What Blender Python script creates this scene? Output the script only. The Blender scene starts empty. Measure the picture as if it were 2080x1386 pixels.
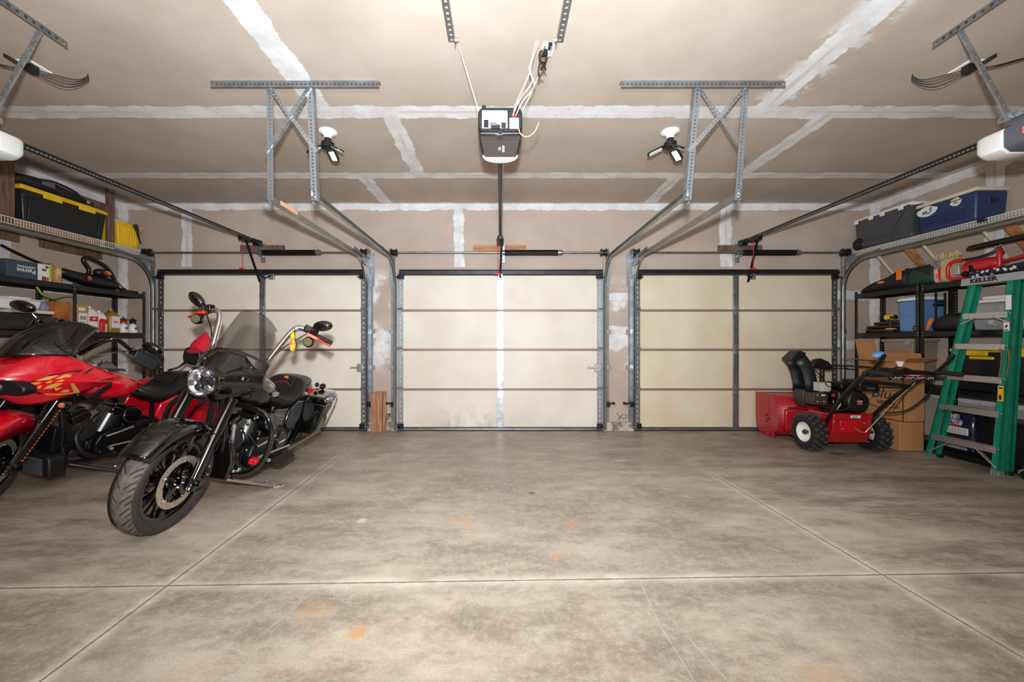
import bpy, math, random
from mathutils import Vector, Matrix, Euler
random.seed(7)
C = bpy.context.scene.collection
PI = math.pi
F = 820.0; CX = 1016.0; HY = 695.0; H = 1.19; W = 5.43; ZC = 3.05
XL, XR = -5.06, 5.02
V = Vector
def s2l(c):
    c = c/255.0
    return c/12.92 if c <= 0.04045 else ((c+0.055)/1.055)**2.4
def rgb(r, g, b): return (s2l(r), s2l(g), s2l(b), 1.0)

# ---------------------------------------------------------------- materials
class NT:
    def __init__(s, name):
        s.m = bpy.data.materials.new(name); s.m.use_nodes = True
        s.t = s.m.node_tree; s.b = s.t.nodes['Principled BSDF']; s.L = s.t.links.new
    def n(s, ty): return s.t.nodes.new(ty)
    def put(s, sock, v):
        if isinstance(v, (int, float)): sock.default_value = v
        elif isinstance(v, (tuple, list)): sock.default_value = v
        else: s.L(v, sock)
    def math(s, op, a, b=0.0, c=None, clamp=False):
        q = s.n('ShaderNodeMath'); q.operation = op; q.use_clamp = clamp
        s.put(q.inputs[0], a); s.put(q.inputs[1], b)
        if c is not None: s.put(q.inputs[2], c)
        return q.outputs[0]
    def pos(s, obj=False):
        if obj: v = s.n('ShaderNodeTexCoord').outputs['Object']
        else: v = s.n('ShaderNodeNewGeometry').outputs['Position']
        q = s.n('ShaderNodeSeparateXYZ'); s.L(v, q.inputs[0])
        return v, q.outputs[0], q.outputs[1], q.outputs[2]
    def noise(s, vec, scale, detail=4, rough=0.6, stretch=None):
        if stretch:
            mp = s.n('ShaderNodeMapping'); s.L(vec, mp.inputs[0]); mp.inputs['Scale'].default_value = stretch; vec = mp.outputs[0]
        q = s.n('ShaderNodeTexNoise'); q.inputs['Scale'].default_value = scale
        q.inputs['Detail'].default_value = detail; q.inputs['Roughness'].default_value = rough
        s.L(vec, q.inputs['Vector']); return q.outputs[0]
    def ramp(s, x, a, b, lo=0.0, hi=1.0):
        q = s.n('ShaderNodeMapRange'); q.interpolation_type = 'SMOOTHSTEP'
        s.put(q.inputs[0], x); q.inputs[1].default_value = a; q.inputs[2].default_value = b
        q.inputs[3].default_value = lo; q.inputs[4].default_value = hi; return q.outputs[0]
    def mix(s, f, a, b, mode='MIX'):
        q = s.n('ShaderNodeMix'); q.data_type = 'RGBA'; q.blend_type = mode
        s.put(q.inputs[0], f); s.put(q.inputs[6], a); s.put(q.inputs[7], b); return q.outputs[2]
    def band(s, x, c, hw, jit=None, soft=0.006):
        d = s.math('ABSOLUTE', s.math('SUBTRACT', x, c))
        if jit is not None: d = s.math('ADD', d, jit)
        return s.ramp(d, hw-soft, hw+soft, 1.0, 0.0)
    def rng(s, x, a, b, soft=0.01):
        return s.math('MULTIPLY', s.ramp(x, a-soft, a+soft), s.ramp(x, b-soft, b+soft, 1.0, 0.0))
    def mx(s, *a):
        r = a[0]
        for q in a[1:]: r = s.math('MAXIMUM', r, q)
        return r
    def bump(s, h, strength=0.2, dist=0.01):
        q = s.n('ShaderNodeBump'); q.inputs['Strength'].default_value = strength; q.inputs['Distance'].default_value = dist
        s.L(h, q.inputs['Height']); s.L(q.outputs[0], s.b.inputs['Normal'])

def mat(name, col, rough=0.5, metal=0.0, var=0.0, vs=8.0, bump=0.0, bs=60.0, coat=0.0, alpha=1.0, trans=0.0, ior=None, stretch=None, col2=None, rvar=0.0):
    t = NT(name); b = t.b
    c = rgb(*col)
    b.inputs['Base Color'].default_value = c
    b.inputs['Roughness'].default_value = rough; b.inputs['Metallic'].default_value = metal
    b.inputs['Coat Weight'].default_value = coat; b.inputs['Coat Roughness'].default_value = 0.04
    b.inputs['Alpha'].default_value = alpha; b.inputs['Transmission Weight'].default_value = trans
    if ior: b.inputs['IOR'].default_value = ior
    vec = t.pos(True)[0]
    if var or col2:
        nz = t.noise(vec, vs, 5, 0.65, stretch)
        c2 = rgb(*col2) if col2 else tuple(x*(1-var) for x in c[:3])+(1,)
        f = t.ramp(nz, 0.38, 0.66)
        t.L(t.mix(f, c, c2), b.inputs['Base Color'])
        if rvar: t.L(t.ramp(nz, 0.3, 0.7, rough-rvar, rough+rvar), b.inputs['Roughness'])
    if bump: t.bump(t.noise(vec, bs, 4, 0.6, stretch), bump, 0.004)
    return t.m

# ---------------------------------------------------------------- mesh builder
def basis(d):
    d = d.normalized(); a = V((0, 0, 1)) if abs(d.z) < 0.9 else V((1, 0, 0))
    u = d.cross(a).normalized(); return u, d.cross(u).normalized(), d
def catmull(pts, k=6, closed=False):
    P = [V(p) for p in pts]; n = len(P); out = []
    for i in range(n if closed else n-1):
        a = P[(i-1) % n] if (closed or i > 0) else P[0]*2-P[1]
        b = P[i]; c = P[(i+1) % n]
        d = P[(i+2) % n] if (closed or i+2 < n) else P[-1]*2-P[-2]
        for j in range(k):
            t = j/k; out.append(0.5*((2*b)+(c-a)*t+(2*a-5*b+4*c-d)*t*t+(3*b-a-3*c+d)*t**3))
    if not closed: out.append(P[-1])
    return out
class MB:
    def __init__(s): s.v = []; s.f = []
    def add(s, vs, fs):
        o = len(s.v); s.v.extend([tuple(p) for p in vs]); s.f.extend([tuple(i+o for i in q) for q in fs]); return s
    def bx(s, x0, x1, y0, y1, z0, z1, M=None):
        vs = [V((x, y, z)) for x in (x0, x1) for y in (y0, y1) for z in (z0, z1)]
        if M is not None: vs = [M @ p for p in vs]
        return s.add(vs, [(0, 1, 3, 2), (4, 6, 7, 5), (0, 4, 5, 1), (2, 3, 7, 6), (0, 2, 6, 4), (1, 5, 7, 3)])
    def box(s, c, sz, e=None):
        M = Matrix.Translation(V(c))
        if e is not None: M = M @ Euler(e).to_matrix().to_4x4()
        return s.bx(-sz[0]/2, sz[0]/2, -sz[1]/2, sz[1]/2, -sz[2]/2, sz[2]/2, M)
    def hexa(s, p):  # 8 corners: bottom 4 (ccw) then top 4
        return s.add(p, [(3, 2, 1, 0), (4, 5, 6, 7), (0, 1, 5, 4), (1, 2, 6, 5), (2, 3, 7, 6), (3, 0, 4, 7)])
    def bar(s, p0, p1, w, t, up=(0, 0, 1)):   # rectangular bar from p0 to p1, w across, t along up
        p0 = V(p0); p1 = V(p1); d = (p1-p0).normalized(); up = V(up)
        x = d.cross(up).normalized(); y = x.cross(d).normalized()
        q = []
        for P in (p0, p1):
            for a, b in ((-1, -1), (1, -1), (1, 1), (-1, 1)): q.append(P+x*(a*w/2)+y*(b*t/2))
        return s.hexa(q)
    def loft(s, rings, cap=True, closed=False):
        o = []; n = len(rings[0])
        for r in rings: o.extend(r)
        fs = []; m = len(rings)
        for i in range(m if closed else m-1):
            a = i*n; b = ((i+1) % m)*n
            for j in range(n): fs.append((a+j, a+(j+1) % n, b+(j+1) % n, b+j))
        if cap and not closed: fs.append(tuple(range(n-1, -1, -1))); fs.append(tuple(range((m-1)*n, m*n)))
        return s.add(o, fs)
    def cyl(s, p0, p1, r0, r1=None, n=16, cap=True):
        p0 = V(p0); p1 = V(p1); r1 = r0 if r1 is None else r1
        u, w, d = basis(p1-p0)
        R = lambda p, r: [p+u*(r*math.cos(2*PI*i/n))+w*(r*math.sin(2*PI*i/n)) for i in range(n)]
        return s.loft([R(p0, r0), R(p1, r1)], cap)
    def tube(s, pts, r, n=8, k=0, closed=False, flat=1.0):
        P = catmull(pts, k, closed) if k else [V(p) for p in pts]
        m = len(P); rings = []; pu = None
        for i in range(m):
            if closed: d = P[(i+1) % m]-P[i-1]
            else: d = P[min(i+1, m-1)]-P[max(i-1, 0)]
            if d.length < 1e-9: d = V((0, 0, 1))
            d.normalize()
            if pu is None: u = basis(d)[0]
            else:
                u = pu-d*pu.dot(d)
                if u.length < 1e-6: u = basis(d)[0]
                u.normalize()
            pu = u; w = d.cross(u)
            rr = r if isinstance(r, (int, float)) else r[0]+(r[-1]-r[0])*i/(m-1) if len(r) == 2 else r[min(i*len(r)//m, len(r)-1)]
            rings.append([P[i]+u*(rr*math.cos(2*PI*j/n))+w*(rr*flat*math.sin(2*PI*j/n)) for j in range(n)])
        return s.loft(rings, True, closed)
    def lathe(s, prof, o, ax, n=24, a0=0.0, a1=2*PI, cap=True):
        o = V(o); u, w, d = basis(V(ax)); full = abs(a1-a0-2*PI) < 1e-6; m = n if full else n+1
        vs = []; fs = []
        for (r, h) in prof:
            for i in range(m):
                a = a0+(a1-a0)*i/n; vs.append(o+d*h+u*(r*math.cos(a))+w*(r*math.sin(a)))
        for k in range(len(prof)-1):
            for i in range(n):
                j = (i+1) % m; fs.append((k*m+i, k*m+j, (k+1)*m+j, (k+1)*m+i))
        if full and cap:
            if prof[0][0] > 1e-6: fs.append(tuple(range(m-1, -1, -1)))
            if prof[-1][0] > 1e-6: fs.append(tuple(range((len(prof)-1)*m, len(prof)*m)))
        return s.add(vs, fs)
    def prism(s, poly, o, u, v, w):   # polygon in u,v plane extruded by vector w
        o = V(o); u = V(u); v = V(v); w = V(w)
        A = [o+u*a+v*b for a, b in poly]
        return s.loft([A, [p+w for p in A]])
    def ell(s, c, r, n=16, m=10, M=None):
        vs = []; fs = []; c = V(c)
        for i in range(m+1):
            t = PI*i/m
            for j in range(n):
                a = 2*PI*j/n; p = V((r[0]*math.sin(t)*math.cos(a), r[1]*math.sin(t)*math.sin(a), r[2]*math.cos(t)))
                if M is not None: p = M @ p
                vs.append(c+p)
        for i in range(m):
            for j in range(n): fs.append((i*n+j, (i+1)*n+j, (i+1)*n+(j+1) % n, i*n+(j+1) % n))
        return s.add(vs, fs)
    def grid(s, fn, nu, nv, thick=None):
        vs = [V(fn(i/nu, j/nv)) for i in range(nu+1) for j in range(nv+1)]
        fs = [(i*(nv+1)+j, (i+1)*(nv+1)+j, (i+1)*(nv+1)+j+1, i*(nv+1)+j+1) for i in range(nu) for j in range(nv)]
        return s.add(vs, fs)
    def perf(s, p0, p1, wv, pitch=0.025, hole=0.011, t=0.002, rows=1, hw=None):
        # perforated strip: from p0 to p1, width vector wv, real square-ish holes, thickness t
        p0 = V(p0); p1 = V(p1); wv = V(wv); L = (p1-p0).length; d = (p1-p0)/L; wn = wv.normalized(); nn = d.cross(wn)*t
        k = max(1, round(L/pitch)); pt = L/k; w = wv.length/rows; hw = hw or hole
        for r in range(rows):
            b0 = p0+wn*(w*r)
            for i in range(k):
                c = b0+d*(pt*(i+0.5))+wn*(w/2)
                O = [c+d*(a*pt/2)+wn*(b*w/2) for a, b in ((-1, -1), (1, -1), (1, 1), (-1, 1))]
                I = [c+d*(a*hole/2)+wn*(b*hw/2) for a, b in ((-1, -1), (1, -1), (1, 1), (-1, 1))]
                vs = O+I+[q+nn for q in O]+[q+nn for q in I]; fs = []
                for j in range(4):
                    m = (j+1) % 4
                    fs += [(j, 4+j, 4+m, m), (8+j, 8+m, 12+m, 12+j), (4+j, 12+j, 12+m, 4+m)]
                fs += [(0, 1, 9, 8), (2, 3, 11, 10)]
                if i == 0: fs.append((3, 0, 8, 11))
                if i == k-1: fs.append((1, 2, 10, 9))
                s.add(vs, fs)
        return s
    def build(s, name, m, parent=None, bevel=0.0, seg=2, smooth=True, angle=40, sub=0, solid=0.0, label=None, cat=None, group=None, kind=None, mats=None):
        me = bpy.data.meshes.new(name); me.from_pydata(s.v, [], s.f)
        me.materials.append(m)
        if smooth:
            me.polygons.foreach_set('use_smooth', [True]*len(me.polygons))
        me.update()
        import bmesh
        b = bmesh.new(); b.from_mesh(me); bmesh.ops.recalc_face_normals(b, faces=b.faces); b.to_mesh(me); b.free()
        if smooth and not sub: me.set_sharp_from_angle(angle=math.radians(angle))
        o = bpy.data.objects.new(name, me); C.objects.link(o)
        if parent: o.parent = parent
        if solid:
            q = o.modifiers.new('Solid', 'SOLIDIFY'); q.thickness = solid; q.offset = 0
        if sub:
            q = o.modifiers.new('Sub', 'SUBSURF'); q.levels = sub; q.render_levels = sub
        if bevel:
            q = o.modifiers.new('Bevel', 'BEVEL'); q.width = bevel; q.segments = seg; q.limit_method = 'ANGLE'; q.angle_limit = math.radians(38)
        tag(o, label, cat, group, kind)
        return o
def tag(o, label=None, cat=None, group=None, kind=None):
    if label: o['label'] = label
    if cat: o['category'] = cat
    if group: o['group'] = group
    if kind: o['kind'] = kind
    return o
def thing(name, loc, label, cat, rz=0.0, group=None, rot=None, kind=None):
    o = bpy.data.objects.new(name, None); C.objects.link(o); o.location = loc
    o.rotation_euler = rot if rot is not None else (0, 0, rz)
    o.empty_display_size = 0.1
    return tag(o, label, cat, group, kind)
def copy_tree(o, parent=None):
    c = o.copy(); C.objects.link(c)
    if parent: c.parent = parent
    for ch in list(o.children): copy_tree(ch, c)
    return c
def text(txt, size, o, u, v, m, name, parent=None, ext=0.0006, label=None, sx=1.0, align='CENTER', bold=0.0, shear=0.0):
    cu = bpy.data.curves.new(name, 'FONT'); cu.body = txt; cu.size = size; cu.align_x = align; cu.align_y = 'CENTER'
    cu.extrude = ext; cu.offset = bold; cu.shear = shear; cu.resolution_u = 3
    tmp = bpy.data.objects.new('tmp', cu); C.objects.link(tmp)
    dg = bpy.context.evaluated_depsgraph_get(); me = bpy.data.meshes.new_from_object(tmp.evaluated_get(dg))
    bpy.data.objects.remove(tmp)
    u = V(u).normalized(); v = V(v).normalized(); w = u.cross(v)
    M = Matrix((u*sx, v, w)).transposed().to_4x4(); M.translation = V(o)
    me.transform(M); me.name = name; me.materials.clear(); me.materials.append(m)
    ob = bpy.data.objects.new(name, me); C.objects.link(ob)
    if parent: ob.parent = parent
    if label: ob['label'] = label
    return ob
def rrect(w, h, r, k=4):
    out = []
    for cx, cy, a in ((w/2-r, h/2-r, 0), (-w/2+r, h/2-r, PI/2), (-w/2+r, -h/2+r, PI), (w/2-r, -h/2+r, 1.5*PI)):
        for i in range(k+1):
            t = a+PI/2*i/k; out.append((cx+r*math.cos(t), cy+r*math.sin(t)))
    return out
def P(px, py, d): return V(((px-CX)*d/F, d, H+(HY-py)*d/F))

M_ = {}
M_['galv'] = mat('galvanized_steel', (176, 180, 184), 0.42, 0.85, var=0.35, vs=14, rvar=0.1)
M_['galv_dark'] = mat('darker_galvanized_steel', (150, 153, 156), 0.42, 0.85, var=0.3, vs=10)  # darker copy; on the outer doors' stiles it stands for less flash light
M_['track'] = mat('track_steel', (160, 164, 160), 0.3, 0.9, var=0.2, vs=6)
M_['dark_steel'] = mat('dark_steel', (60, 60, 64), 0.4, 0.8, var=0.3)
M_['black_metal'] = mat('black_powder_metal', (24, 24, 26), 0.38, 0.2)
M_['black'] = mat('black_plastic', (20, 20, 21), 0.42)
M_['black_soft'] = mat('black_rubber', (28, 27, 27), 0.7, bump=0.2, bs=90)
M_['gloss'] = mat('gloss_black_paint', (8, 8, 9), 0.14, coat=1.0)
M_['black_engine'] = mat('wrinkle_black', (22, 22, 23), 0.34, 0.5, bump=0.15, bs=200)
M_['chrome'] = mat('chrome', (225, 226, 230), 0.08, 1.0)
M_['red'] = mat('gloss_red_paint', (222, 8, 38), 0.22, coat=1.0)
M_['redp'] = mat('red_plastic', (205, 18, 34), 0.35)
M_['white'] = mat('white_plastic', (232, 230, 226), 0.4)
M_['seat'] = mat('black_leather', (22, 21, 22), 0.38, bump=0.25, bs=140)
M_['tire'] = mat('tire_rubber', (62, 57, 53), 0.75, var=0.35, vs=12, bump=0.2, bs=80)
M_['orange'] = mat('orange_anodized', (235, 70, 30), 0.3, 0.3)
M_['wood_v'] = mat('brown_pine_block', (176, 124, 88), 0.65, col2=(138, 92, 62), vs=5, stretch=(8, 8, 1), bump=0.2)
M_['wood'] = mat('pine_wood', (192, 132, 86), 0.6, col2=(160, 100, 62), vs=4, stretch=(1, 6, 8), bump=0.2)
M_['wood_dark'] = mat('dark_stud_wood', (120, 92, 74), 0.7, col2=(86, 62, 50), vs=4, stretch=(8, 8, 1), bump=0.3)
M_['cardboard'] = mat('cardboard', (196, 138, 88), 0.75, var=0.14, vs=5, bump=0.1, bs=120)
M_['cardboard_in'] = mat('cardboard_inside', (166, 116, 76), 0.8, var=0.12, vs=5)
M_['yellow'] = mat('yellow_plastic', (238, 190, 30), 0.4, var=0.08)
M_['wire'] = mat('white_coated_wire', (228, 222, 215), 0.35)
M_['paper'] = mat('white_paper', (225, 224, 220), 0.6)
M_['cream'] = mat('cream_plastic', (222, 212, 186), 0.45)
M_['green'] = mat('green_fiberglass', (18, 140, 108), 0.5, var=0.22, vs=9, bump=0.15, bs=150)
M_['alu'] = mat('brushed_aluminium', (200, 196, 192), 0.38, 0.75, var=0.25, vs=20, stretch=(1, 6, 1))
M_['grey'] = mat('grey_plastic', (92, 92, 97), 0.45)
M_['lime'] = mat('lime_plastic', (170, 205, 40), 0.45)
M_['orange_p'] = mat('orange_plastic', (232, 120, 30), 0.45)
# ================================================================ ROOM
DOORS = [(-4.585, -1.79), (-1.375, 1.375), (1.80, 4.52)]
DZ = 2.105; YB = -2.6
def drywall(name, bands, base=(190, 172, 157), extra=None):
    """bands: (axis, centre, halfwidth, other axis, lo, hi) joint compound strips"""
    t = NT(name); vec, x, y, z = t.pos(); ax = {'x': x, 'y': y, 'z': z}
    n1 = t.noise(vec, 5.0, 6, 0.7); n2 = t.noise(vec, 1.3, 5, 0.6); n3 = t.noise(vec, 30, 3)
    jit = t.math('MULTIPLY', t.math('SUBTRACT', n1, 0.5), 0.11)
    m = None; core = None
    for (a, c, hw, b, lo, hi) in bands:
        k = t.math('MULTIPLY', t.band(ax[a], c, hw, jit), t.rng(ax[b], lo, hi))
        q = t.math('MULTIPLY', t.math('MULTIPLY', t.band(ax[a], c, 0.012, jit), t.rng(ax[b], lo, hi)), t.ramp(n2, 0.45, 0.6))
        m = k if m is None else t.math('MAXIMUM', m, k)
        core = q if core is None else t.math('MAXIMUM', core, q)
    c1 = t.mix(t.ramp(n2, 0.3, 0.7), rgb(*base), rgb(base[0]-14, base[1]-14, base[2]-15))
    tape = t.mix(t.ramp(n1, 0.35, 0.65), rgb(226, 222, 220), rgb(206, 200, 196))
    # screw heads
    vo = t.n('ShaderNodeTexVoronoi'); vo.feature = 'F1'; vo.inputs['Scale'].default_value = 1.7; vo.inputs['Randomness'].default_value = 0.8; t.L(vec, vo.inputs['Vector'])
    dots = t.ramp(vo.outputs['Distance'], 0.010, 0.018, 0.75, 0.0)
    if extra: m = extra(t, m, vec, x, y, z, n1, n2, jit)
    col = t.mix(m, c1, tape) if m is not None else c1
    if core is not None: col = t.mix(t.math('MULTIPLY', core, 0.55), col, rgb(*base))
    col = t.mix(dots, col, rgb(110, 96, 84))
    t.L(col, t.b.inputs['Base Color']); t.b.inputs['Roughness'].default_value = 0.85
    t.b.inputs['Specular IOR Level'].default_value = 0.2
    t.bump(n3, 0.06, 0.004)
    return t.m
BIG = 50
def ceil_extra(t, m, vec, x, y, z, n1, n2, jit):
    k = t.math('MULTIPLY', t.band(y, W, 0.05, jit), 1.0)
    s1 = t.math('MULTIPLY', t.band(x, XL, 0.09, jit), 1.0); s2 = t.band(x, XR, 0.09, jit)
    wide = t.math('MULTIPLY', t.math('MULTIPLY', t.band(x, 2.12, 0.17, t.math('MULTIPLY', jit, 3.0), 0.06), t.rng(y, -3, 3.1)), t.ramp(n1, 0.48, 0.56))
    return t.mx(m, k, s1, s2, wide)
m_ceil = drywall('ceiling_drywall', [('y', 3.266, 0.085, 'x', -BIG, BIG), ('y', 4.51, 0.075, 'x', -BIG, BIG), ('y', 2.04, 0.09, 'x', -BIG, BIG), ('y', 0.8, .09, 'x', -BIG, BIG),
    ('x', -1.53, 0.075, 'y', 4.51, 5.6), ('x', 1.99, 0.075, 'y', 4.51, 5.6), ('x', -0.905, 0.075, 'y', 3.266, 4.51), ('x', 2.685, 0.075, 'y', 3.266, 4.51),
    ('x', -1.43, 0.09, 'y', 2.04, 3.266), ('x', 2.11, 0.09, 'y', 2.04, 3.266)], extra=ceil_extra)
def wall_extra(t, m, vec, x, y, z, n1, n2, jit):
    top = t.band(z, ZC, 0.085, jit)
    cnr = t.mx(t.band(x, XL, 0.05, jit), t.band(x, XR, 0.05, jit))
    sm = t.ramp(t.noise(vec, 3.2, 3, 0.5), 0.47, 0.58)
    p1 = t.math('MULTIPLY', t.math('MULTIPLY', t.rng(x, -1.75, -1.47, 0.05), t.rng(z, 0.85, 2.1, 0.12)), sm)
    sm2 = t.ramp(t.noise(vec, 4.1, 3, 0.5), 0.5, 0.62)
    p2 = t.math('MULTIPLY', t.math('MULTIPLY', t.rng(x, 1.44, 1.74, 0.05), t.rng(z, 0.85, 2.0, 0.1)), sm2)
    p3 = t.math('MULTIPLY', t.rng(x, 1.4, 1.8), t.mx(t.band(z, 1.80, 0.05, jit), t.band(z, 1.36, 0.05, jit)))
    p4 = t.math('MULTIPLY', t.rng(x, -1.8, -1.4), t.band(z, 1.28, 0.04, jit))
    p5 = t.math('MULTIPLY', t.rng(x, 4.5, 5.1), t.mx(t.band(z, 1.82, 0.06, jit), t.band(z, 1.15, 0.06, jit)))
    return t.mx(m, top, cnr, p1, p2, p3, p4, p5)
m_back = drywall('door_wall_drywall', [('x', -4.21, 0.07, 'z', 2.2, 3.1), ('x', -0.556, 0.065, 'z', 2.2, 3.1), ('x', 3.04, 0.08, 'z', 2.2, 3.1)], base=(190, 170, 156), extra=wall_extra)
def side_extra(t, m, vec, x, y, z, n1, n2, jit):
    return t.mx(m, t.band(z, ZC, 0.1, jit), t.band(y, W, 0.09, jit))
m_side = drywall('side_wall_drywall', [('z', 1.83, 0.08, 'y', -BIG, BIG), ('z', 0.61, 0.07, 'y', -BIG, BIG), ('y', 4.1, 0.08, 'z', 1.83, 3.1), ('y', 2.7, .08, 'z', .6, 1.83)], extra=side_extra)
m_front = drywall('rear_wall_drywall', [('z', 1.22, 0.08, 'x', -BIG, BIG)])

def floor_mat():
    t = NT('polished_concrete'); vec, x, y, z = t.pos()
    big = t.noise(vec, 0.5, 6, 0.6); mid = t.noise(vec, 2.0, 9, 0.72, (0.6, 1.25, 1)); med = t.noise(vec, 6.5, 8, 0.75, (0.7, 1.3, 1))
    fine = t.noise(vec, 22, 8, 0.8); gr = t.noise(vec, 110, 4, 0.75); spk = t.noise(vec, 34, 6, 0.8)
    base = t.mix(t.ramp(mid, 0.36, 0.62), rgb(154, 140, 124), rgb(202, 188, 171))
    base = t.mix(t.math('MULTIPLY', t.ramp(big, 0.40, 0.62), 0.55), base, rgb(126, 113, 98))
    base = t.mix(t.math('MULTIPLY', t.ramp(med, 0.50, 0.66), 0.42), base, rgb(206, 195, 180))
    base = t.mix(t.math('MULTIPLY', t.ramp(med, 0.48, 0.34, 0.0, 1.0), 0.42), base, rgb(126, 112, 97))
    base = t.mix(t.math('MULTIPLY', t.ramp(fine, 0.45, 0.62), 0.38), base, rgb(208, 198, 184))
    base = t.mix(t.math('MULTIPLY', t.ramp(gr, 0.42, 0.6), 0.22), base, rgb(122, 108, 94))
    base = t.mix(t.math('MULTIPLY', t.ramp(spk, 0.60, 0.70), 0.55), base, rgb(104, 90, 77))
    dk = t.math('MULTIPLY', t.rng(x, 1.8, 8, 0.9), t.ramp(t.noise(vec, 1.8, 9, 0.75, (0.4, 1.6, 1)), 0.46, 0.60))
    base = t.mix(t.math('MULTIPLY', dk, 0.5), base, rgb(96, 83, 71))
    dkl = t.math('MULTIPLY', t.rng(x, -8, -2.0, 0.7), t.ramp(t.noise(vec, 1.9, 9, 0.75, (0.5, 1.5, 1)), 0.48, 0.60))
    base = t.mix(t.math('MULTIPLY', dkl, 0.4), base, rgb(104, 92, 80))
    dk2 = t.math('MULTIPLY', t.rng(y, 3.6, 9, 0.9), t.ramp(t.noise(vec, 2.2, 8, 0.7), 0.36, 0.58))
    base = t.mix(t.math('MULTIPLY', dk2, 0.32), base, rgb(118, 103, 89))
    def G(px, py): d = H*F/(py-HY); return ((px-CX)*d/F, d)
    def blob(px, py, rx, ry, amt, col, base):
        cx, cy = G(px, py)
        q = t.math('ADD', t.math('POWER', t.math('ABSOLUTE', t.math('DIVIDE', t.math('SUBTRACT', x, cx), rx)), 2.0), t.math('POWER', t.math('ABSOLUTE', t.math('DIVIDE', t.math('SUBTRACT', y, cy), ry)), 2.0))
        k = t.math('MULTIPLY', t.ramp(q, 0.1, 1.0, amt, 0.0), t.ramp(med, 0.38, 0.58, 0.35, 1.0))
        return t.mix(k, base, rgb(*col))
    for b_ in ((727, 1285, .05, .05, .85, (204, 146, 84)), (640, 1240, .10, .07, .35, (204, 160, 110)), (930, 1056, .13, .02, .8, (206, 142, 82)), (945, 1070, .05, .07, .4, (206, 150, 92)), (1130, 1130, .035, .04, .7, (208, 150, 94)), (1165, 1070, .05, .05, .6, (206, 148, 90)),
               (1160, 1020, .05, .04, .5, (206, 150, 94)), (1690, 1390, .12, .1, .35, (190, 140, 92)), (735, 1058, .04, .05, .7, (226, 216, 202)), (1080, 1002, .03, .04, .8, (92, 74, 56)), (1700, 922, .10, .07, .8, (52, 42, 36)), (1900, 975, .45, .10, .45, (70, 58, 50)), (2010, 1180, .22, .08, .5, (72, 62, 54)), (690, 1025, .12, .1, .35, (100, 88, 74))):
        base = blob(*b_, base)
    # saw-cut joints, slightly out of square, with worn pale edges
    jt = t.math('MULTIPLY', t.math('SUBTRACT', fine, 0.5), 0.012); jw = t.math('MULTIPLY', t.math('SUBTRACT', med, 0.5), 0.16)
    a = t.math('SUBTRACT', t.math('SUBTRACT', y, t.math('MULTIPLY', x, 0.026)), 2.012)
    b = t.math('ADD', x, t.math('ADD', 1.625, t.math('MULTIPLY', t.math('SUBTRACT', y, 2.0), 0.022)))
    c = t.math('SUBTRACT', x, t.math('SUBTRACT', 1.955, t.math('MULTIPLY', t.math('SUBTRACT', y, 2.0), 0.03)))
    halo = None; line = None
    for q in (a, b, c):
        h = t.band(q, 0, 0.03, jw, 0.04); l = t.band(q, 0, 0.005, jt, 0.003)
        halo = h if halo is None else t.mx(halo, h); line = l if line is None else t.mx(line, l)
    near = t.ramp(y, 2.6, 4.6, 1.0, 0.3)
    base = t.mix(t.math('MULTIPLY', t.math('MULTIPLY', t.math('MULTIPLY', halo, 0.75), near), t.ramp(mid, 0.4, 0.6, 0.5, 1.0)), base, rgb(226, 217, 204))
    base = t.mix(t.math('MULTIPLY', line, 0.85), base, rgb(132, 90, 66))
    # pale scratches (straight drag marks)
    sc = None
    for (x0, y0, x1, y1) in ((1303, 1188, 1340, 1270), (1340, 1270, 1412, 1386), (1330, 1220, 1480, 1386), (1020, 945, 1560, 1078), (640, 1200, 520, 1300), (1480, 1040, 1690, 1110), (780, 985, 860, 1060)):
        p0 = G(x0, y0); p1 = G(x1, y1); dx, dy = p1[0]-p0[0], p1[1]-p0[1]; L = math.hypot(dx, dy); nx, ny = -dy/L, dx/L
        dd = t.math('ADD', t.math('MULTIPLY', t.math('SUBTRACT', x, p0[0]), nx), t.math('MULTIPLY', t.math('SUBTRACT', y, p0[1]), ny))
        al = t.math('ADD', t.math('MULTIPLY', t.math('SUBTRACT', x, p0[0]), dx/L), t.math('MULTIPLY', t.math('SUBTRACT', y, p0[1]), dy/L))
        k = t.math('MULTIPLY', t.band(dd, 0, 0.0014, jt, 0.0012), t.rng(al, 0, L, 0.03)); k = t.math('MULTIPLY', k, t.ramp(med, 0.35, 0.5, 0.3, 1.0))
        sc = k if sc is None else t.mx(sc, k)
    base = t.mix(t.math('MULTIPLY', sc, 0.42), base, rgb(236, 230, 220))
    t.L(base, t.b.inputs['Base Color'])
    t.L(t.ramp(mid, 0.3, 0.7, 0.36, 0.58), t.b.inputs['Roughness'])
    h = t.math('SUBTRACT', gr, t.math('MULTIPLY', line, 4.0)); t.bump(h, 0.15, 0.004)
    return t.m
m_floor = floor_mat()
def structure(name, m, fn):
    b = MB(); fn(b); return b.build(name, m, smooth=False, kind='structure')
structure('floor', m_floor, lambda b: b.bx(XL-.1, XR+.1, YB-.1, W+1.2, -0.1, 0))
structure('ceiling', m_ceil, lambda b: b.bx(XL-.1, XR+.1, YB-.1, W+.15, ZC, ZC+0.1))
structure('wall_left', m_side, lambda b: b.bx(XL-.1, XL, YB, W, 0, ZC))
structure('wall_right', m_side, lambda b: b.bx(XR, XR+.1, YB, W, 0, ZC))
structure('wall_front', m_front, lambda b: b.bx(XL, XR, YB-.1, YB, 0, ZC))
def back(b):
    b.bx(XL-.1, XR+.1, W, W+.14, DZ, ZC)
    xs = [XL-.1]+[q for d in DOORS for q in d]+[XR+.1]
    for i in range(0, 8, 2): b.bx(xs[i], xs[i+1], W, W+.14, 0, DZ)
structure('wall_back', m_back, back)
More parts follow.
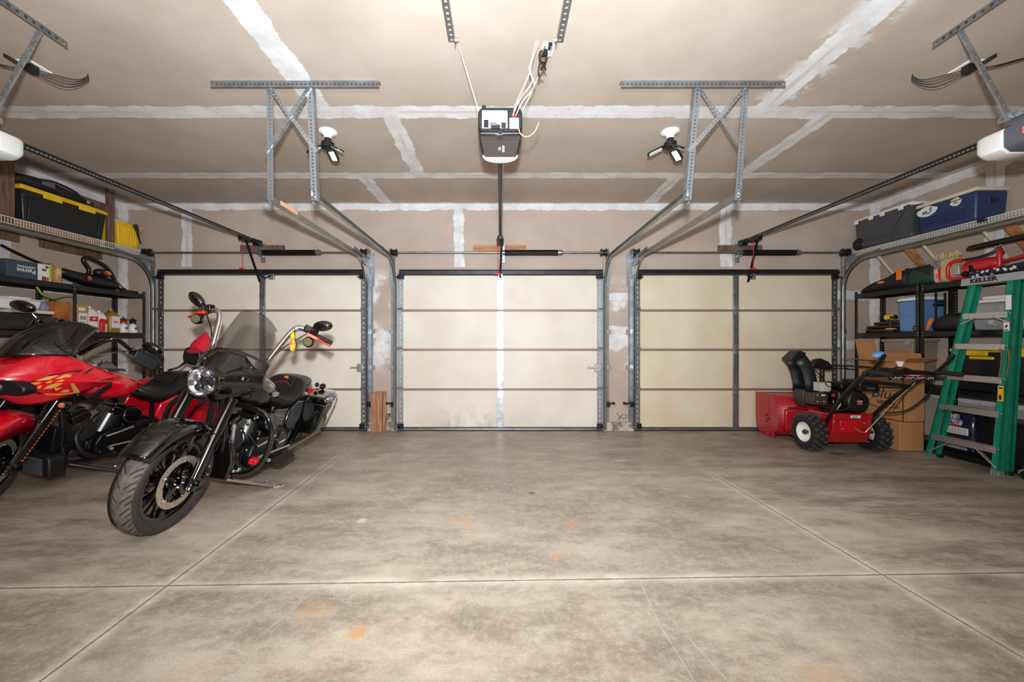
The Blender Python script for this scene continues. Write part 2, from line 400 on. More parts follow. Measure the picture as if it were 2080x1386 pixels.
m_conc = mat('bare_curb_concrete', (196, 184, 168), 0.85, col2=(120, 104, 88), vs=9, bump=0.4, bs=50)
for i, (a, b_) in enumerate(((XL, -4.60), (-1.775, -1.39), (1.39, 1.785), (4.535, XR))):
    structure('trim_%d' % (i+1), m_conc, lambda b: b.bx(a, b_, W-.03, W, 0, 0.115))

# ---------------------------------------------------------------- garage doors
def door_panel_mat(name, dirt, tint, dx0, dx1):
    t = NT(name); vec, x, y, z = t.pos()
    n = t.noise(vec, 1.5, 5, 0.6); n2 = t.noise(vec, 7, 5, 0.7, (1, 1, 0.5))
    c = t.mix(t.ramp(n, 0.3, 0.7), rgb(*tint), rgb(tint[0]-10, tint[1]-14, tint[2]-20))
    d = t.math('MULTIPLY', t.ramp(z, 0.05, dirt, 1.0, 0.0), t.ramp(n2, 0.40, 0.70)); d = t.math('MULTIPLY', d, t.math('ADD', t.math('MULTIPLY', t.rng(x, dx0, dx1, 0.3), 0.85), 0.1))
    c = t.mix(t.math('MULTIPLY', d, 0.6), c, rgb(150, 122, 92))
    t.L(c, t.b.inputs['Base Color']); t.b.inputs['Roughness'].default_value = 0.6
    t.b.inputs['Specular IOR Level'].default_value = 0.3
    return t.m
PM = [door_panel_mat('door_panel_cream', 0.2, (238, 228, 214), -4.0, -3.6), door_panel_mat('door_panel_pale_cream', 0.42, (226, 216, 205), -.85, 0.0), door_panel_mat('door_panel_yellowed_cream', 0.5, (224, 209, 186), 3.7, 4.6)]
m_seam = mat('brown_panel_joint', (150, 122, 110), 0.5, 0.2)
m_dirty_white = mat('door_edge_white', (222, 220, 218), 0.5)
SE = [0.035, 0.553, 1.085, 1.612, 2.095]
YP = W-0.012
def door(i, x0, x1, lock):
    root = thing('door_%d' % (i+1), ((x0+x1)/2, YP, 0), None, None, kind='structure')
    o = V(root.location); xc = (x0+x1)/2; w = x1-x0
    def B(): return MB()
    def done(b, name, m, **k):
        b.v = [tuple(V(p)-o) for p in b.v]; return b.build(name, m, root, **k)
    for k in range(4):
        z0, z1 = SE[k], SE[k+1]
        b = B(); b.bx(x0, x1, YP, YP+0.04, z0+0.012, z1-0.012); done(b, 'door_panel', PM[i], bevel=0.004)
        if k:
            b = B(); b.bx(x0+.005, x1-.005, YP-0.004, YP+.03, z0-0.016, z0+0.016); b.bx(x0+.005, x1-.005, YP-0.013, YP, z0-0.005, z0+0.011); done(b, 'panel_joint', m_seam, bevel=0.003)
        # end stiles (perforated) and centre stile
        for sx, nm in ((x0+0.004, 1), (x1-0.074, -1)):
            b = B(); b.perf((sx, YP-0.012, z0+0.006), (sx, YP-0.012, z1-0.006), (0.07, 0, 0), 0.064, 0.017, 0.003, hw=0.018)
            b.bx(sx+(0.068 if nm > 0 else 0), sx+(0.07 if nm > 0 else 0.002), YP-.012, YP, z0+.006, z1-.006)
            if k < 3: b.box((sx+0.035, YP-0.015, z1-.05), (0.05, 0.008, 0.06))
            done(b, 'end_stile', M_['galv'] if i == 1 else M_['galv_dark'])  # middle door gets brighter steel: its flash-lit look is put into the colour
            b = B(); b.bx(min(sx-.002, sx), sx+.072, YP-.02, YP-.011, z0-.02 if k else z0+.002, z0+.045)
            b.cyl((sx-0.03 if nm > 0 else sx+.1, YP-0.034, z0+.02), (sx+.07 if nm > 0 else sx, YP-.034, z0+.02), 0.007, n=8)
            b.cyl((sx-.03 if nm > 0 else sx+.1, YP-.034, z0+.02), (sx-.012 if nm > 0 else sx+.082, YP-.034, z0+.02), 0.02, n=12)
            done(b, 'roller_hinge', M_['galv_dark'])
        b = B(); cw = 0.042
        b.bx(xc-cw, xc+cw, YP-0.004, YP, z0+.012, z1-.012); b.bx(xc-cw+.008, xc+cw-.008, YP-0.016, YP-.003, z0+.012, z1-.012)
        for q in range(9): b.cyl((xc+(0.012 if q % 2 else -0.012), YP-.0165, z0+.07+q*.048), (xc+(0.012 if q % 2 else -0.012), YP-.0185, z0+.07+q*.048), 0.004, n=6)
        done(b, 'centre_stile', M_['galv'] if i == 1 else M_['galv_dark'], bevel=0.002)  # same lit and less lit steel tones painted by door
        if k:
            b = B(); b.box((xc, YP-.022, z0+.035), (0.045, 0.012, 0.05)); b.box((xc, YP-.022, z0-.03), (0.045, .012, .04)); b.cyl((xc-.03, YP-.026, z0+.002), (xc+.03, YP-.026, z0+.002), 0.008, n=8)
            done(b, 'centre_hinge', M_['galv'])
    b = B(); b.bx(x0+.03, x1-.01, YP-.06, YP-.004, 2.095, 2.10); b.bx(x0+.03, x1-.01, YP-.06, YP-.056, 2.10, 2.135); b.bx(x0+.03, x1-.01, YP-.055, YP-.01, 2.145, 2.155)
    done(b, 'top_strut', M_['dark_steel'])
    b = B(); b.bx(x0, x1, YP-0.02, YP+.02, 0.0, 0.012); done(b, 'bottom_seal', M_['black_soft'], bevel=0.003)
    b = B(); b.bx(x0+.01, x1-.01, YP-.012, YP+.03, 0.012, 0.036); done(b, 'bottom_retainer', M_['galv_dark'])
    for sx in (x0+.005, x1-.085):
        b = B(); b.bx(sx, sx+.08, YP-.05, YP-.016, 0.03, 0.10); b.cyl((sx+.01, YP-.055, .06), (sx+.07, YP-.055, .06), .012, n=8); done(b, 'bottom_bracket', M_['dark_steel'], bevel=.004)
    for sx in (x0+.005, x1-.09):
        b = B(); b.bx(sx, sx+.085, YP-.045, YP-.012, 2.03, 2.09); b.cyl((sx-.02, YP-.06, 2.055), (sx+.1, YP-.06, 2.055), .008, n=8); done(b, 'top_bracket', M_['dark_steel'], bevel=.003)
    if lock:
        b = B(); z = 1.19-52/151.0*1.0
        b.box((x1-.075, YP-.035, z), (0.085, 0.035, 0.105)); b.bx(x1-.2, x1-.11, YP-.045, YP-.035, z-.006, z+.012); b.box((x1-.2, YP-.04, z+.003), (.014, .02, .03))
        b.bx(x1-.16, x1+.03, YP-.028, YP-.02, z-.01, z+.01)
        done(b, 'slide_lock', M_['alu'], bevel=0.004)
    return root
for i, (a, b_) in enumerate(DOORS): door(i, a, b_, i < 2)
# white jamb stops round each opening
k = 5
for (a, b_) in DOORS:
    pass

# ---------------------------------------------------------------- tracks
def track(x, side, label, y_end=3.0, ymark=None):
    """side +1: channel opens to +x"""
    r = 0.38; zt = 2.288 if abs(x) < 3 else 2.262; yv = W-0.075
    path = [V((x, yv, 0.03)), V((x, yv, 1.0)), V((x, yv, zt-r))]
    for i in range(1, 13):
        a = PI/2*i/12; path.append(V((x, yv-r*(1-math.cos(a)), zt-r+r*math.sin(a))))
    path.append(V((x, y_end, zt+0.008)))
    prof = [(-.026, .0), (-.026, .022), (-.018, .028), (-.018, .022), (-.022, .016), (-.022, .004), (.022, .004), (.022, .016), (.018, .022), (.018, .028), (.026, .022), (.026, 0)]
    rings = []; n = len(path)
    for i in range(n):
        d = (path[min(i+1, n-1)]-path[max(i-1, 0)]).normalized(); nx = V((side, 0, 0)); up = d.cross(V((1, 0, 0))).normalized()
        rings.append([path[i]+up*a+nx*(b-.004) for a, b in prof])
    root = thing('door_track', (x, yv, 0), label, 'garage door track', group='roller tracks of the garage doors')
    o = V((x, yv, 0))
    def done(b, *a, **k):
        b.v = [tuple(V(p)-o) for p in b.v]; return b.build(*a, **k)
    b = MB(); b.loft([[tuple(q) for q in r_] for r_ in rings]); done(b, 'rail_channel', M_['track'], root, angle=50)
    # angle iron along the vertical, jamb brackets, and a flag bracket
    xo = x-side*0.012
    b = MB(); b.bx(min(xo, xo-side*.004), max(xo, xo-side*.004), yv-.0, W-.002, 0.03, zt-.2); b.bx(min(xo, xo-side*.05), max(xo, xo-side*.05), W-.006, W-.002, 0.03, zt-.2)
    done(b, 'wall_angle', M_['galv_dark'], root)
    for z in (0.32, 0.82, 1.30):
        b = MB(); b.bx(min(xo-side*.004, xo-side*.08), max(xo-side*.004, xo-side*.08), W-.012, W-.006, z, z+.06); b.bx(min(xo-side*.004, xo-side*.009), max(xo-side*.004, xo-side*.009), yv+.01, W-.006, z, z+.06)
        done(b, 'jamb_bracket', M_['galv'], root)
    b = MB(); b.perf((xo-side*.005, W-.012, 1.93), (xo-side*.005, W-.012, 2.38), (-side*.07, 0, 0), .05, .012, .003)
    b.bx(min(xo-side*.004, xo), max(xo-side*.004, xo), yv-.17, W-.004, 2.20, 2.33)
    done(b, 'flag_bracket', M_['galv'], root)
    b = MB(); b.perf((x-side*.014, yv-.5, zt+.02), (x-side*.014, W-.03, zt-.03), (0, 0.0, .04), .05, .012, .003); done(b, 'track_support_angle', M_['galv_dark'], root)
    return root, done
TR = {}
names = {0: ('left bay', 'far left'), }
labs = ['curved steel door track beside the yellow totes, at the far left wall', 'curved steel track right of the leftmost garage door, with an orange sticker patch',
        'curved steel track on the left edge of the middle garage door', 'curved steel track on the right edge of the middle garage door',
        'curved steel track on the left edge of the rightmost garage door', 'curved steel door track under the wire shelf with the coolers, at the far right wall']
xs = [(-4.62, 1, 0.6), (-1.772, -1, 3.0), (-1.405, 1, 3.0), (1.40, -1, 3.0), (1.783, 1, 3.0), (4.56, -1, 0.6)]
for (x, s, ye), lb in zip(xs, labs):
    r, dn = track(x, s, lb, ye)
    if x == -1.772:
        b = MB(); b.bx(x+.0035, x+.006, 3.25, 3.52, 2.295, 2.33); dn(b, 'torn_sticker', mat('orange_sticker', (232, 176, 130), 0.6), r)
for x, lb in ((-1.74, 'black photo eye low beside the short wood blocks, left pillar'), (-1.43, 'black photo eye low on the right side of the left pillar'), (1.43, 'black photo eye low on the left side of the right pillar'), (1.75, 'black photo eye low on the right side of the right pillar')):
    s = 1 if x in (-1.74, 1.43) else -1
    t_ = thing('photo_eye', (x, W-.06, .36), lb, 'door sensor', group='photo eyes at the door tracks')
    b = MB(); b.box((0, 0, 0), (.045, .05, .065)); b.cyl((-.02*s*0-.0, -.025, 0), (0, -.032, 0), .016, n=12); b.build('sensor_body', M_['black'], t_, bevel=.005)
    b = MB(); b.box((s*.05, .01, .01), (.1, .012, .02)); b.box((s*.09, .03, .01), (.02, .05, .03)); b.build('bracket', M_['dark_steel'], t_)

# ---------------------------------------------------------------- torsion shafts
ZS = 1.19+178/151.0; YS = W-0.11
for i, (x0, x1, sp, lb) in enumerate(((-4.72, -1.72, -3.16, 'torsion shaft and black spring above the leftmost garage door'), (-1.47, 1.44, .03, 'torsion shaft and black spring above the middle garage door'), (1.72, 4.62, 3.16, 'torsion shaft and black spring above the rightmost garage door'))):
    t_ = thing('torsion_shaft', ((x0+x1)/2, YS, ZS), lb, 'garage door spring', group='torsion shafts over the doors'); xm = (x0+x1)/2
    b = MB(); b.cyl((x0-xm, 0, 0), (x1-xm, 0, 0), 0.0135, n=12); b.build('shaft', M_['galv_dark'], t_)
    for s, xd in ((1, x0+.075), (-1, x1-.075)):
        b = MB(); b.lathe([(.0, -.04), (.05, -.04), (.052, -.03), (.036, -.025), (.04, .02), (.05, .024), (.052, .034), (.02, .036), (.02, .045), (0, .045)], (xd-xm, 0, 0), (1, 0, 0), 20); b.build('cable_drum', M_['dark_steel'], t_)
        b = MB(); b.perf((xd-xm-s*.055, -.04, -.06), (xd-xm-s*.055, -.04, .05), (0, .145, 0), .05, .012, .003, 2); b.build('end_bearing_plate', M_['galv'], t_)
        b = MB(); b.tube([(xd-xm, .0+.036*0+.03, 0), (xd-xm, .03, -ZS+.1)], .0025, 5); b.build('lift_cable', M_['galv_dark'], t_)
    L = .70
    b = MB(); pts = []
    nt = 62
    for k in range(nt*8+1):
        a = 2*PI*k/8; pts.append((sp-xm+.03+L*k/(nt*8), .034*math.cos(a), .034*math.sin(a)))
    b.tube(pts, 0.0056, 5); b.build('torsion_spring', M_['black_metal'], t_)
    b = MB()
    for q in (.0, L+.06): b.lathe([(0, -.03), (.03, -.03), (.034, 0), (.03, .035), (0, .035)], (sp-xm+q, 0, 0), (1, 0, 0), 14); b.box((sp-xm+q, 0, .03), (.02, .012, .03))
    b.build('winding_cone', M_['galv_dark'], t_)
    b = MB(); b.perf((sp-xm-.03, .06, -.12), (sp-xm-.03, .06, .13), (.06, 0, 0), .06, .014, .003); b.bx(sp-xm-.003, sp-xm+.003, -.03, .062, -.05, .04); b.build('centre_bracket', M_['galv'], t_)
    o = MB(); yb = W-.045
    woodx = [(-3.47, -2.89), (-.36, .345), (2.92, 3.50)][i]
    o.bx(woodx[0], woodx[1], yb, W-.001, ZS+.02, ZS+.115)
    o.build('wood_block', [M_['wood_dark'], M_['wood'], M_['wood_dark']][i], bevel=.004,
        label=['dark pine board on the wall above the leftmost garage door', 'orange pine board on the wall above the middle garage door', 'brown pine board on the wall above the rightmost garage door'][i], cat='board', group='pine boards behind the door springs')
for x0, x1, lb in ((-1.675, -1.60, 'front pine block with a round knot standing on the left pillar curb'), (-1.595, -1.535, 'narrow pine block behind the knotted one on the left pillar curb')):
    b = MB(); z1 = .115
    if x0 == -1.675: b.bx(-1.71, -1.56, W-.10, W-.062, 0.0, .52)
    else: b.bx(-1.665, -1.52, W-.058, W-.034, 0.0, .53)
    b.build('wood_block', M_['wood_v'], bevel=.003, label=lb, cat='board', group='wood blocks on the left pillar')
b = MB(); pts = [(-1.50+.045*math.cos(a)*(.8+.2*math.sin(3*a)), W-.05, .19+.045*math.sin(a*1.1)) for a in [i*.7 for i in range(24)]]
b.tube(pts, .003, 5, k=3); b.build('cable_coil', M_['black'], label='small tangle of thin dark cable beside the wood blocks on the left pillar', cat='cable')
b = MB(); b.tube([(1.56, W-.02, .24), (1.60, W-.04, .19), (1.66, W-.04, .17), (1.70, W-.03, .20), (1.64, W-.03, .22), (1.58, W-.03, .15)], .003, 5, k=5); b.build('sensor_wire', M_['black'], label='short loose dark wire low on the right pillar', cat='cable')

# ---------------------------------------------------------------- hanging brackets
def angle_iron(b, p0, p1, w1, w2, pitch=.025, hole=.011):
    b.perf(p0, p1, w1, pitch, hole); b.perf(p0, p1, w2, pitch, hole)
def hanger(xa, xb, legs, y, lab):
    t_ = thing('hanging_bracket', ((xa+xb)/2, y, ZC), lab, 'ceiling bracket', group='perforated steel brackets carrying the tracks')
    o = V(t_.location)
    def done(b, nm, m=M_['galv']):
        b.v = [tuple(V(p)-o) for p in b.v]; return b.build(nm, m, t_, smooth=False)
    b = MB(); b.perf((xa, y-.03, ZC-.003), (xb, y-.03, ZC-.003), (0, .05, 0), .03, .012); b.perf((xa, y-.03, ZC-.003), (xb, y-.03, ZC-.003), (0, 0, -.045), .03, .012); done(b, 'ceiling_angle', M_['galv_dark'])
    T = []
    for (xt, xl, s) in legs:
        p0 = V((xt, y+.005, ZC-.01)); p1 = V((xl, 3.02, 2.25)); T.append((p0, p1, s))
        b = MB(); angle_iron(b, p0, p1, (s*.045, 0, 0), (0, .045, 0)); done(b, 'upright')
    (a0, a1, s0), (b0, b1, s1) = T
    f = 0.58
    b = MB(); q0 = a0+V((.0, -.004, -.01)); q1 = b0.lerp(b1, f)+V((0, -.004, 0)); b.perf(q0, q1, V((.02, 0, .018)), .026, .011); done(b, 'cross_brace')
    b = MB(); q0 = b0+V((0, -.008, -.01)); q1 = a0.lerp(a1, f)+V((0, -.008, 0)); b.perf(q0, q1, V((-.02, 0, .018)), .026, .011); b.perf(q0, q1, V((0, .03, 0)), .026, .011); done(b, 'cross_brace')
    b = MB()
    for p0, p1, s in T:
        for q in (p0, p1): b.cyl(q+V((s*.022, -.012, -.02)), q+V((s*.022, .008, -.02)), .009, n=6)
    done(b, 'bolts', M_['galv'])
hanger(-2.06, -.86, [(-1.68, -1.74, 1), (-1.35, -1.37, -1)], 2.90, 'perforated steel bracket with crossed braces hanging left of the middle opener')
hanger(.86, 2.03, [(1.40, 1.385, 1), (1.79, 1.80, -1)], 2.90, 'perforated steel bracket with crossed braces hanging right of the middle opener')

# ---------------------------------------------------------------- ceiling lamps
m_led = mat('led_diffuser', (236, 236, 234), 0.3)
def lamp(x, y, a0, lab):
    t_ = thing('ceiling_lamp', (x, y, ZC), lab, 'ceiling lamp', group='screw-in wing lamps on the ceiling')
    b = MB(); b.lathe([(.0, -.002), (.078, -.002), (.08, -.012), (.07, -.022), (.045, -.03), (.034, -.045), (.03, -.065), (0, -.065)], (0, 0, 0), (0, 0, 1), 28); b.v = [(p[0], p[1], -abs(p[2])) for p in b.v]; b.build('porcelain_base', M_['white'], t_)
    b = MB(); b.lathe([(0, 0), (.028, 0), (.03, .03), (.055, .045), (.055, .09), (.03, .105), (0, .105)], (0, 0, -.06), (0, 0, -1), 24); b.build('lamp_hub', M_['black'], t_)
    for k in range(3):
        a = a0+k*2*PI/3; Rm = Matrix.Rotation(a, 3, 'Z') @ Matrix.Rotation([.5, .35, .6][k], 3, 'Y')
        b = MB(); b.prism(rrect(.15, .085, .035, 5), (0, 0, 0), (1, 0, 0), (0, 1, 0), (0, 0, .012)); q = [Rm @ (V(p)+V((.125, 0, 0))) + V((0, 0, -.12)) for p in b.v]; b.v = [tuple(p) for p in q]
        w = b.build('lamp_wing', M_['black'], t_, bevel=.003)
        b = MB(); b.prism(rrect(.11, .05, .01, 3), (0, 0, 0), (1, 0, 0), (0, 1, 0), (0, 0, .004)); q = [Rm @ (V(p)+V((.128, 0, -.005))) + V((0, 0, -.12)) for p in b.v]; b.v = [tuple(p) for p in q]
        b.build('led_plate', m_led, w)
lamp(-1.52, 3.56, -.5, 'white ceiling lamp base with black three-wing bulb, behind the left bracket')
lamp(1.50, 3.56, .7, 'white ceiling lamp base with black three-wing bulb, left of the right bracket')
# ================================================================ OPENERS
def local(b, o): b.v = [tuple(V(p)-V(o)) for p in b.v]; return b
m_ogrey = mat('opener_grey_paint', (98, 98, 106), 0.4, 0.2)
m_terminal = mat('printed_label_sheet', (222, 222, 224), 0.4, col2=(120, 122, 128), vs=26)
m_lens = mat('frosted_lens', (226, 226, 222), 0.3)
def hang_angle(x, y0, y1, s, lab, cat='ceiling bracket'):
    b = MB(); b.perf((x, y0, ZC-.003), (x, y1, ZC-.003), (s*.045, 0, 0), .04, .016); b.perf((x, y0, ZC-.003), (x, y1, ZC-.003), (0, 0, -.04), .04, .016)
    o = V((x, (y0+y1)/2, ZC)); local(b, o); r = b.build('ceiling_angle_iron', M_['galv_dark'], smooth=False, label=lab, cat=cat, group='angle irons that hang the door openers'); r.location = o; return r
def rail(b, y0, z0, y1, z1, x, w=.032, h=.034):
    b.bar((x, y0, z0), (x, y1, z1), w, h)
def opener_common(t_, x, yr0, zr, side, blk=M_['black_metal']):
    o = V(t_.location)
    b = MB(); rail(b, yr0, zr, W-.19, 2.515, x); local(b, o).build('opener_rail', blk, t_, bevel=.004)
    b = MB(); n = 90
    for i in range(n):
        f = (i+.5)/n; p = V((x-side*.022 if side else x+.022, yr0+.1, zr-.012)).lerp(V((x-side*.022 if side else x+.022, W-.25, 2.503)), f); b.box(p, (.006, .018, .012))
    local(b, o).build('drive_chain', M_['galv_dark'], t_)
    b = MB(); b.box((x, W-.16, 2.51), (.05, .1, .05)); b.box((x, W-.09, 2.50), (.09, .08, .07)); b.cyl((x-.04, W-.15, 2.51), (x+.04, W-.15, 2.51), .02, n=10)
    local(b, o).build('header_bracket', M_['black_metal'], t_, bevel=.006)
    b = MB(); b.box((x, W-.36, 2.485), (.07, .16, .05)); b.cyl((x-.045, W-.36, 2.48), (x+.045, W-.36, 2.48), .018, n=10)
    tr = local(b, o).build('trolley', M_['black_metal'], t_, bevel=.006)
    p1 = V((x+.02, W-.36, 2.46)); p2 = V((x+.05, W-.12, 1.98)) if side else V((x, W-.12, 2.08))
    b = MB(); b.bar(p1, p2, .028, .008, (0, 1, 0)); 
    if side: b.tube([p2+V((-.01, 0, .1)), V((x+.10, W-.085, 2.035)), V((x+.15, W-.05, 2.075))], .012, 6)
    else: b.tube([p2, V((x, W-.07, 2.05))], .012, 6)
    local(b, o).build('door_arm', M_['black_metal'], t_)
    b = MB(); b.box((x+(.16 if side else 0), W-.036, 2.07), (.07, .04, .09)); local(b, o).build('door_bracket', M_['galv'], t_, bevel=.004)
    q = V((x-.03, W-.36, 2.47)); e = [1.19+(695-555)/151*.93, 1.19+(695-565)/151*.93][0 if side else 1]+.06
    b = MB(); b.tube([q, q+V((.0, 0, -.15)), V((q.x+.002, q.y, e))], .0035, 6); c = local(b, o).build('release_cord', mat('red_cord', (190, 40, 40), .7), t_)
    b = MB(); b.cyl((q.x-.035, q.y, e), (q.x+.035, q.y, e-.006), .012, n=10); local(b, o).build('release_handle', M_['redp'], t_, bevel=.004, label='red pull handle')
# middle unit
t_ = thing('garage_door_opener', (0, 2.8, 1.45+H), 'black and grey door opener hanging in the middle of the ceiling', 'garage door opener', group='garage door openers')
o = V(t_.location)
z1, z0 = H+1.515, H+1.352
prof = lambda y, w, za, zb, r: [(c[0], y, c[1]+(za+zb)/2) for c in rrect(w, zb-za, r, 5)]
b = MB(); b.loft([prof(2.60, .27, z0+.006, z1-.006, .03), prof(2.612, .285, z0, z1, .035), prof(2.80, .29, z0, z1, .04), prof(2.93, .28, z0-.004, z1, .04)])
local(b, o).build('housing', M_['black'], t_, angle=30)
b = MB(); b.prism([(-.128, 2.605), (.132, 2.605), (.128, 2.70), (.116, 2.93), (-.112, 2.93), (-.128, 2.70)], (0, 0, z0-.012), (1, 0, 0), (0, 1, 0), (0, 0, .016)); local(b, o).build('bottom_cover', mat('warm_grey_plastic', (88, 80, 78), .45), t_, bevel=.006)
b = MB(); b.prism([(-.128, 2.605), (.132, 2.605), (.13, 2.66), (0, 2.675), (-.128, 2.66)], (0, 0, z0-.016), (1, 0, 0), (0, 1, 0), (0, 0, .01)); local(b, o).build('cover_trim', M_['gloss'], t_, bevel=.004)
b = MB(); b.cyl((0, 2.602, z0-.002), (0, 2.592, z0-.002), .011, n=12); local(b, o).build('key_slot', M_['gloss'], t_)
b = MB(); b.loft([[(x_*.13*k_, 2.93+.10*math.sqrt(max(0, 1-x_*x_))*q_, z_) for x_ in [-1+i/8 for i in range(17)]] for k_, q_, z_ in ((1, 1, z0-.012), (1, 1, z0+.06), (.9, .8, z0+.10))]); local(b, o).build('light_lens', m_lens, t_, bevel=.006, label='ribbed white light lens')
b = MB(); b.box((-.035, 2.596, z0+.08), (.165, .006, .115)); pn = local(b, o).build('label_plate', m_terminal, t_, bevel=.004)
for (cx, cz, w, h, mm) in ((-.09, .05, .03, .05, M_['dark_steel']), (-.045, .052, .045, .012, M_['grey']), (-.03, .032, .06, .022, M_['dark_steel']), (.022, .04, .03, .035, M_['dark_steel']), (-.09, .085, .034, .03, M_['paper'])):
    b = MB(); b.box((cx, 2.592, z0+cz), (w, .003, h)); local(b, o).build('label_print', mm, pn)
b = MB(); b.box((.09, 2.596, z0+.055), (.06, .006, .07)); local(b, o).build('terminal_plate', M_['white'], t_, bevel=.003)
b = MB(); b.box((.09, 2.593, z0+.098), (.03, .01, .012)); local(b, o).build('terminal_block', M_['redp'], t_, bevel=.002)
b = MB(); b.box((.092, 2.596, z0+.115), (.06, .004, .03)); local(b, o).build('dark_recess', M_['gloss'], t_)
for s in (-1, 1):
    b = MB(); b.ell((s*.105, 2.605, z1+.004), (.014, .01, .01)); local(b, o).build('top_stud', M_['black'], t_)
text('LIFT\nMASTER', .026, V((.01, 2.80, z0-.0135))-o, (0, 1, 0), (-1, 0, 0), M_['paper'], 'logo_text', t_, label='small pale logo print')
b = MB(); b.prism(rrect(.034, .055, .002), V((-.012, 2.80, z0-.0128)), (1, 0, 0), (0, 1, 0), (0, 0, -.0006)); 
for s, xc in ((-1, -.275), (1, .345)):
    p0 = V((xc-s*.01, 2.46, ZC-.02)); p1 = V((s*.13, 2.66, z1-.03))
    b = MB(); w_ = (p1-p0).cross(V((s, 0, 0))).normalized()*.028; b.perf(p0, p1, w_, .055, .012); b.cyl(p0+V((-.01, 0, -.0)), p0+V((.012, 0, 0)), .012, n=6); b.cyl(p1+V((-.01, 0, .01)), p1+V((.012, 0, .01)), .01, n=6)
    local(b, o).build('hanger_strap', M_['galv'], t_)
opener_common(t_, 0, 2.94, H+1.385, 0)
hang_angle(-.275, 1.9, 2.50, -1, 'perforated angle iron on the ceiling, above and left of the middle opener')
hang_angle(.345, 1.9, 2.50, 1, 'perforated angle iron on the ceiling, above and right of the middle opener')
b = MB(); b.tube([(.12, 2.60, z0+.02), (.13, 2.58, z0-.02), (.17, 2.60, z0-.03), (.22, 2.62, z0+.01), (.25, 2.60, z0+.06)], .003, 6, k=6); local(b, o).build('antenna_wire', mat('yellow_wire', (222, 206, 130), .5), t_)
for i, pts in enumerate(([(.08, 2.585, z0+.1), (.13, 2.55, z0+.19), (.20, 2.53, z0+.28), (.19, 2.52, z0+.36), (.235, 2.50, z0+.50), (.27, 2.48, z0+.66)], [(.10, 2.585, z0+.1), (.14, 2.56, z0+.17), (.215, 2.55, z0+.27), (.18, 2.5, z0+.34), (.22, 2.5, z0+.45)], [(.085, 2.585, z0+.1), (.10, 2.56, z0+.16), (.18, 2.5, z0+.31), (.2, 2.5, z0+.42), (.25, 2.49, z0+.6)])):
    b = MB(); b.tube(pts, .0028, 6, k=6); local(b, o).build('white_wire', M_['white'], t_)
for i in range(3):
    pts = [(.26+.02*math.cos(a+i)+.005*i-.0006*k, 2.47+.015*math.sin(a*1.3), H+1.79-.011*k+.025*math.sin(a+i*2)) for k, a in enumerate([j*.8 for j in range(14)])]
    b = MB(); b.tube(pts, .0045, 6, k=4); local(b, o).build('bundled_cord', M_['dark_steel'] if i != 1 else mat('brown_cord', (112, 78, 58), .6), t_)
b = MB(); b.box((.30, 2.56, ZC-.006), (.075, .11, .012)); b.build('outlet_plate', M_['white'], bevel=.003, label='white outlet plate on the ceiling behind the middle opener strap', cat='outlet')
b = MB(); b.box((.285, 2.56, ZC-.03), (.03, .035, .04)); b.box((.31, 2.50, ZC-.027), (.025, .03, .03)); b.build('power_plug', M_['black'], bevel=.004, label='black plugs pushed into the ceiling outlet near the middle opener', cat='plug')
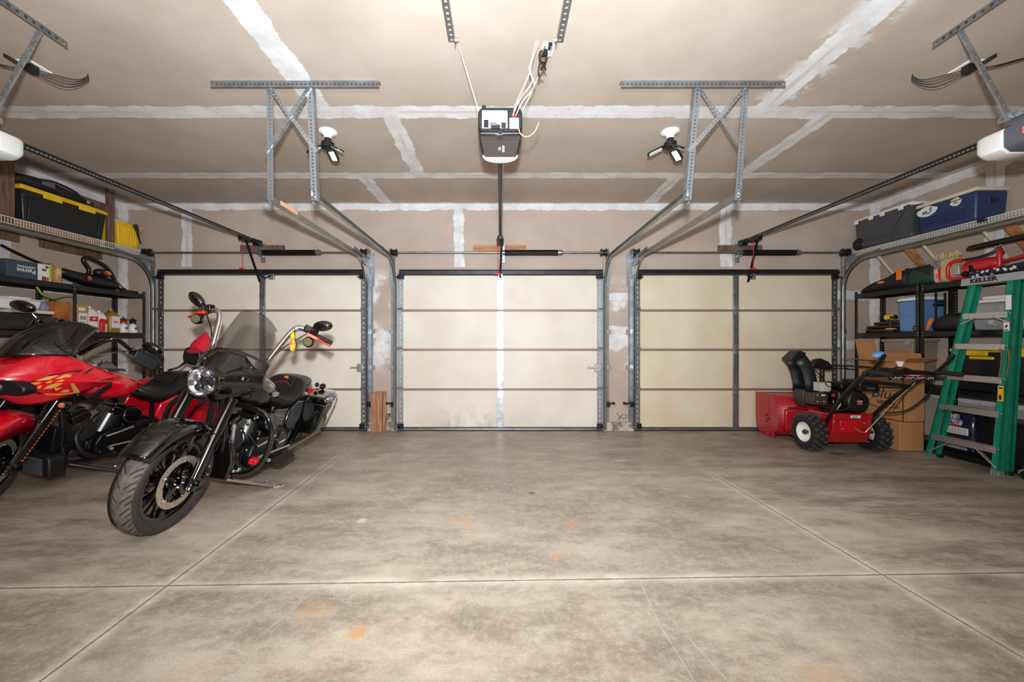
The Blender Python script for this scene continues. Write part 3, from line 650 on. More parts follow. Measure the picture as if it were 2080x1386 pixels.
# side units
for s, lab, txt in ((-1, 'grey opener with white end lens above the leftmost bay', '1/2 HP'), (1, 'grey opener with white lens and red badge above the rightmost bay', None)):
    xi = s*3.06; xo = s*3.36; xc = s*3.21
    t_ = thing('garage_door_opener', (xc, 2.3, 2.5), lab, 'garage door opener', group='garage door openers'); o = V(t_.location)
    A = [(-.15, 0.03), (-.15, .13), (-.10, .21), (.10, .21), (.15, .13), (.15, .03), (.11, 0), (-.11, 0)]
    zb = H+1.155
    b = MB(); b.loft([[(xc+a, y, zb+c) for a, c in A] for y in (2.0, 2.46)]); local(b, o).build('housing', m_ogrey, t_, bevel=.012)
    b = MB(); k = [(2.462, 1, 0), (2.57, 1, .0), (2.62, .8, .03)]
    b.loft([[(xc+a*sc, y, zb+c*(1-0)*(.95 if sc == 1 else .8)+dz) for a, c in [(-.15, 0.03), (-.15, .13), (-.13, .16), (.13, .16), (.15, .13), (.15, .03), (.11, 0), (-.11, 0)]] for y, sc, dz in k]); local(b, o).build('light_lens', m_lens, t_, bevel=.01, label='white end light lens')
    b = MB(); b.box((xi-s*.001*0+s*.02, 2.44, zb+.145), (.02, .02, .012)); local(b, o).build('side_clip', M_['black'], t_)
    b = MB(); b.perf((xi+s*.02, 2.10, zb+.19), (xi+s*.02, 2.50, zb+.19), (0, 0, .035), .05, .014); local(b, o).build('mounting_strip', M_['galv'], t_)
    if s > 0:
        b = MB(); b.box((xi-.002, 2.26, zb+.085), (.004, .21, .042)); bd = local(b, o).build('badge', M_['redp'], t_, label='red name badge')
        b = MB(); b.box((xi-.003, 2.26, zb+.085), (.004, .20, .034)); local(b, o).build('badge_border', M_['paper'], bd)
        b = MB(); b.box((xi-.004, 2.26, zb+.085), (.004, .194, .029)); local(b, o).build('badge_field', M_['redp'], bd)
        text('CRAFTSMAN', .028, V((xi-.0065, 2.26, zb+.085))-o, (0, -1, 0), (0, 0, 1), M_['paper'], 'badge_text', bd, bold=.0006, sx=1.1)
        text('1/2', .028, V((xi-.002, 2.10, zb+.10))-o, (0, -1, 0), (0, 0, 1), M_['paper'], 'power_text', t_, bold=.001)
    else:
        text(txt, .04, V((xi+.002, 2.33, zb+.09))-o, (0, 1, 0), (0, 0, 1), M_['paper'], 'power_text', t_, bold=.0012, sx=1.2)
    p0 = V((s*2.70, 2.36, ZC-.02)); p1 = V((s*3.07, 2.42, zb+.20))
    b = MB(); b.perf(p0, p1, (0, .03, 0), .055, .014); b.perf(p0, p1, (s*0.0, 0.0, .0001) if False else (-s*.022, .0, -.012), .055, .012); b.cyl(p0+V((0, -.01, .0)), p0+V((0, .04, 0)), .009, n=6); b.cyl(p1+V((-s*.012, .015, 0.01)), p1+V((s*.012, .015, .01)), .012, n=6)
    local(b, o).build('hanger_strap', M_['galv'], t_)
    opener_common(t_, xc, 2.58, zb+.165, s)
    hang_angle(s*2.68, 1.9, 2.50, s, 'perforated angle iron on the ceiling in the upper %s corner of the photo' % ('left' if s < 0 else 'right'))
    b = MB(); b.box((s*3.15, 2.72, ZC-.005), (.12, .14, .01), (0, 0, 0)); pl = b.build('outlet_plate', M_['white'], bevel=.003, label='white ceiling outlet plate above the %s opener' % ('left' if s < 0 else 'right'), cat='outlet')
    q = s*2.86; wt = thing('hanging_wire', (q, 2.8, ZC), 'thin dark wires looping down from the ceiling beside the %s opener' % ('left' if s < 0 else 'right'), 'wire')
    for i in range(4):
        b = MB(); b.tube([(0, 0, 0), (s*.01, 0, -.02-.012*i), (s*(.08+.02*i), -.02, -.05-.018*i), (s*.25, -.12, -.04-.01*i), (s*.34, -.2, -.006*i)], .0028, 5, k=6); b.build('strand', M_['dark_steel'], wt)
    b = MB(); b.box((s*3.13, 2.70, ZC-.035), (.04, .05, .05)); b.tube([(s*3.13, 2.68, ZC-.05), (s*3.2, 2.6, ZC-.08), (s*3.35, 2.55, ZC-.06), (s*3.6, 2.5, ZC-.05)], .006, 6, k=5); b.build('extension_cord', M_['black'], label='black extension cord plugged into the ceiling above the %s opener' % ('left' if s < 0 else 'right'), cat='extension cord')

# ================================================================ WALL SHELVES AND STEEL SHELVING
def wire_shelf(s, y0, y1, lab):
    x0 = s*4.71; xw = s*5.02 if s > 0 else s*5.06
    t_ = thing('wire_shelf', (x0, (y0+y1)/2, 2.35), lab, 'wire shelf'); o = V(t_.location)
    zt = H+1.20; zb = H+1.135
    b = MB(); n = int((y1-y0)/.0254)
    for i in range(n+1):
        y = y0+(y1-y0)*i/n
        b.bar((x0, y, zb), (x0, y, zt), .0035, .0035, (0, 1, 0)); 
    for z in (zb, zt): b.bar((x0, y0, z), (x0, y1, z), .006, .006)
    local(b, o).build('front_lip', M_['wire'], t_, smooth=False)
    b = MB()
    for i in range(n//1+1):
        y = y0+(y1-y0)*i/n
        b.bar((x0, y, zt), (xw, y, zt), .0035, .0035)
    for f in (.35, .7, 1): b.bar((x0+(xw-x0)*f, y0, zt-.004), (x0+(xw-x0)*f, y1, zt-.004), .005, .005)
    local(b, o).build('wire_deck', M_['wire'], t_, smooth=False)
    return t_, o, zt
wl, ol, zdk = wire_shelf(-1, 3.3, W-.06, 'white wire shelf high on the left wall under the yellow and black totes')
wr, orr, _ = wire_shelf(1, 3.0, W-.06, 'white wire shelf high on the right wall under the two coolers')
for s, ys, m, nm in ((1, (3.32, 3.98, 4.55, 5.1), M_['cream'], 'diagonal_brace'), (1, (3.78, 4.72), M_['wood'], 'wood_brace')):
    for y in ys:
        b = MB(); w_ = .022 if m is M_['cream'] else .075
        b.bar((s*4.73, y, zdk-.06), (s*5.01, y-.02, zdk-.42), w_, .02 if w_ < .03 else .035); local(b, orr).build(nm, m, wr, bevel=.002)
b = MB(); b.box((4.715, 3.95, zdk-.01), (.03, .07, .03)); local(b, orr).build('lip_clip', M_['black'], wr, bevel=.005)
for y0_, y1_ in ((3.2, 4.22), (4.42, 5.1)):
    b = MB(); b.bx(-5.055, -5.02, y0_, y1_, zdk-.16, zdk-.07); local(b, ol).build('ledger_board', M_['wood_dark'], wl, bevel=.003)
b = MB(); b.bx(-4.98, -4.73, 3.85, 4.78, zdk-.045, zdk-.012); local(b, ol).build('pine_support', M_['wood'], wl)
for y, wd in ((3.86, .14), (4.905, .085)):
    b = MB(); b.bx(-4.76, -4.722, y-wd/2, y+wd/2, zdk-.06, ZC-.002)
    b.build('wooden_post', M_['wood_dark'], bevel=.004, label='%s dark wooden post above the left wire shelf, %s' % (('wide', 'left of the black tote') if wd > .1 else ('narrow', 'between the black tote and yellow crate')), cat='post')
b = MB(); b.bx(-5.055, -5.02, 3.0, 5.2, ZC-.19, ZC-.10); b.build('wall_board', M_['wood_dark'], bevel=.003, label='long dark wooden board along the top of the left wall', cat='board')

def steel_unit(name, s, xf, xb, ys, tiers, lab):
    t_ = thing(name, ((xf+xb)/2, (ys[0]+ys[-1])/2, 0), lab, 'shelving unit', group='black steel shelving units'); o = V(t_.location)
    for y in ys:
        for x, q in ((xf, 1), (xb, -1)):
            e = 1 if y == ys[0] else -1
            b = MB(); w = .038; top = 1.845
            b.perf((x, y, 0.002), (x, y, top), (0, e*w, 0), .032, .011, .002, hw=.013); b.perf((x, y, .002), (x, y, top), (s*q*w, 0, 0), .032, .011, .002, hw=.013)
            p = local(b, o).build('upright_post', M_['black_metal'], t_, smooth=False)
            b = MB()
            for z in tiers:
                for dz in (.012, .042): b.ell((x-s*q*.002, y+e*w/2, z-dz), (.003, .006, .006), 8, 5); b.ell((x+s*q*w/2, y-e*.002, z-dz), (.006, .003, .006), 8, 5)
            local(b, o).build('rivets', M_['chrome'], p, kind='stuff')
    y0, y1 = ys[0], ys[-1]
    for z in tiers:
        a, c = min(xf, xb), max(xf, xb)
        b = MB(); b.bx(a, c, y0+.002, y1-.002, z-.012, z-.002)
        for x in (a+.003, c-.013): b.bx(x, x+.01, y0+.002, y1-.002, z-.055, z)
        for y in (y0+.003, y1-.013): b.bx(a, c, y, y+.01, z-.055, z)
        b.bx(a+.004, a+.03, y0+.01, y1-.01, z-.057, z-.05); b.bx(c-.03, c-.004, y0+.01, y1-.01, z-.057, z-.05)
        local(b, o).build('shelf', M_['black_metal'], t_, bevel=.002)
    return t_
T1, T2 = 1.815, 1.305
LF, LB = -4.64, -5.045
RF, RB = 4.64, 5.005
steel_unit('steel_shelving', -1, LF, LB, (3.44, 4.42, 5.28), (T1, T2, .60, .10), 'black steel shelving against the left wall behind the red motorcycle')
steel_unit('steel_shelving', 1, RF, RB, (4.47, 5.28), (T1, T2, .70, .10), 'black steel shelving in the right corner behind the snow blower')
steel_unit('steel_shelving', 1, RF, RB, (2.62, 4.455), (T1, T2, .70, .06), 'black steel shelving on the right wall behind the green ladder')
# ================================================================ MOTORCYCLES  (x = rider's left, y = rearward, z up; origin = front tyre contact)
def sring(y, hw, zt, zb, p=2.6, n=24, x=0.0):
    cz = (zt+zb)/2; hh = (zt-zb)/2; out = []
    for i in range(n):
        a = 2*PI*i/n; c, s_ = math.cos(a), math.sin(a)
        out.append((x+hw*math.copysign(abs(c)**(2/p), c), y, cz+hh*math.copysign(abs(s_)**(2/p), s_)))
    return out
def tread_mat():
    t = NT('tire_tread'); v, x, y, z = t.pos(True)
    a = t.math('ARCTAN2', z, y); ax = t.math('ABSOLUTE', x)
    q = t.math('ADD', t.math('MULTIPLY', a, 26/(2*PI)), t.math('MULTIPLY', ax, 14.0))
    fr = t.math('ABSOLUTE', t.math('SUBTRACT', t.math('FRACT', q), 0.5))
    g = t.math('MULTIPLY', t.ramp(fr, 0.05, 0.075, 1.0, 0.0), t.rng(ax, 0.010, 0.056, 0.002))
    q2 = t.math('ADD', q, 0.5); fr2 = t.math('ABSOLUTE', t.math('SUBTRACT', t.math('FRACT', q2), 0.5))
    g = t.mx(g, t.math('MULTIPLY', t.ramp(fr2, 0.045, 0.07, 1.0, 0.0), t.rng(ax, 0.036, 0.060, 0.002)))
    n = t.noise(v, 14, 5, .7)
    c = t.mix(t.ramp(n, .35, .65), rgb(112, 102, 94), rgb(84, 76, 70)); c = t.mix(g, c, rgb(34, 31, 29))
    t.L(c, t.b.inputs['Base Color']); t.b.inputs['Roughness'].default_value = .8
    t.bump(t.math('SUBTRACT', 1.0, g), 0.5, 0.004); return t.m
m_tread = tread_mat()
m_side = mat('tire_sidewall', (52, 49, 47), 0.55, var=.2)
m_rotor = mat('drilled_steel_rotor', (206, 190, 170), 0.38, 0.7, var=.12)
m_chrome_hl = mat('headlight_reflector', (210, 212, 216), 0.12, 0.95)
m_glass = mat('clear_glass', (235, 238, 240), 0.03, trans=1.0, ior=1.1)
m_smoke = mat('smoked_windscreen', (44, 40, 38), 0.03, alpha=.40, coat=.5)
m_dsmoke = mat('dark_windscreen', (14, 14, 16), 0.07, coat=1.0)
m_fin = mat('cooling_fin_metal', (104, 102, 100), 0.35, 0.8)
m_amber = mat('amber_lens', (196, 120, 60), 0.15, coat=.6)
def xf(b, M):
    if M is not None: b.v = [tuple(M @ V(p)) for p in b.v]
    return b
def wheel(root, name, c, r, rim, w, ns, rot, M=None, steer=0.0):
    R = MB(); hw = w/2
    R.lathe([(rim-.012, -hw*.72), (rim+.006, -hw*.74), (rim+.006, -hw*.66), (rim-.02, -hw*.5), (rim-.022, hw*.5), (rim+.006, hw*.66), (rim+.006, hw*.74), (rim-.012, hw*.72)], (0, 0, 0), (1, 0, 0), 56, cap=False)
    ro = R.build(name, M_['gloss'], root); ro.location = c; ro.rotation_euler = (0, 0, steer)
    b = MB(); prof = []
    for i in range(17):
        a = -1.0+2*i/16; prof.append((rim+(r-rim)*(1-abs(a)**3.2)**.6+(.0 if abs(a) < 1 else 0), a*hw))
    prof = [(rim, -hw*.70)]+[(rr, h) for rr, h in prof if rr > rim+.004]+[(rim, hw*.70)]
    b.lathe([(rr, h) for rr, h in prof if abs(h) <= hw*.86 or False], (0, 0, 0), (1, 0, 0), 72, cap=False)
    b.build('tire', m_tread, ro)
    b = MB()
    for s in (-1, 1): b.lathe([(rim+.003, s*hw*.70), (rim+.012, s*hw*.86), (rim+(r-rim)*.5, s*hw*.985), (rim+(r-rim)*.78, s*hw*.93), (rim+(r-rim)*.84, s*hw*.86)], (0, 0, 0), (1, 0, 0), 64, cap=False)
    b.build('tire_sidewall', m_side, ro)
    b = MB(); b.lathe([(0, -.075), (.028, -.075), (.03, -.05), (.05, -.045), (.05, .045), (.03, .05), (.028, .075), (0, .075)], (0, 0, 0), (1, 0, 0), 24); hb = b.build('hub', M_['black_engine'], ro)
    b = MB()
    for k in range(ns):
        a = 2*PI*k/ns
        for s, da in ((1, .05), (-1, -.05)):
            tn = V((0, -math.sin(a), math.cos(a)))*(.0135*s); rd_ = V((0, math.cos(a), math.sin(a))); p0 = V((s*.012, 0, 0))+rd_*.046+tn; p1 = rd_*(rim-.01)+tn*1.6
            b.bar(p0, p1, .011, .020, (1, 0, 0))
        pe = V((0, (rim-.02)*math.cos(a), (rim-.02)*math.sin(a))); b.cyl(pe, pe*1.04, .006, n=6)
    b.build('spokes', M_['gloss'], ro, kind='stuff')
    if rot:
        for s in (1, -1):
            xx = s*.078
            b = MB(); n = 60; rr = .165; rings = []
            for q in range(n):
                a = 2*PI*q/n; 
                rings.append([(xx-.003, .125*math.cos(a), .125*math.sin(a)), (xx-.003, rr*math.cos(a), rr*math.sin(a)), (xx+.003, rr*math.cos(a), rr*math.sin(a)), (xx+.003, .125*math.cos(a), .125*math.sin(a))])
            b.loft(rings, closed=True)
            d = b.build('brake_rotor', m_rotor, ro, smooth=False, label='drilled steel brake disc')
            b = MB()
            for q in range(36):
                a = 2*PI*q/36; e = .137+.016*(q % 3)/2*1.3
                b.cyl((xx-.0042, e*math.cos(a), e*math.sin(a)), (xx+.0042, e*math.cos(a), e*math.sin(a)), .0034, n=6)
            b.build('drill_holes', M_['black'], d, kind='stuff')
            b = MB()
            for q in range(5):
                a = 2*PI*q/5+.3
                b.bar((xx, .03*math.cos(a), .03*math.sin(a)), (xx, .13*math.cos(a-.12), .13*math.sin(a-.12)), .03, .006, (1, 0, 0))
                b.bar((xx, .09*math.cos(a+.35), .09*math.sin(a+.35)), (xx, .13*math.cos(a-.1), .13*math.sin(a-.1)), .014, .006, (1, 0, 0))
            b.lathe([(0, -.006), (.045, -.006), (.045, .006), (0, .006)], (xx, 0, 0), (1, 0, 0), 20)
            b.build('rotor_carrier', M_['gloss'], d)
            b = MB()
            for q in range(5):
                a = 2*PI*q/5+.3; b.cyl((xx, .127*math.cos(a-.12), .127*math.sin(a-.12)), (xx+s*.008, .127*math.cos(a-.12), .127*math.sin(a-.12)), .009, n=10); b.cyl((xx, .034*math.cos(a+.5), .034*math.sin(a+.5)), (xx+s*.012, .034*math.cos(a+.5), .034*math.sin(a+.5)), .006, n=6)
            b.build('rotor_bolts', M_['chrome'], d, kind='stuff')
    return ro
def fender(b, c, r, hw, a0, a1, skirt, n=28, taper=.18, flare=0.0):
    rings = []
    for i in range(n+1):
        f = i/n; a = a0+(a1-a0)*f; k = 1-taper*(1-f)**3
        sk = skirt*(math.sin(PI*min(1, max(0, f)))**.55)+.006
        row = []
        for (x, dr) in ((-1, -sk-.03), (-1.0, -.035), (-.93, -.014), (-.75, -.002), (-.35, .004), (0, .006), (.35, .004), (.75, -.002), (.93, -.014), (1.0, -.035), (1, -sk-.03)):
            rr = r+dr+flare*(1-f)**2; row.append(V((x*hw*k, c[1]-rr*math.cos(a)*1.0, c[2]+rr*math.sin(a))))
        rings.append(row)
    vs = [p for r_ in rings for p in r_]; m = len(rings[0]); fs = [(i*m+j, (i+1)*m+j, (i+1)*m+j+1, i*m+j+1) for i in range(n) for j in range(m-1)]
    return b.add(vs, fs)
def engine(root, M=None):
    b = MB(); b.box((0, .72, .28), (.24, .30, .16)); b.cyl((-.13, .70, .29), (.13, .70, .29), .115, n=28); b.box((0, 1.0, .36), (.22, .26, .22)); b.build('crankcase', M_['black_engine'], root, bevel=.02)
    for y0, an in ((.665, -.40), (.80, .40)):
        d = V((0, math.sin(an), math.cos(an))); o = V((0, y0-.04, .36)); u = V((1, 0, 0)); w = d.cross(u)
        b = MB()
        for k in range(13):
            q = o+d*(.02+.0145*k); rad = .088 if k < 10 else .08
            b.prism([(rad*math.copysign(abs(math.cos(a))**.6, math.cos(a)), rad*math.copysign(abs(math.sin(a))**.6, math.sin(a))) for a in [2*PI*i/20 for i in range(20)]], q, u, w, d*.0055)
        b.cyl(o, o+d*.2, .07, n=20)
        cy = b.build('finned_cylinder', m_fin, root, smooth=False)
        b = MB(); b.box(o+d*.225, (.17, .15, .07), (-an, 0, 0)); b.box(o+d*.275, (.14, .12, .05), (-an, 0, 0)); b.build('rocker_cover', M_['gloss'], cy, bevel=.015, seg=3)
        b = MB()
        for s in (-1, 1):
            for e in (-1, 1): q = o+d*.19+u*(s*.082)+w*(e*.05); b.cyl(q, q+u*(s*.012), .009, n=8)
        b.build('head_bolts', M_['chrome'], cy, kind='stuff')
        for s in (-1,):
            b = MB(); b.cyl((s*.11, .70, .40), o+d*.22+u*(s*.11)+w*.03, .011, n=10); b.build('pushrod_tube', M_['gloss'], cy)
    b = MB(); b.lathe([(0, -.02), (.075, -.02), (.085, 0), (.085, .05), (.07, .068), (0, .07)], (.12, .90, .53), (.9, -.2, .35), 28); b.build('horn_cover', M_['gloss'], root, bevel=.004)
    # primary cover
    b = MB(); b.prism([(.60, .25), (.64, .22), (.80, .21), (1.12, .22), (1.2, .28), (1.2, .40), (1.12, .47), (.98, .49), (.86, .44), (.72, .46), (.62, .42), (.58, .34)], (.13, 0, 0), (0, 1, 0), (0, 0, 1), (.07, 0, 0)); pc = b.build('primary_cover', M_['black_engine'], root, bevel=.018, seg=3)
    b = MB(); b.lathe([(0, 0), (.092, 0), (.09, .012), (.075, .018), (0, .02)], (.2, 1.06, .35), (1, 0, 0), 32); b.build('derby_cover', M_['gloss'], pc)
    b = MB()
    for q in range(5): a = 2*PI*q/5+.3; b.cyl((.2, 1.06+.083*math.cos(a), .35+.083*math.sin(a)), (.215, 1.06+.083*math.cos(a), .35+.083*math.sin(a)), .006, n=8)
    for (yy, zz) in ((.62, .27), (.75, .235), (.9, .235), (1.17, .26), (.64, .42), (.80, .435), (.92, .455)): b.cyl((.2, yy, zz), (.21, yy, zz), .007, n=8)
    b.build('cover_screws', M_['chrome'], pc, kind='stuff')
    b = MB(); b.cyl((.0, .5, .24), (0, .5, .33), .04, n=16); b.cyl((.05, .51, .27), (.12, .49, .27), .035, n=16); b.box((0, .56, .3), (.18, .08, .12)); b.build('oil_filter', M_['black'], root, bevel=.006)
def pipes(root):
    b = MB()
    for s in (-1, 1): b.tube([(s*.02, .33, .88), (s*.06, .40, .60), (s*.10, .44, .24), (s*.12, .55, .19), (s*.13, .9, .18), (s*.13, 1.25, .20), (s*.14, 1.38, .36), (s*.12, 1.3, .62), (s*.06, .95, .72)], .019, 10, k=6)
    b.build('frame_tubes', M_['black_metal'], root)
    b = MB(); b.tube([(.06, .58, .50), (.10, .50, .40), (.16, .56, .25), (.2, .8, .2), (.24, 1.1, .21)], .022, 10, k=6); b.build('header_pipe', M_['black_metal'], root)
def steerM(ang):
    p = V((0, .36, 1.0)); ax = V((0, math.sin(.46), math.cos(.46)))
    return Matrix.Translation(p) @ Matrix.Rotation(ang, 4, ax) @ Matrix.Translation(-p)
def forks(root, lat, r, M, top=.98, cover=True, z0=None):
    dirv = V((0, .46, .98)).normalized(); z0 = z0 or r
    for s in (-1, 1):
        a = V((s*lat, .02, z0)); L = (top-z0)/dirv.z
        b = MB(); b.cyl(a-dirv*.03, a+dirv*(L*.55), .029, .031, 20); b.cyl(a+dirv*(L*.55), a+dirv*L, .037, .037, 20); b.lathe([(0, 0), (.03, 0), (.031, .02), (0, .03)], a-dirv*.03, -dirv, 16)
        b.box(a+V((0, 0, -.005)), (.06, .055, .07)); fk = xf(b, M).build('fork_leg', M_['gloss'], root, bevel=.003)
        b = MB(); b.cyl(a+V((s*.02, 0, 0)), a+V((s*.055, 0, 0)), .021, n=14); b.cyl(a+V((s*.02, 0, 0)), a+V((s*.035, 0, 0)), .032, n=18); xf(b, M).build('axle_cap', M_['gloss'], fk)
    for zz in (.62, .96):
        y = .02+(zz-r)*.47
        b = MB(); b.prism(rrect(lat*2+.10, .09, .03), (0, y+.0, zz), (1, 0, 0), (0, .94, -.3), (0, .01, .03)) if zz > .7 else b.tube([(-lat, y, zz), (-lat*.5, y-.02, zz+.03), (lat*.5, y-.02, zz+.03), (lat, y, zz)], .012, 8, k=4)
        xf(b, M).build('fork_brace', M_['gloss'], root, bevel=.004)
    b = MB(); b.box((lat-.02, .13, r+.05), (.05, .07, .12), (.35, 0, 0)); b.cyl((lat-.0, .12, r+.08), (lat+.02, .12, r+.08), .018, n=12); b.cyl((lat, .135, r+.025), (lat+.02, .135, r+.025), .018, n=12); cp = xf(b, M).build('brake_caliper', M_['black_engine'], root, bevel=.01)
    b = MB(); 
    for q in (.08, .025): b.cyl((lat+.02, .12, r+q), (lat+.026, .12, r+q), .01, n=8)
    xf(b, M).build('caliper_bolts', M_['chrome'], cp, kind='stuff')
    b = MB(); b.tube([(lat-.01, .15, r+.10), (lat, .22, r+.2), (.08, .30, r+.28), (.04, .28, .8), (.03, .3, .95)], .005, 6, k=6); xf(b, M).build('brake_line', M_['dark_steel'], root)
def mirror(root, M, c, s, w=.082, h=.045, tilt=0.0, stem=None, m='gloss'):
    b = MB(); b.ell(c, (w, .035, h), 20, 12, Matrix.Rotation(tilt, 3, 'Y')); mr = xf(b, M).build('mirror', M_[m], root)
    if stem: b = MB(); b.tube([stem, (V(stem)+V(c))/2+V((0, 0, .01)), V(c)+V((-s*.02, .01, -.01))], .006, 8, k=4); xf(b, M).build('mirror_stem', M_['gloss'], mr)
def seat(root, y0=.98, y1=1.72, dz=0.0, bump=.12):
    S = [(y0, .055, .80, .745), (y0+.07, .11, .765, .66), (y0+.17, .165, .735, .60), (y0+.28, .185, .745, .62), (y0+.36, .19, .80, .64), (y0+.41, .188, .86+dz, .66), (y0+.46, .175, .885+dz, .68), (y0+.56, .16, .88+dz, .72), (y1, .13, .865+dz, .76), (y1+.03, .09, .845+dz, .79)]
    b = MB(); b.loft([sring(y, hw, zt, zb, 2.7, 28) for y, hw, zt, zb in S]); st = b.build('seat', M_['seat'], root, sub=1)
    b = MB()
    for k in range(7):
        x = -.075+.025*k; b.tube([(x, y0+.335, .778), (x, y0+.375, .83), (x, y0+.405, .868)], .011, 8, k=3)
    b.build('seat_pleats', M_['seat'], st, kind='stuff')
    return st
def bags(root, m, y0=1.42, y1=1.95):
    for s in (-1, 1):
        B = lambda y, xi, xo, zt, zb: [(s*x, y, z) for x, z in ((xi, zb+.02), (xi+.02, zb), (xo-.08, zb), (xo-.035, zb+.05), (xo, zt-.06), (xo, zt), (xi, zt))]
        b = MB(); b.loft([B(y0, .19, .405, .66, .345), B(y0+.2, .19, .40, .66, .35), B(y1-.05, .19, .35, .66, .40), B(y1, .20, .32, .66, .44)])
        g = b.build('saddlebag', m, root, bevel=.018, seg=3)
        b = MB(); L = lambda y, xi, xo, zt: [(s*x, y, z) for x, z in ((xi, .668), (xo, .668), (xo+.002, .70), (xo-.03, zt), (xi+.02, zt), (xi, .70))]
        b.loft([L(y0-.004, .185, .415, .725), L(y0+.2, .185, .41, .75), L(y1-.1, .185, .37, .745), L(y1+.006, .195, .33, .715)]); b.build('bag_lid', m, g, bevel=.015, seg=3)
        b = MB(); b.box((s*.40, (y0+y1)/2-.1, .66), (.012, .06, .03)); b.build('latch', M_['gloss'], g, bevel=.004)
def common(root, body, tank_m, seat_kw={}):
    engine(root); pipes(root)
    # rear wheel and fender
    wheel(root, 'rear_wheel', (0, 1.63, .32), .32, .21, .16, 12, False)
    b = MB(); fender(b, (0, 1.63, .34), .36, .115, 1.0, 2.75, .14, taper=0); b.build('rear_fender', body, root, solid=.006)
    b = MB(); b.box((0, 2.0, .66), (.14, .04, .05)); b.build('tail_light', M_['redp'], root, bevel=.01)
    # tank
    T = [(.50, .06, .93, .80), (.54, .13, .955, .76), (.62, .175, .965, .71), (.74, .19, .955, .69), (.86, .17, .925, .70), (.96, .12, .875, .72), (1.02, .06, .82, .74), (1.05, .03, .80, .76)]
    b = MB(); b.loft([sring(y, hw, zt, zb, 2.5, 28) for y, hw, zt, zb in T]); tk = b.build('fuel_tank', tank_m, root, sub=1)
    b = MB(); b.prism(rrect(.06, .34, .02), (0, .73, .948), (1, 0, 0), (0, 1, -.10), (0, 0, .02)); b.build('tank_console', M_['gloss'], tk, bevel=.008)
    b = MB(); b.cyl((.06, .66, .95), (.065, .66, .972), .032, n=20); b.build('fuel_cap', M_['chrome'], tk, bevel=.004)
    # side cover, floorboards, shift gear
    for s in (-1, 1):
        b = MB(); b.prism([(1.10, .50), (1.14, .62), (1.30, .68), (1.42, .66), (1.40, .50), (1.30, .42), (1.18, .42)], (s*.17, 0, 0), (0, 1, 0), (0, 0, 1), (s*.03, 0, 0)); b.build('side_cover', tank_m, root, bevel=.014, seg=3)
        b = MB(); b.prism(rrect(.11, .30, .04), (s*.33, .86, .26), (1, 0, 0), (0, 1, 0), (0, 0, .014)); fb = b.build('floorboard', M_['black_metal'], root, bevel=.004)
        b = MB(); b.prism(rrect(.095, .27, .03), (s*.33, .86, .275), (1, 0, 0), (0, 1, 0), (0, 0, .006)); b.build('rubber_pad', M_['black_soft'], fb)
        b = MB(); b.bar((s*.15, .90, .25), (s*.3, .88, .255), .03, .02); b.build('board_mount', M_['black_metal'], fb)
        b = MB(); b.cyl((s*.22, 1.15, .24), (s*.25, 1.80, .27), .036, .042, 24); b.lathe([(.042, 0), (.045, .01), (.034, .015), (.03, -.05), (0, -.05)], (s*.25, 1.80, .27), (0, 1, 0), 24); b.build('exhaust_muffler', M_['gloss'] if s < 0 else mat('satin_exhaust_%s' % root.name.replace('.', '_'), (120, 110, 98), .3, .9), root)
    b = MB(); b.tube([(.20, .66, .40), (.23, .75, .43), (.235, .86, .455)], .008, 8, k=3); b.cyl((.2, .70, .30), (.30, .62, .33), .008, n=8); b.cyl((.29, .62, .33), (.34, .60, .335), .014, n=10); b.cyl((.2, .70, .30), (.3, 1.02, .34), .008, n=8); b.build('shift_linkage', M_['alu'], root)
    # kickstand
    b = MB(); b.cyl((.12, .46, .19), (.36, .71, .095), .014, .012, 12); b.tube([(.36, .71, .095), (.39, .735, .087), (.43, .745, .098)], [.012, .008], 8, k=3); b.prism(rrect(.05, .07, .02), (.385, .735, .079), (1, 0, .2), (0, 1, 0), (0, 0, .008)); ks = b.build('kickstand', M_['chrome'] if 'black' in root['label'] else M_['dark_steel'], root, bevel=.002)
    b = MB(); b.tube([(.30, .66, .13), (.31, .67, .15), (.325, .68, .145), (.325, .68, .12)], .003, 6, k=3); b.build('spring_loop', M_['chrome'], ks)
    seat(root, **seat_kw)
# ---------------------------------------------------------------- black motorcycle
LEAN = .21
bk = thing('motorcycle', (-2.185, 2.56, 0), 'black cruiser motorcycle with smoked windshield, chrome bars and round headlight', 'motorcycle', rot=(0, LEAN, .06))
common(bk, M_['gloss'], M_['gloss'])
wheel(bk, 'front_wheel', (0, 0, .325), .325, .247, .16, 11, True, steer=0.06*-1)
b = MB(); fender(b, (0, .0, .33), .368, .097, .60, 2.45, .05, flare=.035); b.build('front_fender', M_['gloss'], bk, solid=.005)
for s in (-1, 1): b = MB(); b.box((s*.088, .05, .60), (.008, .16, .05), (.1, 0, 0)); b.build('fender_bracket', M_['gloss'], bk, bevel=.003)
forks(bk, .145, .325, None, top=.84)
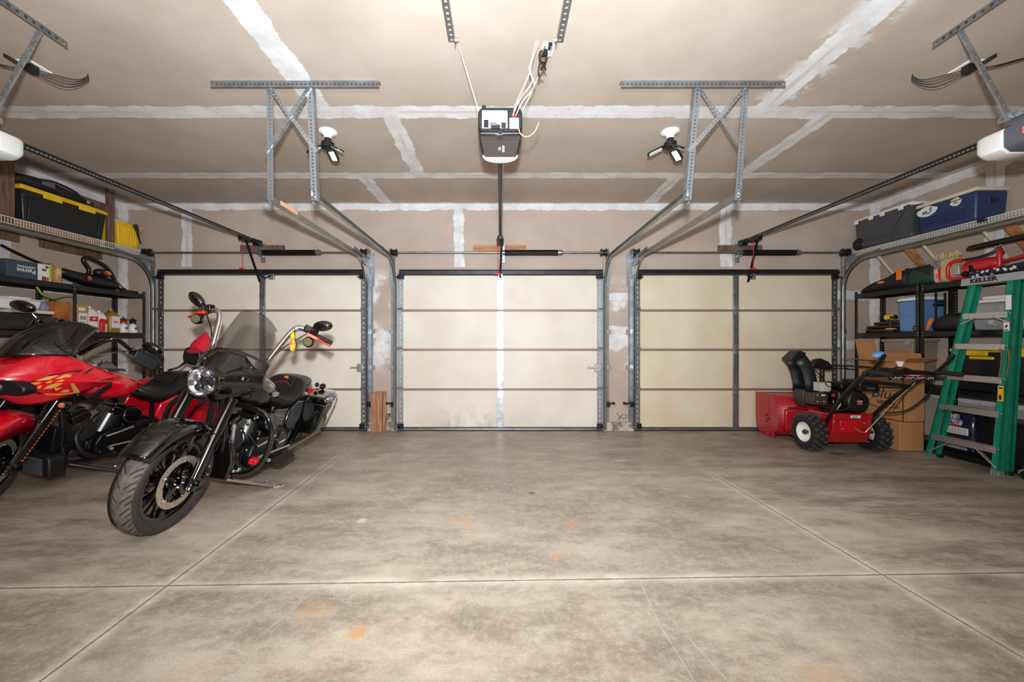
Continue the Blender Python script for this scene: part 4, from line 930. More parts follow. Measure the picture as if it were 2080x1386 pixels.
# fairing
def fair(u, v):
    x_ = (u*2-1); hw = 0; i = min(5, int(v*6)); f = v*6-i
    A = [.165, .215, .245, .258, .25, .222, .185]; hw = A[i]*(1-f)+A[i+1]*f
    z = .80+.345*v+.035*abs(x_)**2*(1 if v > .5 else v*2)*(-1)+.0
    x = x_*hw
    y = .205+.19*abs(x_)**2.0+.05*(1-v)**2+.105*max(0, v-.42)**1.3/.4
    y -= .075*math.exp(-((x/.11)**2+((z-.945)/.115)**2)**1.5)
    z += .055*(1-v)**1.5*abs(x_)**1.6
    return (x, y, z)
b = MB(); b.grid(fair, 40, 26); b.build('fairing', M_['gloss'], bk, solid=.007, angle=60)
b = MB(); b.lathe([(.096, -.09), (.104, 0), (.105, .02), (.099, .028), (.094, .02), (.092, .0), (.088, -.03), (.0, -.04)], (0, .150, .945), (0, -1, .03), 40); hl = b.build('headlight_ring', M_['gloss'], bk)
b = MB(); b.lathe([(.0, -.03), (.045, -.028), (.075, -.012), (.0925, .014)], (0, .145, .945), (0, -1, .03), 36, cap=False); b.build('reflector', m_chrome_hl, hl)
for k in range(6):
    a = 2*PI*k/5+PI/2; rr = .052 if k else 0
    cx, cz = rr*math.cos(a), rr*math.sin(a)
    b = MB(); b.lathe([(.022 if k else .026, -.03), (.024 if k else .03, .0), (.019 if k else .022, .004), (.0, .008)], (cx, .150, .945+cz), (0, -1, 0), 18); b.build('projector_lens', m_chrome_hl if k % 2 else mat('projector_dark_%d' % k, (60, 62, 70), .05, .6, coat=1), hl)
def shield(u, v):
    x_ = u*2-1; top = 1-abs(x_)**3.5*.22
    hw = .245-.075*v
    return (x_*hw, .335+.20*v+.10*abs(x_)**2-.0, 1.06+(.40*v*top)-.03*abs(x_)**2)
b = MB(); b.grid(shield, 26, 18); b.build('windshield', m_smoke, bk, solid=.003, angle=60)
def shield_b(u, v):
    x_ = u*2-1; q = shield(u, 0); return (q[0]*1.01, q[1]-.008+.055*v, q[2]-.02+.125*v*(1-abs(x_)**2*.35))
b = MB(); b.grid(shield_b, 26, 5); b.build('windshield_base', mat('dark_tint', (26, 26, 28), .08, coat=1, alpha=.93), bk, solid=.003)
b = MB()
for x in (-.16, -.05, .06, .17): b.ell((x, .318+.10*(x/.245)**2, 1.075-.03*(x/.245)**2), (.007, .004, .007), 10, 6)
b.build('windshield_screws', M_['chrome'], bk, kind='stuff')
for s in (-1, 1):
    b = MB(); b.tube([(s*.05, .40, 1.0), (s*.12, .43, 1.0), (s*.19, .47, 1.04), (s*.235, .55, 1.2), (s*.275, .62, 1.34), (s*.31, .645, 1.395), (s*.36, .66, 1.40), (s*.42, .69, 1.375)], .021, 14, k=7); hb = b.build('handlebar', M_['chrome'], bk)
    b = MB(); b.cyl((s*.42, .69, 1.375), (s*.56, .775, 1.325), .018, n=14); b.build('grip', M_['black_soft'], hb)
    b = MB(); b.box((s*.40, .665, 1.405), (.085, .055, .055), (0, s*.3, s*.4)); b.box((s*.435, .67, 1.385), (.06, .06, .07), (0, s*.3, s*.5)); b.build('switch_housing', M_['gloss'], hb, bevel=.01)
    b = MB(); b.bar((s*.40, .635, 1.372), (s*.48, .66, 1.345), .04, .022); b.bar((s*.47, .655, 1.35), (s*.57, .72, 1.30), .022, .014); b.build('lever', M_['orange'], hb, bevel=.003, label='orange lever')
    b = MB(); b.lathe([(.0, -.05), (.025, -.047), (.042, -.012), (.044, .022), (.039, .034), (0, .036)], (s*.435, .63, 1.31), (0, -1, 0), 22); sg = b.build('turn_signal', M_['gloss'], bk)
    b = MB(); b.lathe([(.034, 0), (.031, .006), (0, .008)], (s*.435, .594, 1.31), (0, -1, 0), 20); b.build('signal_lens', mat('smoked_lens_%d' % (s+1), (120, 112, 80), .15, .3, coat=1), sg)
    b = MB(); b.cyl((s*.435, .63, 1.34), (s*.435, .65, 1.38), .007, n=8); b.build('signal_stem', M_['gloss'], sg)
    mirror(bk, None, (s*.50, .66, 1.455), s, .078, .043, -s*.25 if s > 0 else .6, stem=(s*.41, .66, 1.415))
    b = MB(); b.tube([(s*.41, .65, 1.38), (s*.36, .62, 1.33), (s*.27, .56, 1.22), (s*.2, .47, 1.05)], .005, 6, k=5); b.build('control_cable', M_['black'], hb)
    # engine guard half, inside chrome strips
    b = MB(); b.tube([(0, .46, .74), (s*.14, .45, .755), (s*.30, .43, .735), (s*.375, .43, .64), (s*.385, .44, .50), (s*.345, .46, .36), (s*.25, .48, .26), (s*.12, .50, .225), (0, .5, .225)], .0185, 12, k=6); b.build('engine_guard', M_['gloss'], bk)
bags(bk, M_['gloss'])
b = MB(); b.prism([(-.15, .20), (.15, .20), (.17, .34), (.12, .50), (-.12, .50), (-.17, .34)], (0, .40, 0), (1, 0, 0), (0, 0, 1), (0, .05, 0)); b.build('chin_spoiler', M_['gloss'], bk, bevel=.014, seg=3)
b = MB(); b.prism([(-.02, 0), (.0, .012), (.04, .012), (.05, .022), (.06, .012), (.10, .012), (.12, 0), (.10, -.02), (.06, -.02), (.05, -.03), (.04, -.02), (0, -.02)], (.189, .74, .82), (0, 1, -.1), (0, .1, 1), (.004, 0, 0)); em = b.build('tank_emblem', M_['chrome'], bk)
b = MB(); b.prism([(-.012, -.001), (.0, .008), (.10, .008), (.112, -.001), (.10, -.016), (0, -.016)], (.193, .74, .82), (0, 1, -.1), (0, .1, 1), (.002, 0, 0)); b.build('emblem_field', M_['gloss'], em)
text('MOTORS', .016, (.196, .79, .811), (0, 1, -.1), (0, .1, 1), M_['chrome'], 'emblem_text', em, bold=.0004)
text('MOTOR CO', .022, (.2205, 1.06, .35), (0, 1, 0), (0, 0, 1), M_['paper'], 'cover_text', bk, bold=.0006)
b = MB(); b.ell((0, 1.375, .865), (.024, .012, .014), 14, 8); b.build('seat_badge', mat('orange_badge', (226, 96, 44), .4), bk)
b = MB(); b.tube([(-.07, 1.315, .80), (-.03, 1.33, .825), (.03, 1.33, .825), (.08, 1.312, .80)], .003, 6, k=4); b.build('seat_stitching', M_['redp'], bk)
b = MB(); b.box((.215, .62, .30), (.07, .05, .045), (.2, .1, .3)); b.box((.24, .59, .31), (.03, .03, .03)); b.build('toe_clip', M_['redp'], bk, bevel=.008, label='small red clamp')
b = MB()
for i in range(7): a = i*1.3; b.ell((.13+.02*math.cos(a)*2, .50+.03*math.sin(a), .245+.008*(i % 3)), (.02, .018, .014), 10, 6)
b.build('horn_hardware', M_['chrome'], bk)
b = MB()
for s in (-1, 1): b.cyl((s*.2, 1.83, .74), (s*.2, 1.88, .78), .014, n=10); b.ell((s*.24, 1.72, .785), (.03, .05, .03), 12, 8); b.ell((s*.20, 1.66, .80), (.02, .03, .025), 12, 8)
b.build('docking_hardware', M_['dark_steel'], bk)
b = MB(); b.ell((.325, .575, 1.335), (.024, .012, .034), 14, 8); b.ell((.333, .575, 1.27), (.024, .014, .034), 14, 8); b.ell((.34, .575, 1.235), (.02, .012, .022), 12, 8)
b.build('handlebar_tag', mat('yellow_red_print', (214, 190, 40), .5, col2=(196, 58, 24), vs=40), bk, label='yellow and red hanging tag on strap')
b = MB(); b.tube([(.31, .60, 1.39), (.33, .57, 1.37), (.345, .57, 1.32), (.375, .575, 1.25)], .004, 6, k=4); b.tube([(.33, .57, 1.37), (.38, .6, 1.40)], .003, 6); b.build('tag_strap', M_['black'], bk)

b = MB(); b.cyl((.10, .50, .26), (.085, .475, .60), .013, n=12); b.cyl((.10, .50, .26), (.096, .493, .36), .018, n=12); b.build('regulator_tube', M_['alu'], bk)
b = MB(); b.tube([(.09, .47, .62), (.15, .50, .55), (.16, .52, .48), (.12, .50, .42)], .005, 6, k=5); b.tube([(.14, .60, .50), (.19, .62, .44), (.17, .66, .38), (.2, .7, .32)], .006, 6, k=5); b.tube([(.06, .55, .72), (.14, .62, .70), (.17, .70, .66), (.15, .8, .62)], .006, 6, k=5); b.build('hoses', M_['dark_steel'], bk)
b = MB()
for (x, y, zz) in ((.13, .57, .60), (.15, .66, .63), (.14, .76, .66), (.16, .83, .60), (.15, .60, .38), (.17, .70, .45), (.12, .52, .55)): b.ell((x, y, zz), (.012, .012, .012), 10, 6)
b.build('cap_nuts', M_['chrome'], bk, kind='stuff')
# ---------------------------------------------------------------- red motorcycle
rd = thing('motorcycle', (-3.83, 2.95, 0), 'red touring motorcycle with wide front fairing, twin headlamps and dark screen', 'motorcycle', rot=(0, .19, -.105))
common(rd, M_['red'], M_['red'], dict(dz=.0))
SM = steerM(.52)
wr_ = wheel(rd, 'front_wheel', SM @ V((0, .0, .325)), .325, .247, .135, 10, True, steer=.50)
b = MB(); fender(b, (0, .0, .33), .372, .085, .55, 2.6, .11); xf(b, SM).build('front_fender', M_['red'], rd, solid=.005)
forks(rd, .135, .325, SM, top=.86)
fl = MB()
for s in (-1, 1): fl.tube([V((s*.165, .06, .34)), V((s*.165, .27, .72))], .004, 6)
m_or = NT('orange_dashed_braid'); v_, x_, y_, z_ = m_or.pos(); ff = m_or.ramp(m_or.math('FRACT', m_or.math('MULTIPLY', z_, 46.0)), .45, .55); m_or.L(m_or.mix(ff, rgb(240, 110, 40), rgb(40, 30, 28)), m_or.b.inputs['Base Color'])
xf(fl, SM).build('fork_reflector_strip', m_or.m, rd, label='orange and black braided strip')
# shark-nose fairing: shell lofted side to side
def shark(u, v):
    a = u*2-1; s = abs(a)                      # lateral -1..1
    x = math.copysign(.355*(s**.85 if s > 0 else 0), a)
    yf = -.13+.10*s**1.4+.42*max(0, s-.35)**1.5/.52
    top = 1.115+.05*min(1, s*1.6)-.20*max(0, (s-.55)/.45)**1.3; bot = .80-.03*math.sin(PI*min(1, s*1.1))+.14*max(0, (s-.5)/.5)**1.6
    z = bot+(top-bot)*v
    bulge = math.sin(PI*min(1, max(0, v)))**.8
    y = yf+.20*(1-bulge)*(1-.4*s)+.16*max(0, v-.5)**1.3-.0
    x *= (1-.10*abs(v-.45)*2)
    return (x, y, z)
b = MB(); b.grid(shark, 64, 24); sf = b.build('fairing', M_['red'], rd, solid=.01, angle=65)
# side tips reaching back past the bars
for s in (-1, 1):
    # headlamp recess and lamp
    b = MB(); c = V((s*.16, -.115, .925))
    b.prism([(-.13, -.045), (-.10, .04), (.0, .055), (.10, .05), (.15, .02), (.155, -.02), (.12, -.045), (0, -.055)], (s*.15, -.108, .92), (1, s*.40*1, 0), (0, .1, 1), (0, .08, 0)) ; rc = b.build('lamp_recess', M_['black'], rd, bevel=.012)
    b = MB(); b.ell((s*.11, -.122, .92), (.09, .03, .044), 24, 12, Matrix.Rotation(s*.34, 3, 'Z')); b.build('headlamp', m_chrome_hl, rc)
    b = MB(); b.ell((s*.11, -.126, .92), (.088, .032, .045), 24, 12, Matrix.Rotation(s*.34, 3, 'Z')); b.build('lamp_glass', m_glass, rc)
    b = MB(); b.ell((s*.335, .20, .785), (.026, .04, .026), 16, 10); sg = b.build('turn_signal', M_['gloss'], rd)
    b = MB(); b.ell((s*.335, .172, .785), (.022, .02, .022), 16, 10); b.build('signal_lens', m_amber, sg)
    b = MB(); b.prism([(.32, .83), (.42, .88), (.50, .93), (.50, .90), (.42, .84), (.34, .80)], (s*.335, 0, 0), (0, 1, 0), (0, 0, 1), (s*.02, 0, 0)); b.build('air_vent', M_['black'], rd, bevel=.004)
def dscreen(u, v):
    a = u*2-1; w_ = .25-.09*v-.04*v*v
    return (a*w_, -.02+.16*v+.30*abs(a)**2.2*(1-.3*v)+.18*v*v, 1.10+.045*math.sin(abs(a)*PI*.5)+.27*v*(1-.25*abs(a)**3)+.03*math.exp(-(a*3)**2)*math.sin(PI*v))
b = MB(); b.grid(dscreen, 36, 16); sc = b.build('windscreen', m_dsmoke, rd, solid=.006, angle=65)
b = MB()
for a in (.08, .3, .7, .92): q = V(dscreen(a, .06)); b.ell(q+V((0, -.008, 0)), (.008, .006, .008), 10, 6)
b.build('screen_screws', M_['black'], sc, kind='stuff')
# side decal (geometric crest): outline and orange slats, following the left side
def shell_pt(a, z):
    u = .5+.5*a; lo, hi = 0.0, 1.0
    for _ in range(20):
        m = (lo+hi)/2
        if shark(u, m)[2] < z: lo = m
        else: hi = m
    return V(shark(u, lo))
def decal(pts, m, name, off=.008, parent=None):
    vs = []; n = len(pts)
    for (a, z) in pts:
        p = shell_pt(a, z); q = shell_pt(a+.01, z); t_ = (q-p).normalized(); up_ = (shell_pt(a, z+.01)-p).normalized(); nrm = t_.cross(up_).normalized(); nrm = nrm if nrm.x > 0 else -nrm
        vs.append(p+nrm*off)
    bb = MB(); bb.add(vs, [tuple(range(n))]); return bb.build(name, m, parent or rd, solid=.0008, smooth=False)
m_dor = mat('orange_decal', (240, 168, 72), .35, coat=1); m_dbk = mat('black_decal', (30, 8, 12), .3, coat=1)
def strip(pts, w, m, nm):
    for i in range(len(pts)-1):
        a, b_ = V((*pts[i], 0)), V((*pts[i+1], 0)); d = (b_-a).normalized(); n = V((-d.y, d.x, 0))*w/2
        decal([(a+n)[:2], (b_+n)[:2], (b_-n)[:2], (a-n)[:2]], m, nm)
def dq(px, py): return (.50+(px-470)/520*.36, 1.07-(py-120)/330*.23)
for poly in ([(610, 300), (640, 285), (730, 282), (700, 300)], [(675, 265), (760, 225), (835, 215), (790, 255), (735, 262)], [(760, 290), (790, 270), (820, 272), (800, 290)], [(830, 250), (870, 210), (915, 208), (880, 250)], [(845, 280), (880, 262), (915, 265), (900, 278)], [(895, 240), (915, 220), (938, 225), (930, 242)], [(620, 335), (635, 318), (665, 320), (655, 340)], [(680, 345), (700, 315), (730, 312), (705, 352)], [(730, 355), (780, 315), (850, 292), (900, 295), (850, 330), (790, 352)], [(812, 385), (820, 345), (880, 345)], [(705, 425), (710, 412), (820, 425), (900, 418), (960, 300), (985, 298), (920, 440), (800, 440)], [(825, 405), (870, 380), (905, 370), (900, 395), (860, 412)]):
    decal([dq(*p) for p in poly], m_dor, 'decal_slat')
for pl in ([(480, 290), (540, 285), (610, 285), (760, 215), (880, 180), (945, 120), (970, 170), (975, 290)], [(480, 290), (560, 340), (640, 400), (680, 415)], [(640, 330), (670, 390), (700, 415)], [(880, 180), (935, 175), (925, 200)]):
    strip([dq(*p) for p in pl], .009, m_dbk, 'decal_outline')
# bars, mirrors, guards
BZ = Matrix.Translation((0, 0, .06))
SM = SM @ BZ
for s in (-1, 1):
    b = MB(); b.tube([(s*.05, .46, 1.06), (s*.10, .47, 1.14), (s*.17, .50, 1.235), (s*.22, .53, 1.255), (s*.30, .58, 1.20), (s*.36, .63, 1.15)], .018, 12, k=6); hb = xf(b, SM).build('handlebar', M_['gloss'], rd)
    b = MB(); b.cyl((s*.36, .63, 1.15), (s*.49, .72, 1.10), .019, n=12); xf(b, SM).build('grip', M_['black_soft'], hb)
    b = MB(); b.box((s*.345, .60, 1.175), (.07, .05, .06), (0, s*.3, s*.5)); xf(b, SM).build('switch_housing', M_['gloss'], hb, bevel=.01)
    b = MB(); b.prism([(-.095, -.055), (.08, -.06), (.115, -.03), (.115, .04), (.08, .065), (-.095, .055)], (s*.44, .60, 1.13), V((s*.85, .45, -.33)).normalized(), V((0, .35, 1)).normalized(), (0, .035, 0)); xf(b, SM).build('hand_guard', M_['black'], hb, bevel=.014, seg=3)
    mirror(rd, SM, (s*.46, .58, 1.265), s, .085, .046, 0.1*s, stem=(s*.35, .60, 1.19), m='gloss')
    b = MB(); b.tube([(s*.36, .60, 1.2), (s*.28, .5, 1.17), (s*.16, .42, 1.1)], .004, 6, k=4); xf(b, SM).build('control_cable', M_['black'], hb)
    b = MB(); b.tube([(s*.2, 1.34, .36), (s*.30, 1.34, .40), (s*.40, 1.36, .60), (s*.42, 1.45, .67), (s*.44, 1.62, .64), (s*.42, 1.74, .50), (s*.3, 1.76, .36)], .0175, 10, k=6); b.build('bag_guard', M_['gloss'], rd)
bags(rd, M_['red'], 1.42, 2.1)
b = MB(); b.prism([(-.17, .12), (.17, .12), (.14, .27), (.10, .30), (-.10, .30), (-.14, .27)], (0, .30, 0), (1, 0, 0), (0, 0, 1), (0, .12, 0)); cs = b.build('chin_spoiler', M_['black'], rd, bevel=.014)
b = MB()
for i in range(9): b.box((0, .292, .145+.015*i), (.22-.006*i, .014, .007))
b.build('cooler_slats', M_['grey'], cs)
b = MB(); b.box((0, .36, .42), (.22, .06, .20)); b.cyl((.1, .4, .35), (.1, .4, .5), .02, n=10); b.build('oil_cooler', M_['black_engine'], rd, bevel=.01)
b = MB(); b.loft([sring(y, hw, zt, zb, 3, 20) for y, hw, zt, zb in ((1.60, .10, 1.14, .96), (1.63, .115, 1.15, .95), (1.66, .10, 1.14, .96))]); b.build('backrest_pad', M_['seat'], rd, bevel=.01)
b = MB()
for s in (-1, 1): b.tube([(s*.10, 1.46, .88), (s*.11, 1.60, .91), (s*.09, 1.68, 1.02), (s*.08, 1.70, 1.16)], .012, 8, k=5)
b.build('sissy_bar', M_['gloss'], rd)
b = MB(); b.ell((0, .33, 1.2), (.12, .05, .03), 16, 8); b.build('dash', M_['black'], rd)
# red cap hung on the sissy bar
cp = thing('cap', (-3.42, 4.60, 1.10), 'bright red cloth cap hung over the backrest of the red motorcycle', 'cap')
b = MB(); R0 = [(0, .13, 0), (.015, .125, -.02)]
rings = []
for z, hx, hy, cx in ((-.03, .10, .075, .0), (.0, .115, .085, .0), (.06, .10, .08, .02), (.12, .06, .05, .055), (.165, .025, .025, .085), (.175, .004, .004, .09)):
    rings.append([(cx+hx*math.cos(2*PI*i/20)*(1+.10*math.sin(5*2*PI*i/20+z*20)), hy*math.sin(2*PI*i/20), z-.03*math.cos(2*PI*i/20)) for i in range(20)])
b.loft(rings); b.build('crown', mat('red_cloth', (214, 20, 44), .8, bump=.2), cp, sub=1)
b = MB(); b.prism([(-.10, -.02), (.0, .03), (.10, -.02), (.05, -.045), (-.05, -.045)], (0, -.085, .01), (1, 0, 0), (0, .2, 1), (0, -.006, 0)); b.build('fold', mat('dark_red_cloth', (168, 14, 34), .8), cp, bevel=.003)
# ================================================================ SNOW BLOWER (x right, y forward to the door)
m_sred = mat('snow_blower_red', (172, 12, 27), .3, coat=.5, var=.1)
sb = thing('snow_blower', (3.735, 4.44, 0), 'red two-stage snow blower with black chute and white-rimmed wheels facing the rightmost garage door', 'snow blower', rot=(0, 0, -.03))
def lug_wheel(x, out):
    r = .2; w = .13
    b = MB(); b.lathe([(.105, -w/2*.8), (.115, -w/2*.95), (.15, -w/2), (.183, -w/2*.9), (.188, -w/2*.6), (.188, w/2*.6), (.183, w/2*.9), (.15, w/2), (.115, w/2*.95), (.105, w/2*.8)], (0, 0, 0), (1, 0, 0), 40, cap=False)
    ti = b.build('wheel', M_['black_soft'], sb); ti.location = (x, 0, r)
    b = MB()
    for k in range(18):
        a = 2*PI*k/18
        for (dx, da) in ((-.045, 0), (.0, .17), (.045, 0)):
            aa = a+da; c = V((dx, .191*math.cos(aa), .191*math.sin(aa)))
            b.box(c, (.036, .024, .022), (aa, 0, 0)); c2 = V((dx*1.05, .191*math.cos(aa+.07), .191*math.sin(aa+.07)))
            b.box(c2, (.014, .03, .02), (aa, 0, 0))
    b.build('tread_lugs', mat('lug_rubber_%d' % out, (62, 60, 58), .6), ti, bevel=.003, smooth=False, kind='stuff')
    b = MB(); s = out
    b.lathe([(.108, s*.058), (.104, s*.062), (.10, s*.05), (.09, s*.02), (.045, s*.0), (.04, s*.012), (.0, s*.012)], (0, 0, 0), (1, 0, 0), 32, cap=False); b.build('rim', M_['white'], ti, label='white steel rim')
    b = MB(); b.cyl((s*.0, 0, 0), (s*.06, 0, 0), .019, n=12); b.cyl((s*.035, 0, 0), (s*.045, 0, 0), .03, n=6); b.build('axle_end', mat('rusty_steel_%d' % out, (120, 82, 50), .6, .6), ti)
lug_wheel(-.335, -1); lug_wheel(.335, 1)
b = MB(); b.cyl((-.33, 0, .2), (.33, 0, .2), .012, n=10); b.build('axle', M_['dark_steel'], sb)
# tractor body
b = MB(); b.hexa([(-.205, -.10, .11), (.205, -.10, .11), (.205, .44, .10), (-.205, .44, .10), (-.205, -.16, .25), (.205, -.16, .25), (.205, .44, .38), (-.205, .44, .38)]); b.build('lower_frame', m_sred, sb, bevel=.006)
b = MB(); b.bx(-.20, .20, -.165, .40, .25, .385); b.bx(-.205, .205, -.175, -.16, .365, .43); b.bx(-.20, .20, -.17, .2, .385, .42); b.build('body_housing', m_sred, sb, bevel=.008)
b = MB(); b.bx(-.13, .05, -.172, -.164, .235, .36); b.build('access_panel', mat('brighter_red_panel', (196, 14, 30), .25, coat=.6), sb, bevel=.003)
b = MB()
for (x, z) in ((-.17, .13), (.17, .13), (-.1, .27), (.17, .25), (-.18, .34), (.13, .33)): b.cyl((x, -.16-.0*z, z), (x, -.182 if z > .2 else -.13, z), .007, n=8)
b.build('panel_screws', M_['chrome'], sb)
b = MB(); b.box((.02, -.179, .40), (.10, .003, .026)); st = b.build('warning_sticker', M_['paper'], sb)
b = MB()
for k in range(5): b.box((-.012+.012*k, -.181, .40), (.006, .002, .016))
b.build('sticker_print', M_['grey'], st, kind='stuff')
# auger housing
hw = .36; sec = []
pr = [(.86, .04), (.84, .02), (.62, .03), (.50, .10), (.45, .22), (.46, .36), (.52, .47), (.60, .52), (.88, .53)]
b = MB()
A = [(-hw, y, z) for y, z in pr]; B_ = [(hw, y, z) for y, z in pr]
n = len(pr); b.add(A+B_, [(i, i+1, n+i+1, n+i) for i in range(n-1)]); b.build('auger_housing', m_sred, sb, solid=.006, angle=35)
for s in (-1, 1):
    b = MB(); b.prism([(.88, .535), (.60, .525), (.515, .475), (.455, .365), (.44, .22), (.49, .10), (.60, .03), (.80, .02), (.90, .06), (.92, .2), (.92, .535)], (s*hw, 0, 0), (0, 1, 0), (0, 0, 1), (s*.006, 0, 0)); sp = b.build('side_plate', m_sred, sb, bevel=.004)
    b = MB()
    for (y, z) in ((.66, .22), (.69, .26), (.69, .18)): b.cyl((s*(hw+.006), y, z), (s*(hw+.014), y, z), .012, n=12)
    for (y, z) in ((.6, .045), (.72, .035)): b.cyl((s*(hw+.006), y, z), (s*(hw+.016), y, z), .012, n=8)
    b.build('bearing_bolts', M_['dark_steel'], sp)
    b = MB(); b.prism([(.52, .0), (.80, .0), (.84, .03), (.80, .07), (.56, .07), (.5, .03)], (s*(hw+.007), 0, 0), (0, 1, 0), (0, 0, 1), (s*.005, 0, 0)); b.build('skid_shoe', m_sred, sp, bevel=.003)
b = MB(); N = 60
for s in (-1, 1):
    for i in range(N):
        a0 = s*2.2*2*PI*i/N; a1 = s*2.2*2*PI*(i+1)/N; x0 = s*(.04+.30*i/N); x1 = s*(.04+.30*(i+1)/N)
        q = [V((x, .67+rr*math.cos(a), .24+rr*math.sin(a))) for x, a in ((x0, a0), (x1, a1)) for rr in (.10, .17)]
        b.add([q[0], q[1], q[3], q[2]], [(0, 1, 2, 3)])
b.cyl((-hw, .67, .24), (hw, .67, .24), .02, n=12); b.build('auger', m_sred, sb, solid=.005)
b = MB(); b.cyl((0, .30, .27), (0, .50, .27), .16, .19, 28); b.build('impeller_housing', m_sred, sb, bevel=.005)
b = MB(); b.hexa([(-.30, .43, .12), (-.05, .36, .12), (-.05, .5, .12), (-.30, .5, .12), (-.30, .43, .36), (-.05, .36, .40), (-.05, .5, .42), (-.30, .5, .38)]); b.build('drum_gusset', m_sred, sb, bevel=.01)
# chute base and chute
b = MB(); b.prism([(-.12, -.0), (.12, 0), (.14, .16), (.10, .2), (-.10, .2), (-.12, .16)], (-.02, .36, .42), (1, 0, 0), (0, 0, 1), (0, .18, 0)); b.build('chute_base', mat('dark_grey_plastic', (52, 48, 46), .5), sb, bevel=.01)
def chute(b):
    # U-channel curved up and away, open towards the left
    path = [((-.04, .45, .56), 0.0), ((-.045, .45, .70), 0.05), ((-.07, .45, .82), .16), ((-.11, .45, .92), .34), ((-.17, .45, 1.0), .62)]
    rings = []
    for (c, t_) in path:
        c = V(c); w = .105-.02*t_; d = .085
        u = V((math.cos(t_), 0, math.sin(t_))); v = V((0, 1, 0))
        rings.append([c+u*(-d)+v*(-w), c+u*(d*.7)+v*(-w), c+u*d+v*(-w*.6), c+u*d+v*(w*.6), c+u*(d*.7)+v*w, c+u*(-d)+v*w])
    vs = [p for r_ in rings for p in r_]; m = 6
    b.add(vs, [(i*m+j, (i+1)*m+j, (i+1)*m+j+1, i*m+j+1) for i in range(len(rings)-1) for j in range(m-1)])
    return rings[-1]
b = MB(); last = chute(b); b.build('chute', M_['black'], sb, solid=.007, angle=30)
b = MB(); c = V((-.175, .45, 1.005)); u = V((math.cos(.62), 0, math.sin(.62))); up = V((-math.sin(.62), 0, math.cos(.62)))
b.loft([[c+u*(-.09)+V((0, -.095, 0)), c+u*.09+V((0, -.10, 0)), c+u*.09+V((0, .10, 0)), c+u*(-.09)+V((0, .095, 0))], [c+up*.05+u*(-.10)+V((0, -.085, 0)), c+up*.07+u*.05+V((0, -.09, 0)), c+up*.07+u*.05+V((0, .09, 0)), c+up*.05+u*(-.10)+V((0, .085, 0))]]); b.build('chute_deflector', M_['black'], sb, bevel=.008)
b = MB(); b.prism([(-.02, .0), (.20, -.03), (.235, .0), (.18, .07), (.09, .115), (.02, .10), (-.03, .04)], (.02, .40, .88), (1, 0, 0), (0, 0, 1), (0, .08, 0)); b.build('chute_gear_cover', M_['black'], sb, bevel=.02, seg=3)
b = MB(); b.cyl((.14, .44, .50), (.14, .44, .90), .024, n=14); b.bar((.10, .38, .46), (.16, .44, .62), .05, .02); b.build('chute_post', M_['black'], sb)
b = MB(); b.cyl((-.06, .36, .90), (-.06, .345, .90), .012, n=10); b.tube([(-.05, .345, .90), (.0, .345, .84), (.10, .36, .76)], .006, 6, k=3); b.build('deflector_cable', M_['dark_steel'], sb)
b = MB(); b.tube([(.2, .42, .91), (.35, .2, .91), (.45, -.2, .90), (.50, -.55, .88)], .010, 8, k=4); b.build('chute_crank_rod', M_['black_metal'], sb)
# engine
b = MB(); b.bx(-.06, .20, -.06, .25, .42, .66); b.bx(.0, .19, -.02, .22, .66, .74); b.build('engine_block', M_['black_engine'], sb, bevel=.02)
b = MB(); b.cyl((.10, -.06, .545), (.10, -.13, .545), .12, .11, 32); fc = b.build('recoil_cover', M_['black'], sb, bevel=.012)
b = MB(); b.cyl((.10, -.13, .545), (.10, -.136, .545), .05, n=24); b.build('recoil_hub', M_['gloss'], fc)
b = MB(); b.box((.10, -.138, .555), (.05, .004, .026)); bd = b.build('badge', M_['redp'], fc)
text('TORO', .017, (.10, -.1405, .555), (1, 0, 0), (0, 0, 1), M_['paper'], 'badge_text', bd, bold=.0004)
text('PREMIUM', .012, (.10, -.1375, .53), (1, 0, 0), (0, 0, 1), M_['paper'], 'small_print', fc)
b = MB(); b.bx(.10, .30, -.14, .10, .66, .78); b.build('muffler_box', M_['black_metal'], sb, bevel=.012)
b = MB(); b.box((.21, -.142, .695), (.08, .003, .02)); b.build('muffler_plate', M_['grey'], sb)
b = MB(); b.box((-.18, .10, .555), (.16, .14, .13)); b.build('carburetor_cover', mat('brown_black_cover', (58, 48, 42), .5), sb, bevel=.008)
b = MB()
for (x, z) in ((-.22, .53), (-.15, .53), (-.22, .60)): b.cyl((x, .03, z), (x, .022, z), .006, n=8)
b.box((-.16, .025, .60), (.04, .004, .016)); b.build('cover_details', M_['cream'], sb)
b = MB(); b.box((-.10, .12, .685), (.11, .12, .10)); b.cyl((-.13, .05, .66), (-.13, .04, .66), .02, n=14); b.build('fuel_tank', mat('clear_plastic_tank', (214, 212, 206), .25, trans=.35, ior=1.2), sb, bevel=.01, label='translucent white plastic tank')
for i, (x, y, z) in enumerate(((-.055, .02, .60), (-.02, .0, .56))):
    b = MB(); b.lathe([(0, 0), (.02, 0), (.022, .018), (.015, .03), (0, .03)], (x, y, z), (0, -1, 0), 14); b.build('control_knob', M_['redp'], sb, label='red knob')
b = MB(); b.box((-.05, .01, .53), (.022, .01, .03)); b.box((-.0, .0, .525), (.012, .01, .03)); b.build('control_labels', M_['paper'], sb)
b = MB()
for i in range(6): b.box((-.02+.03*i, .05, .45+.01*(i % 2)), (.024, .22, .016))
b.tube([(-.15, .0, .47), (-.05, -.06, .45), (.05, -.1, .47)], .009, 6, k=4); b.build('engine_fins', M_['dark_steel'], sb, kind='stuff')
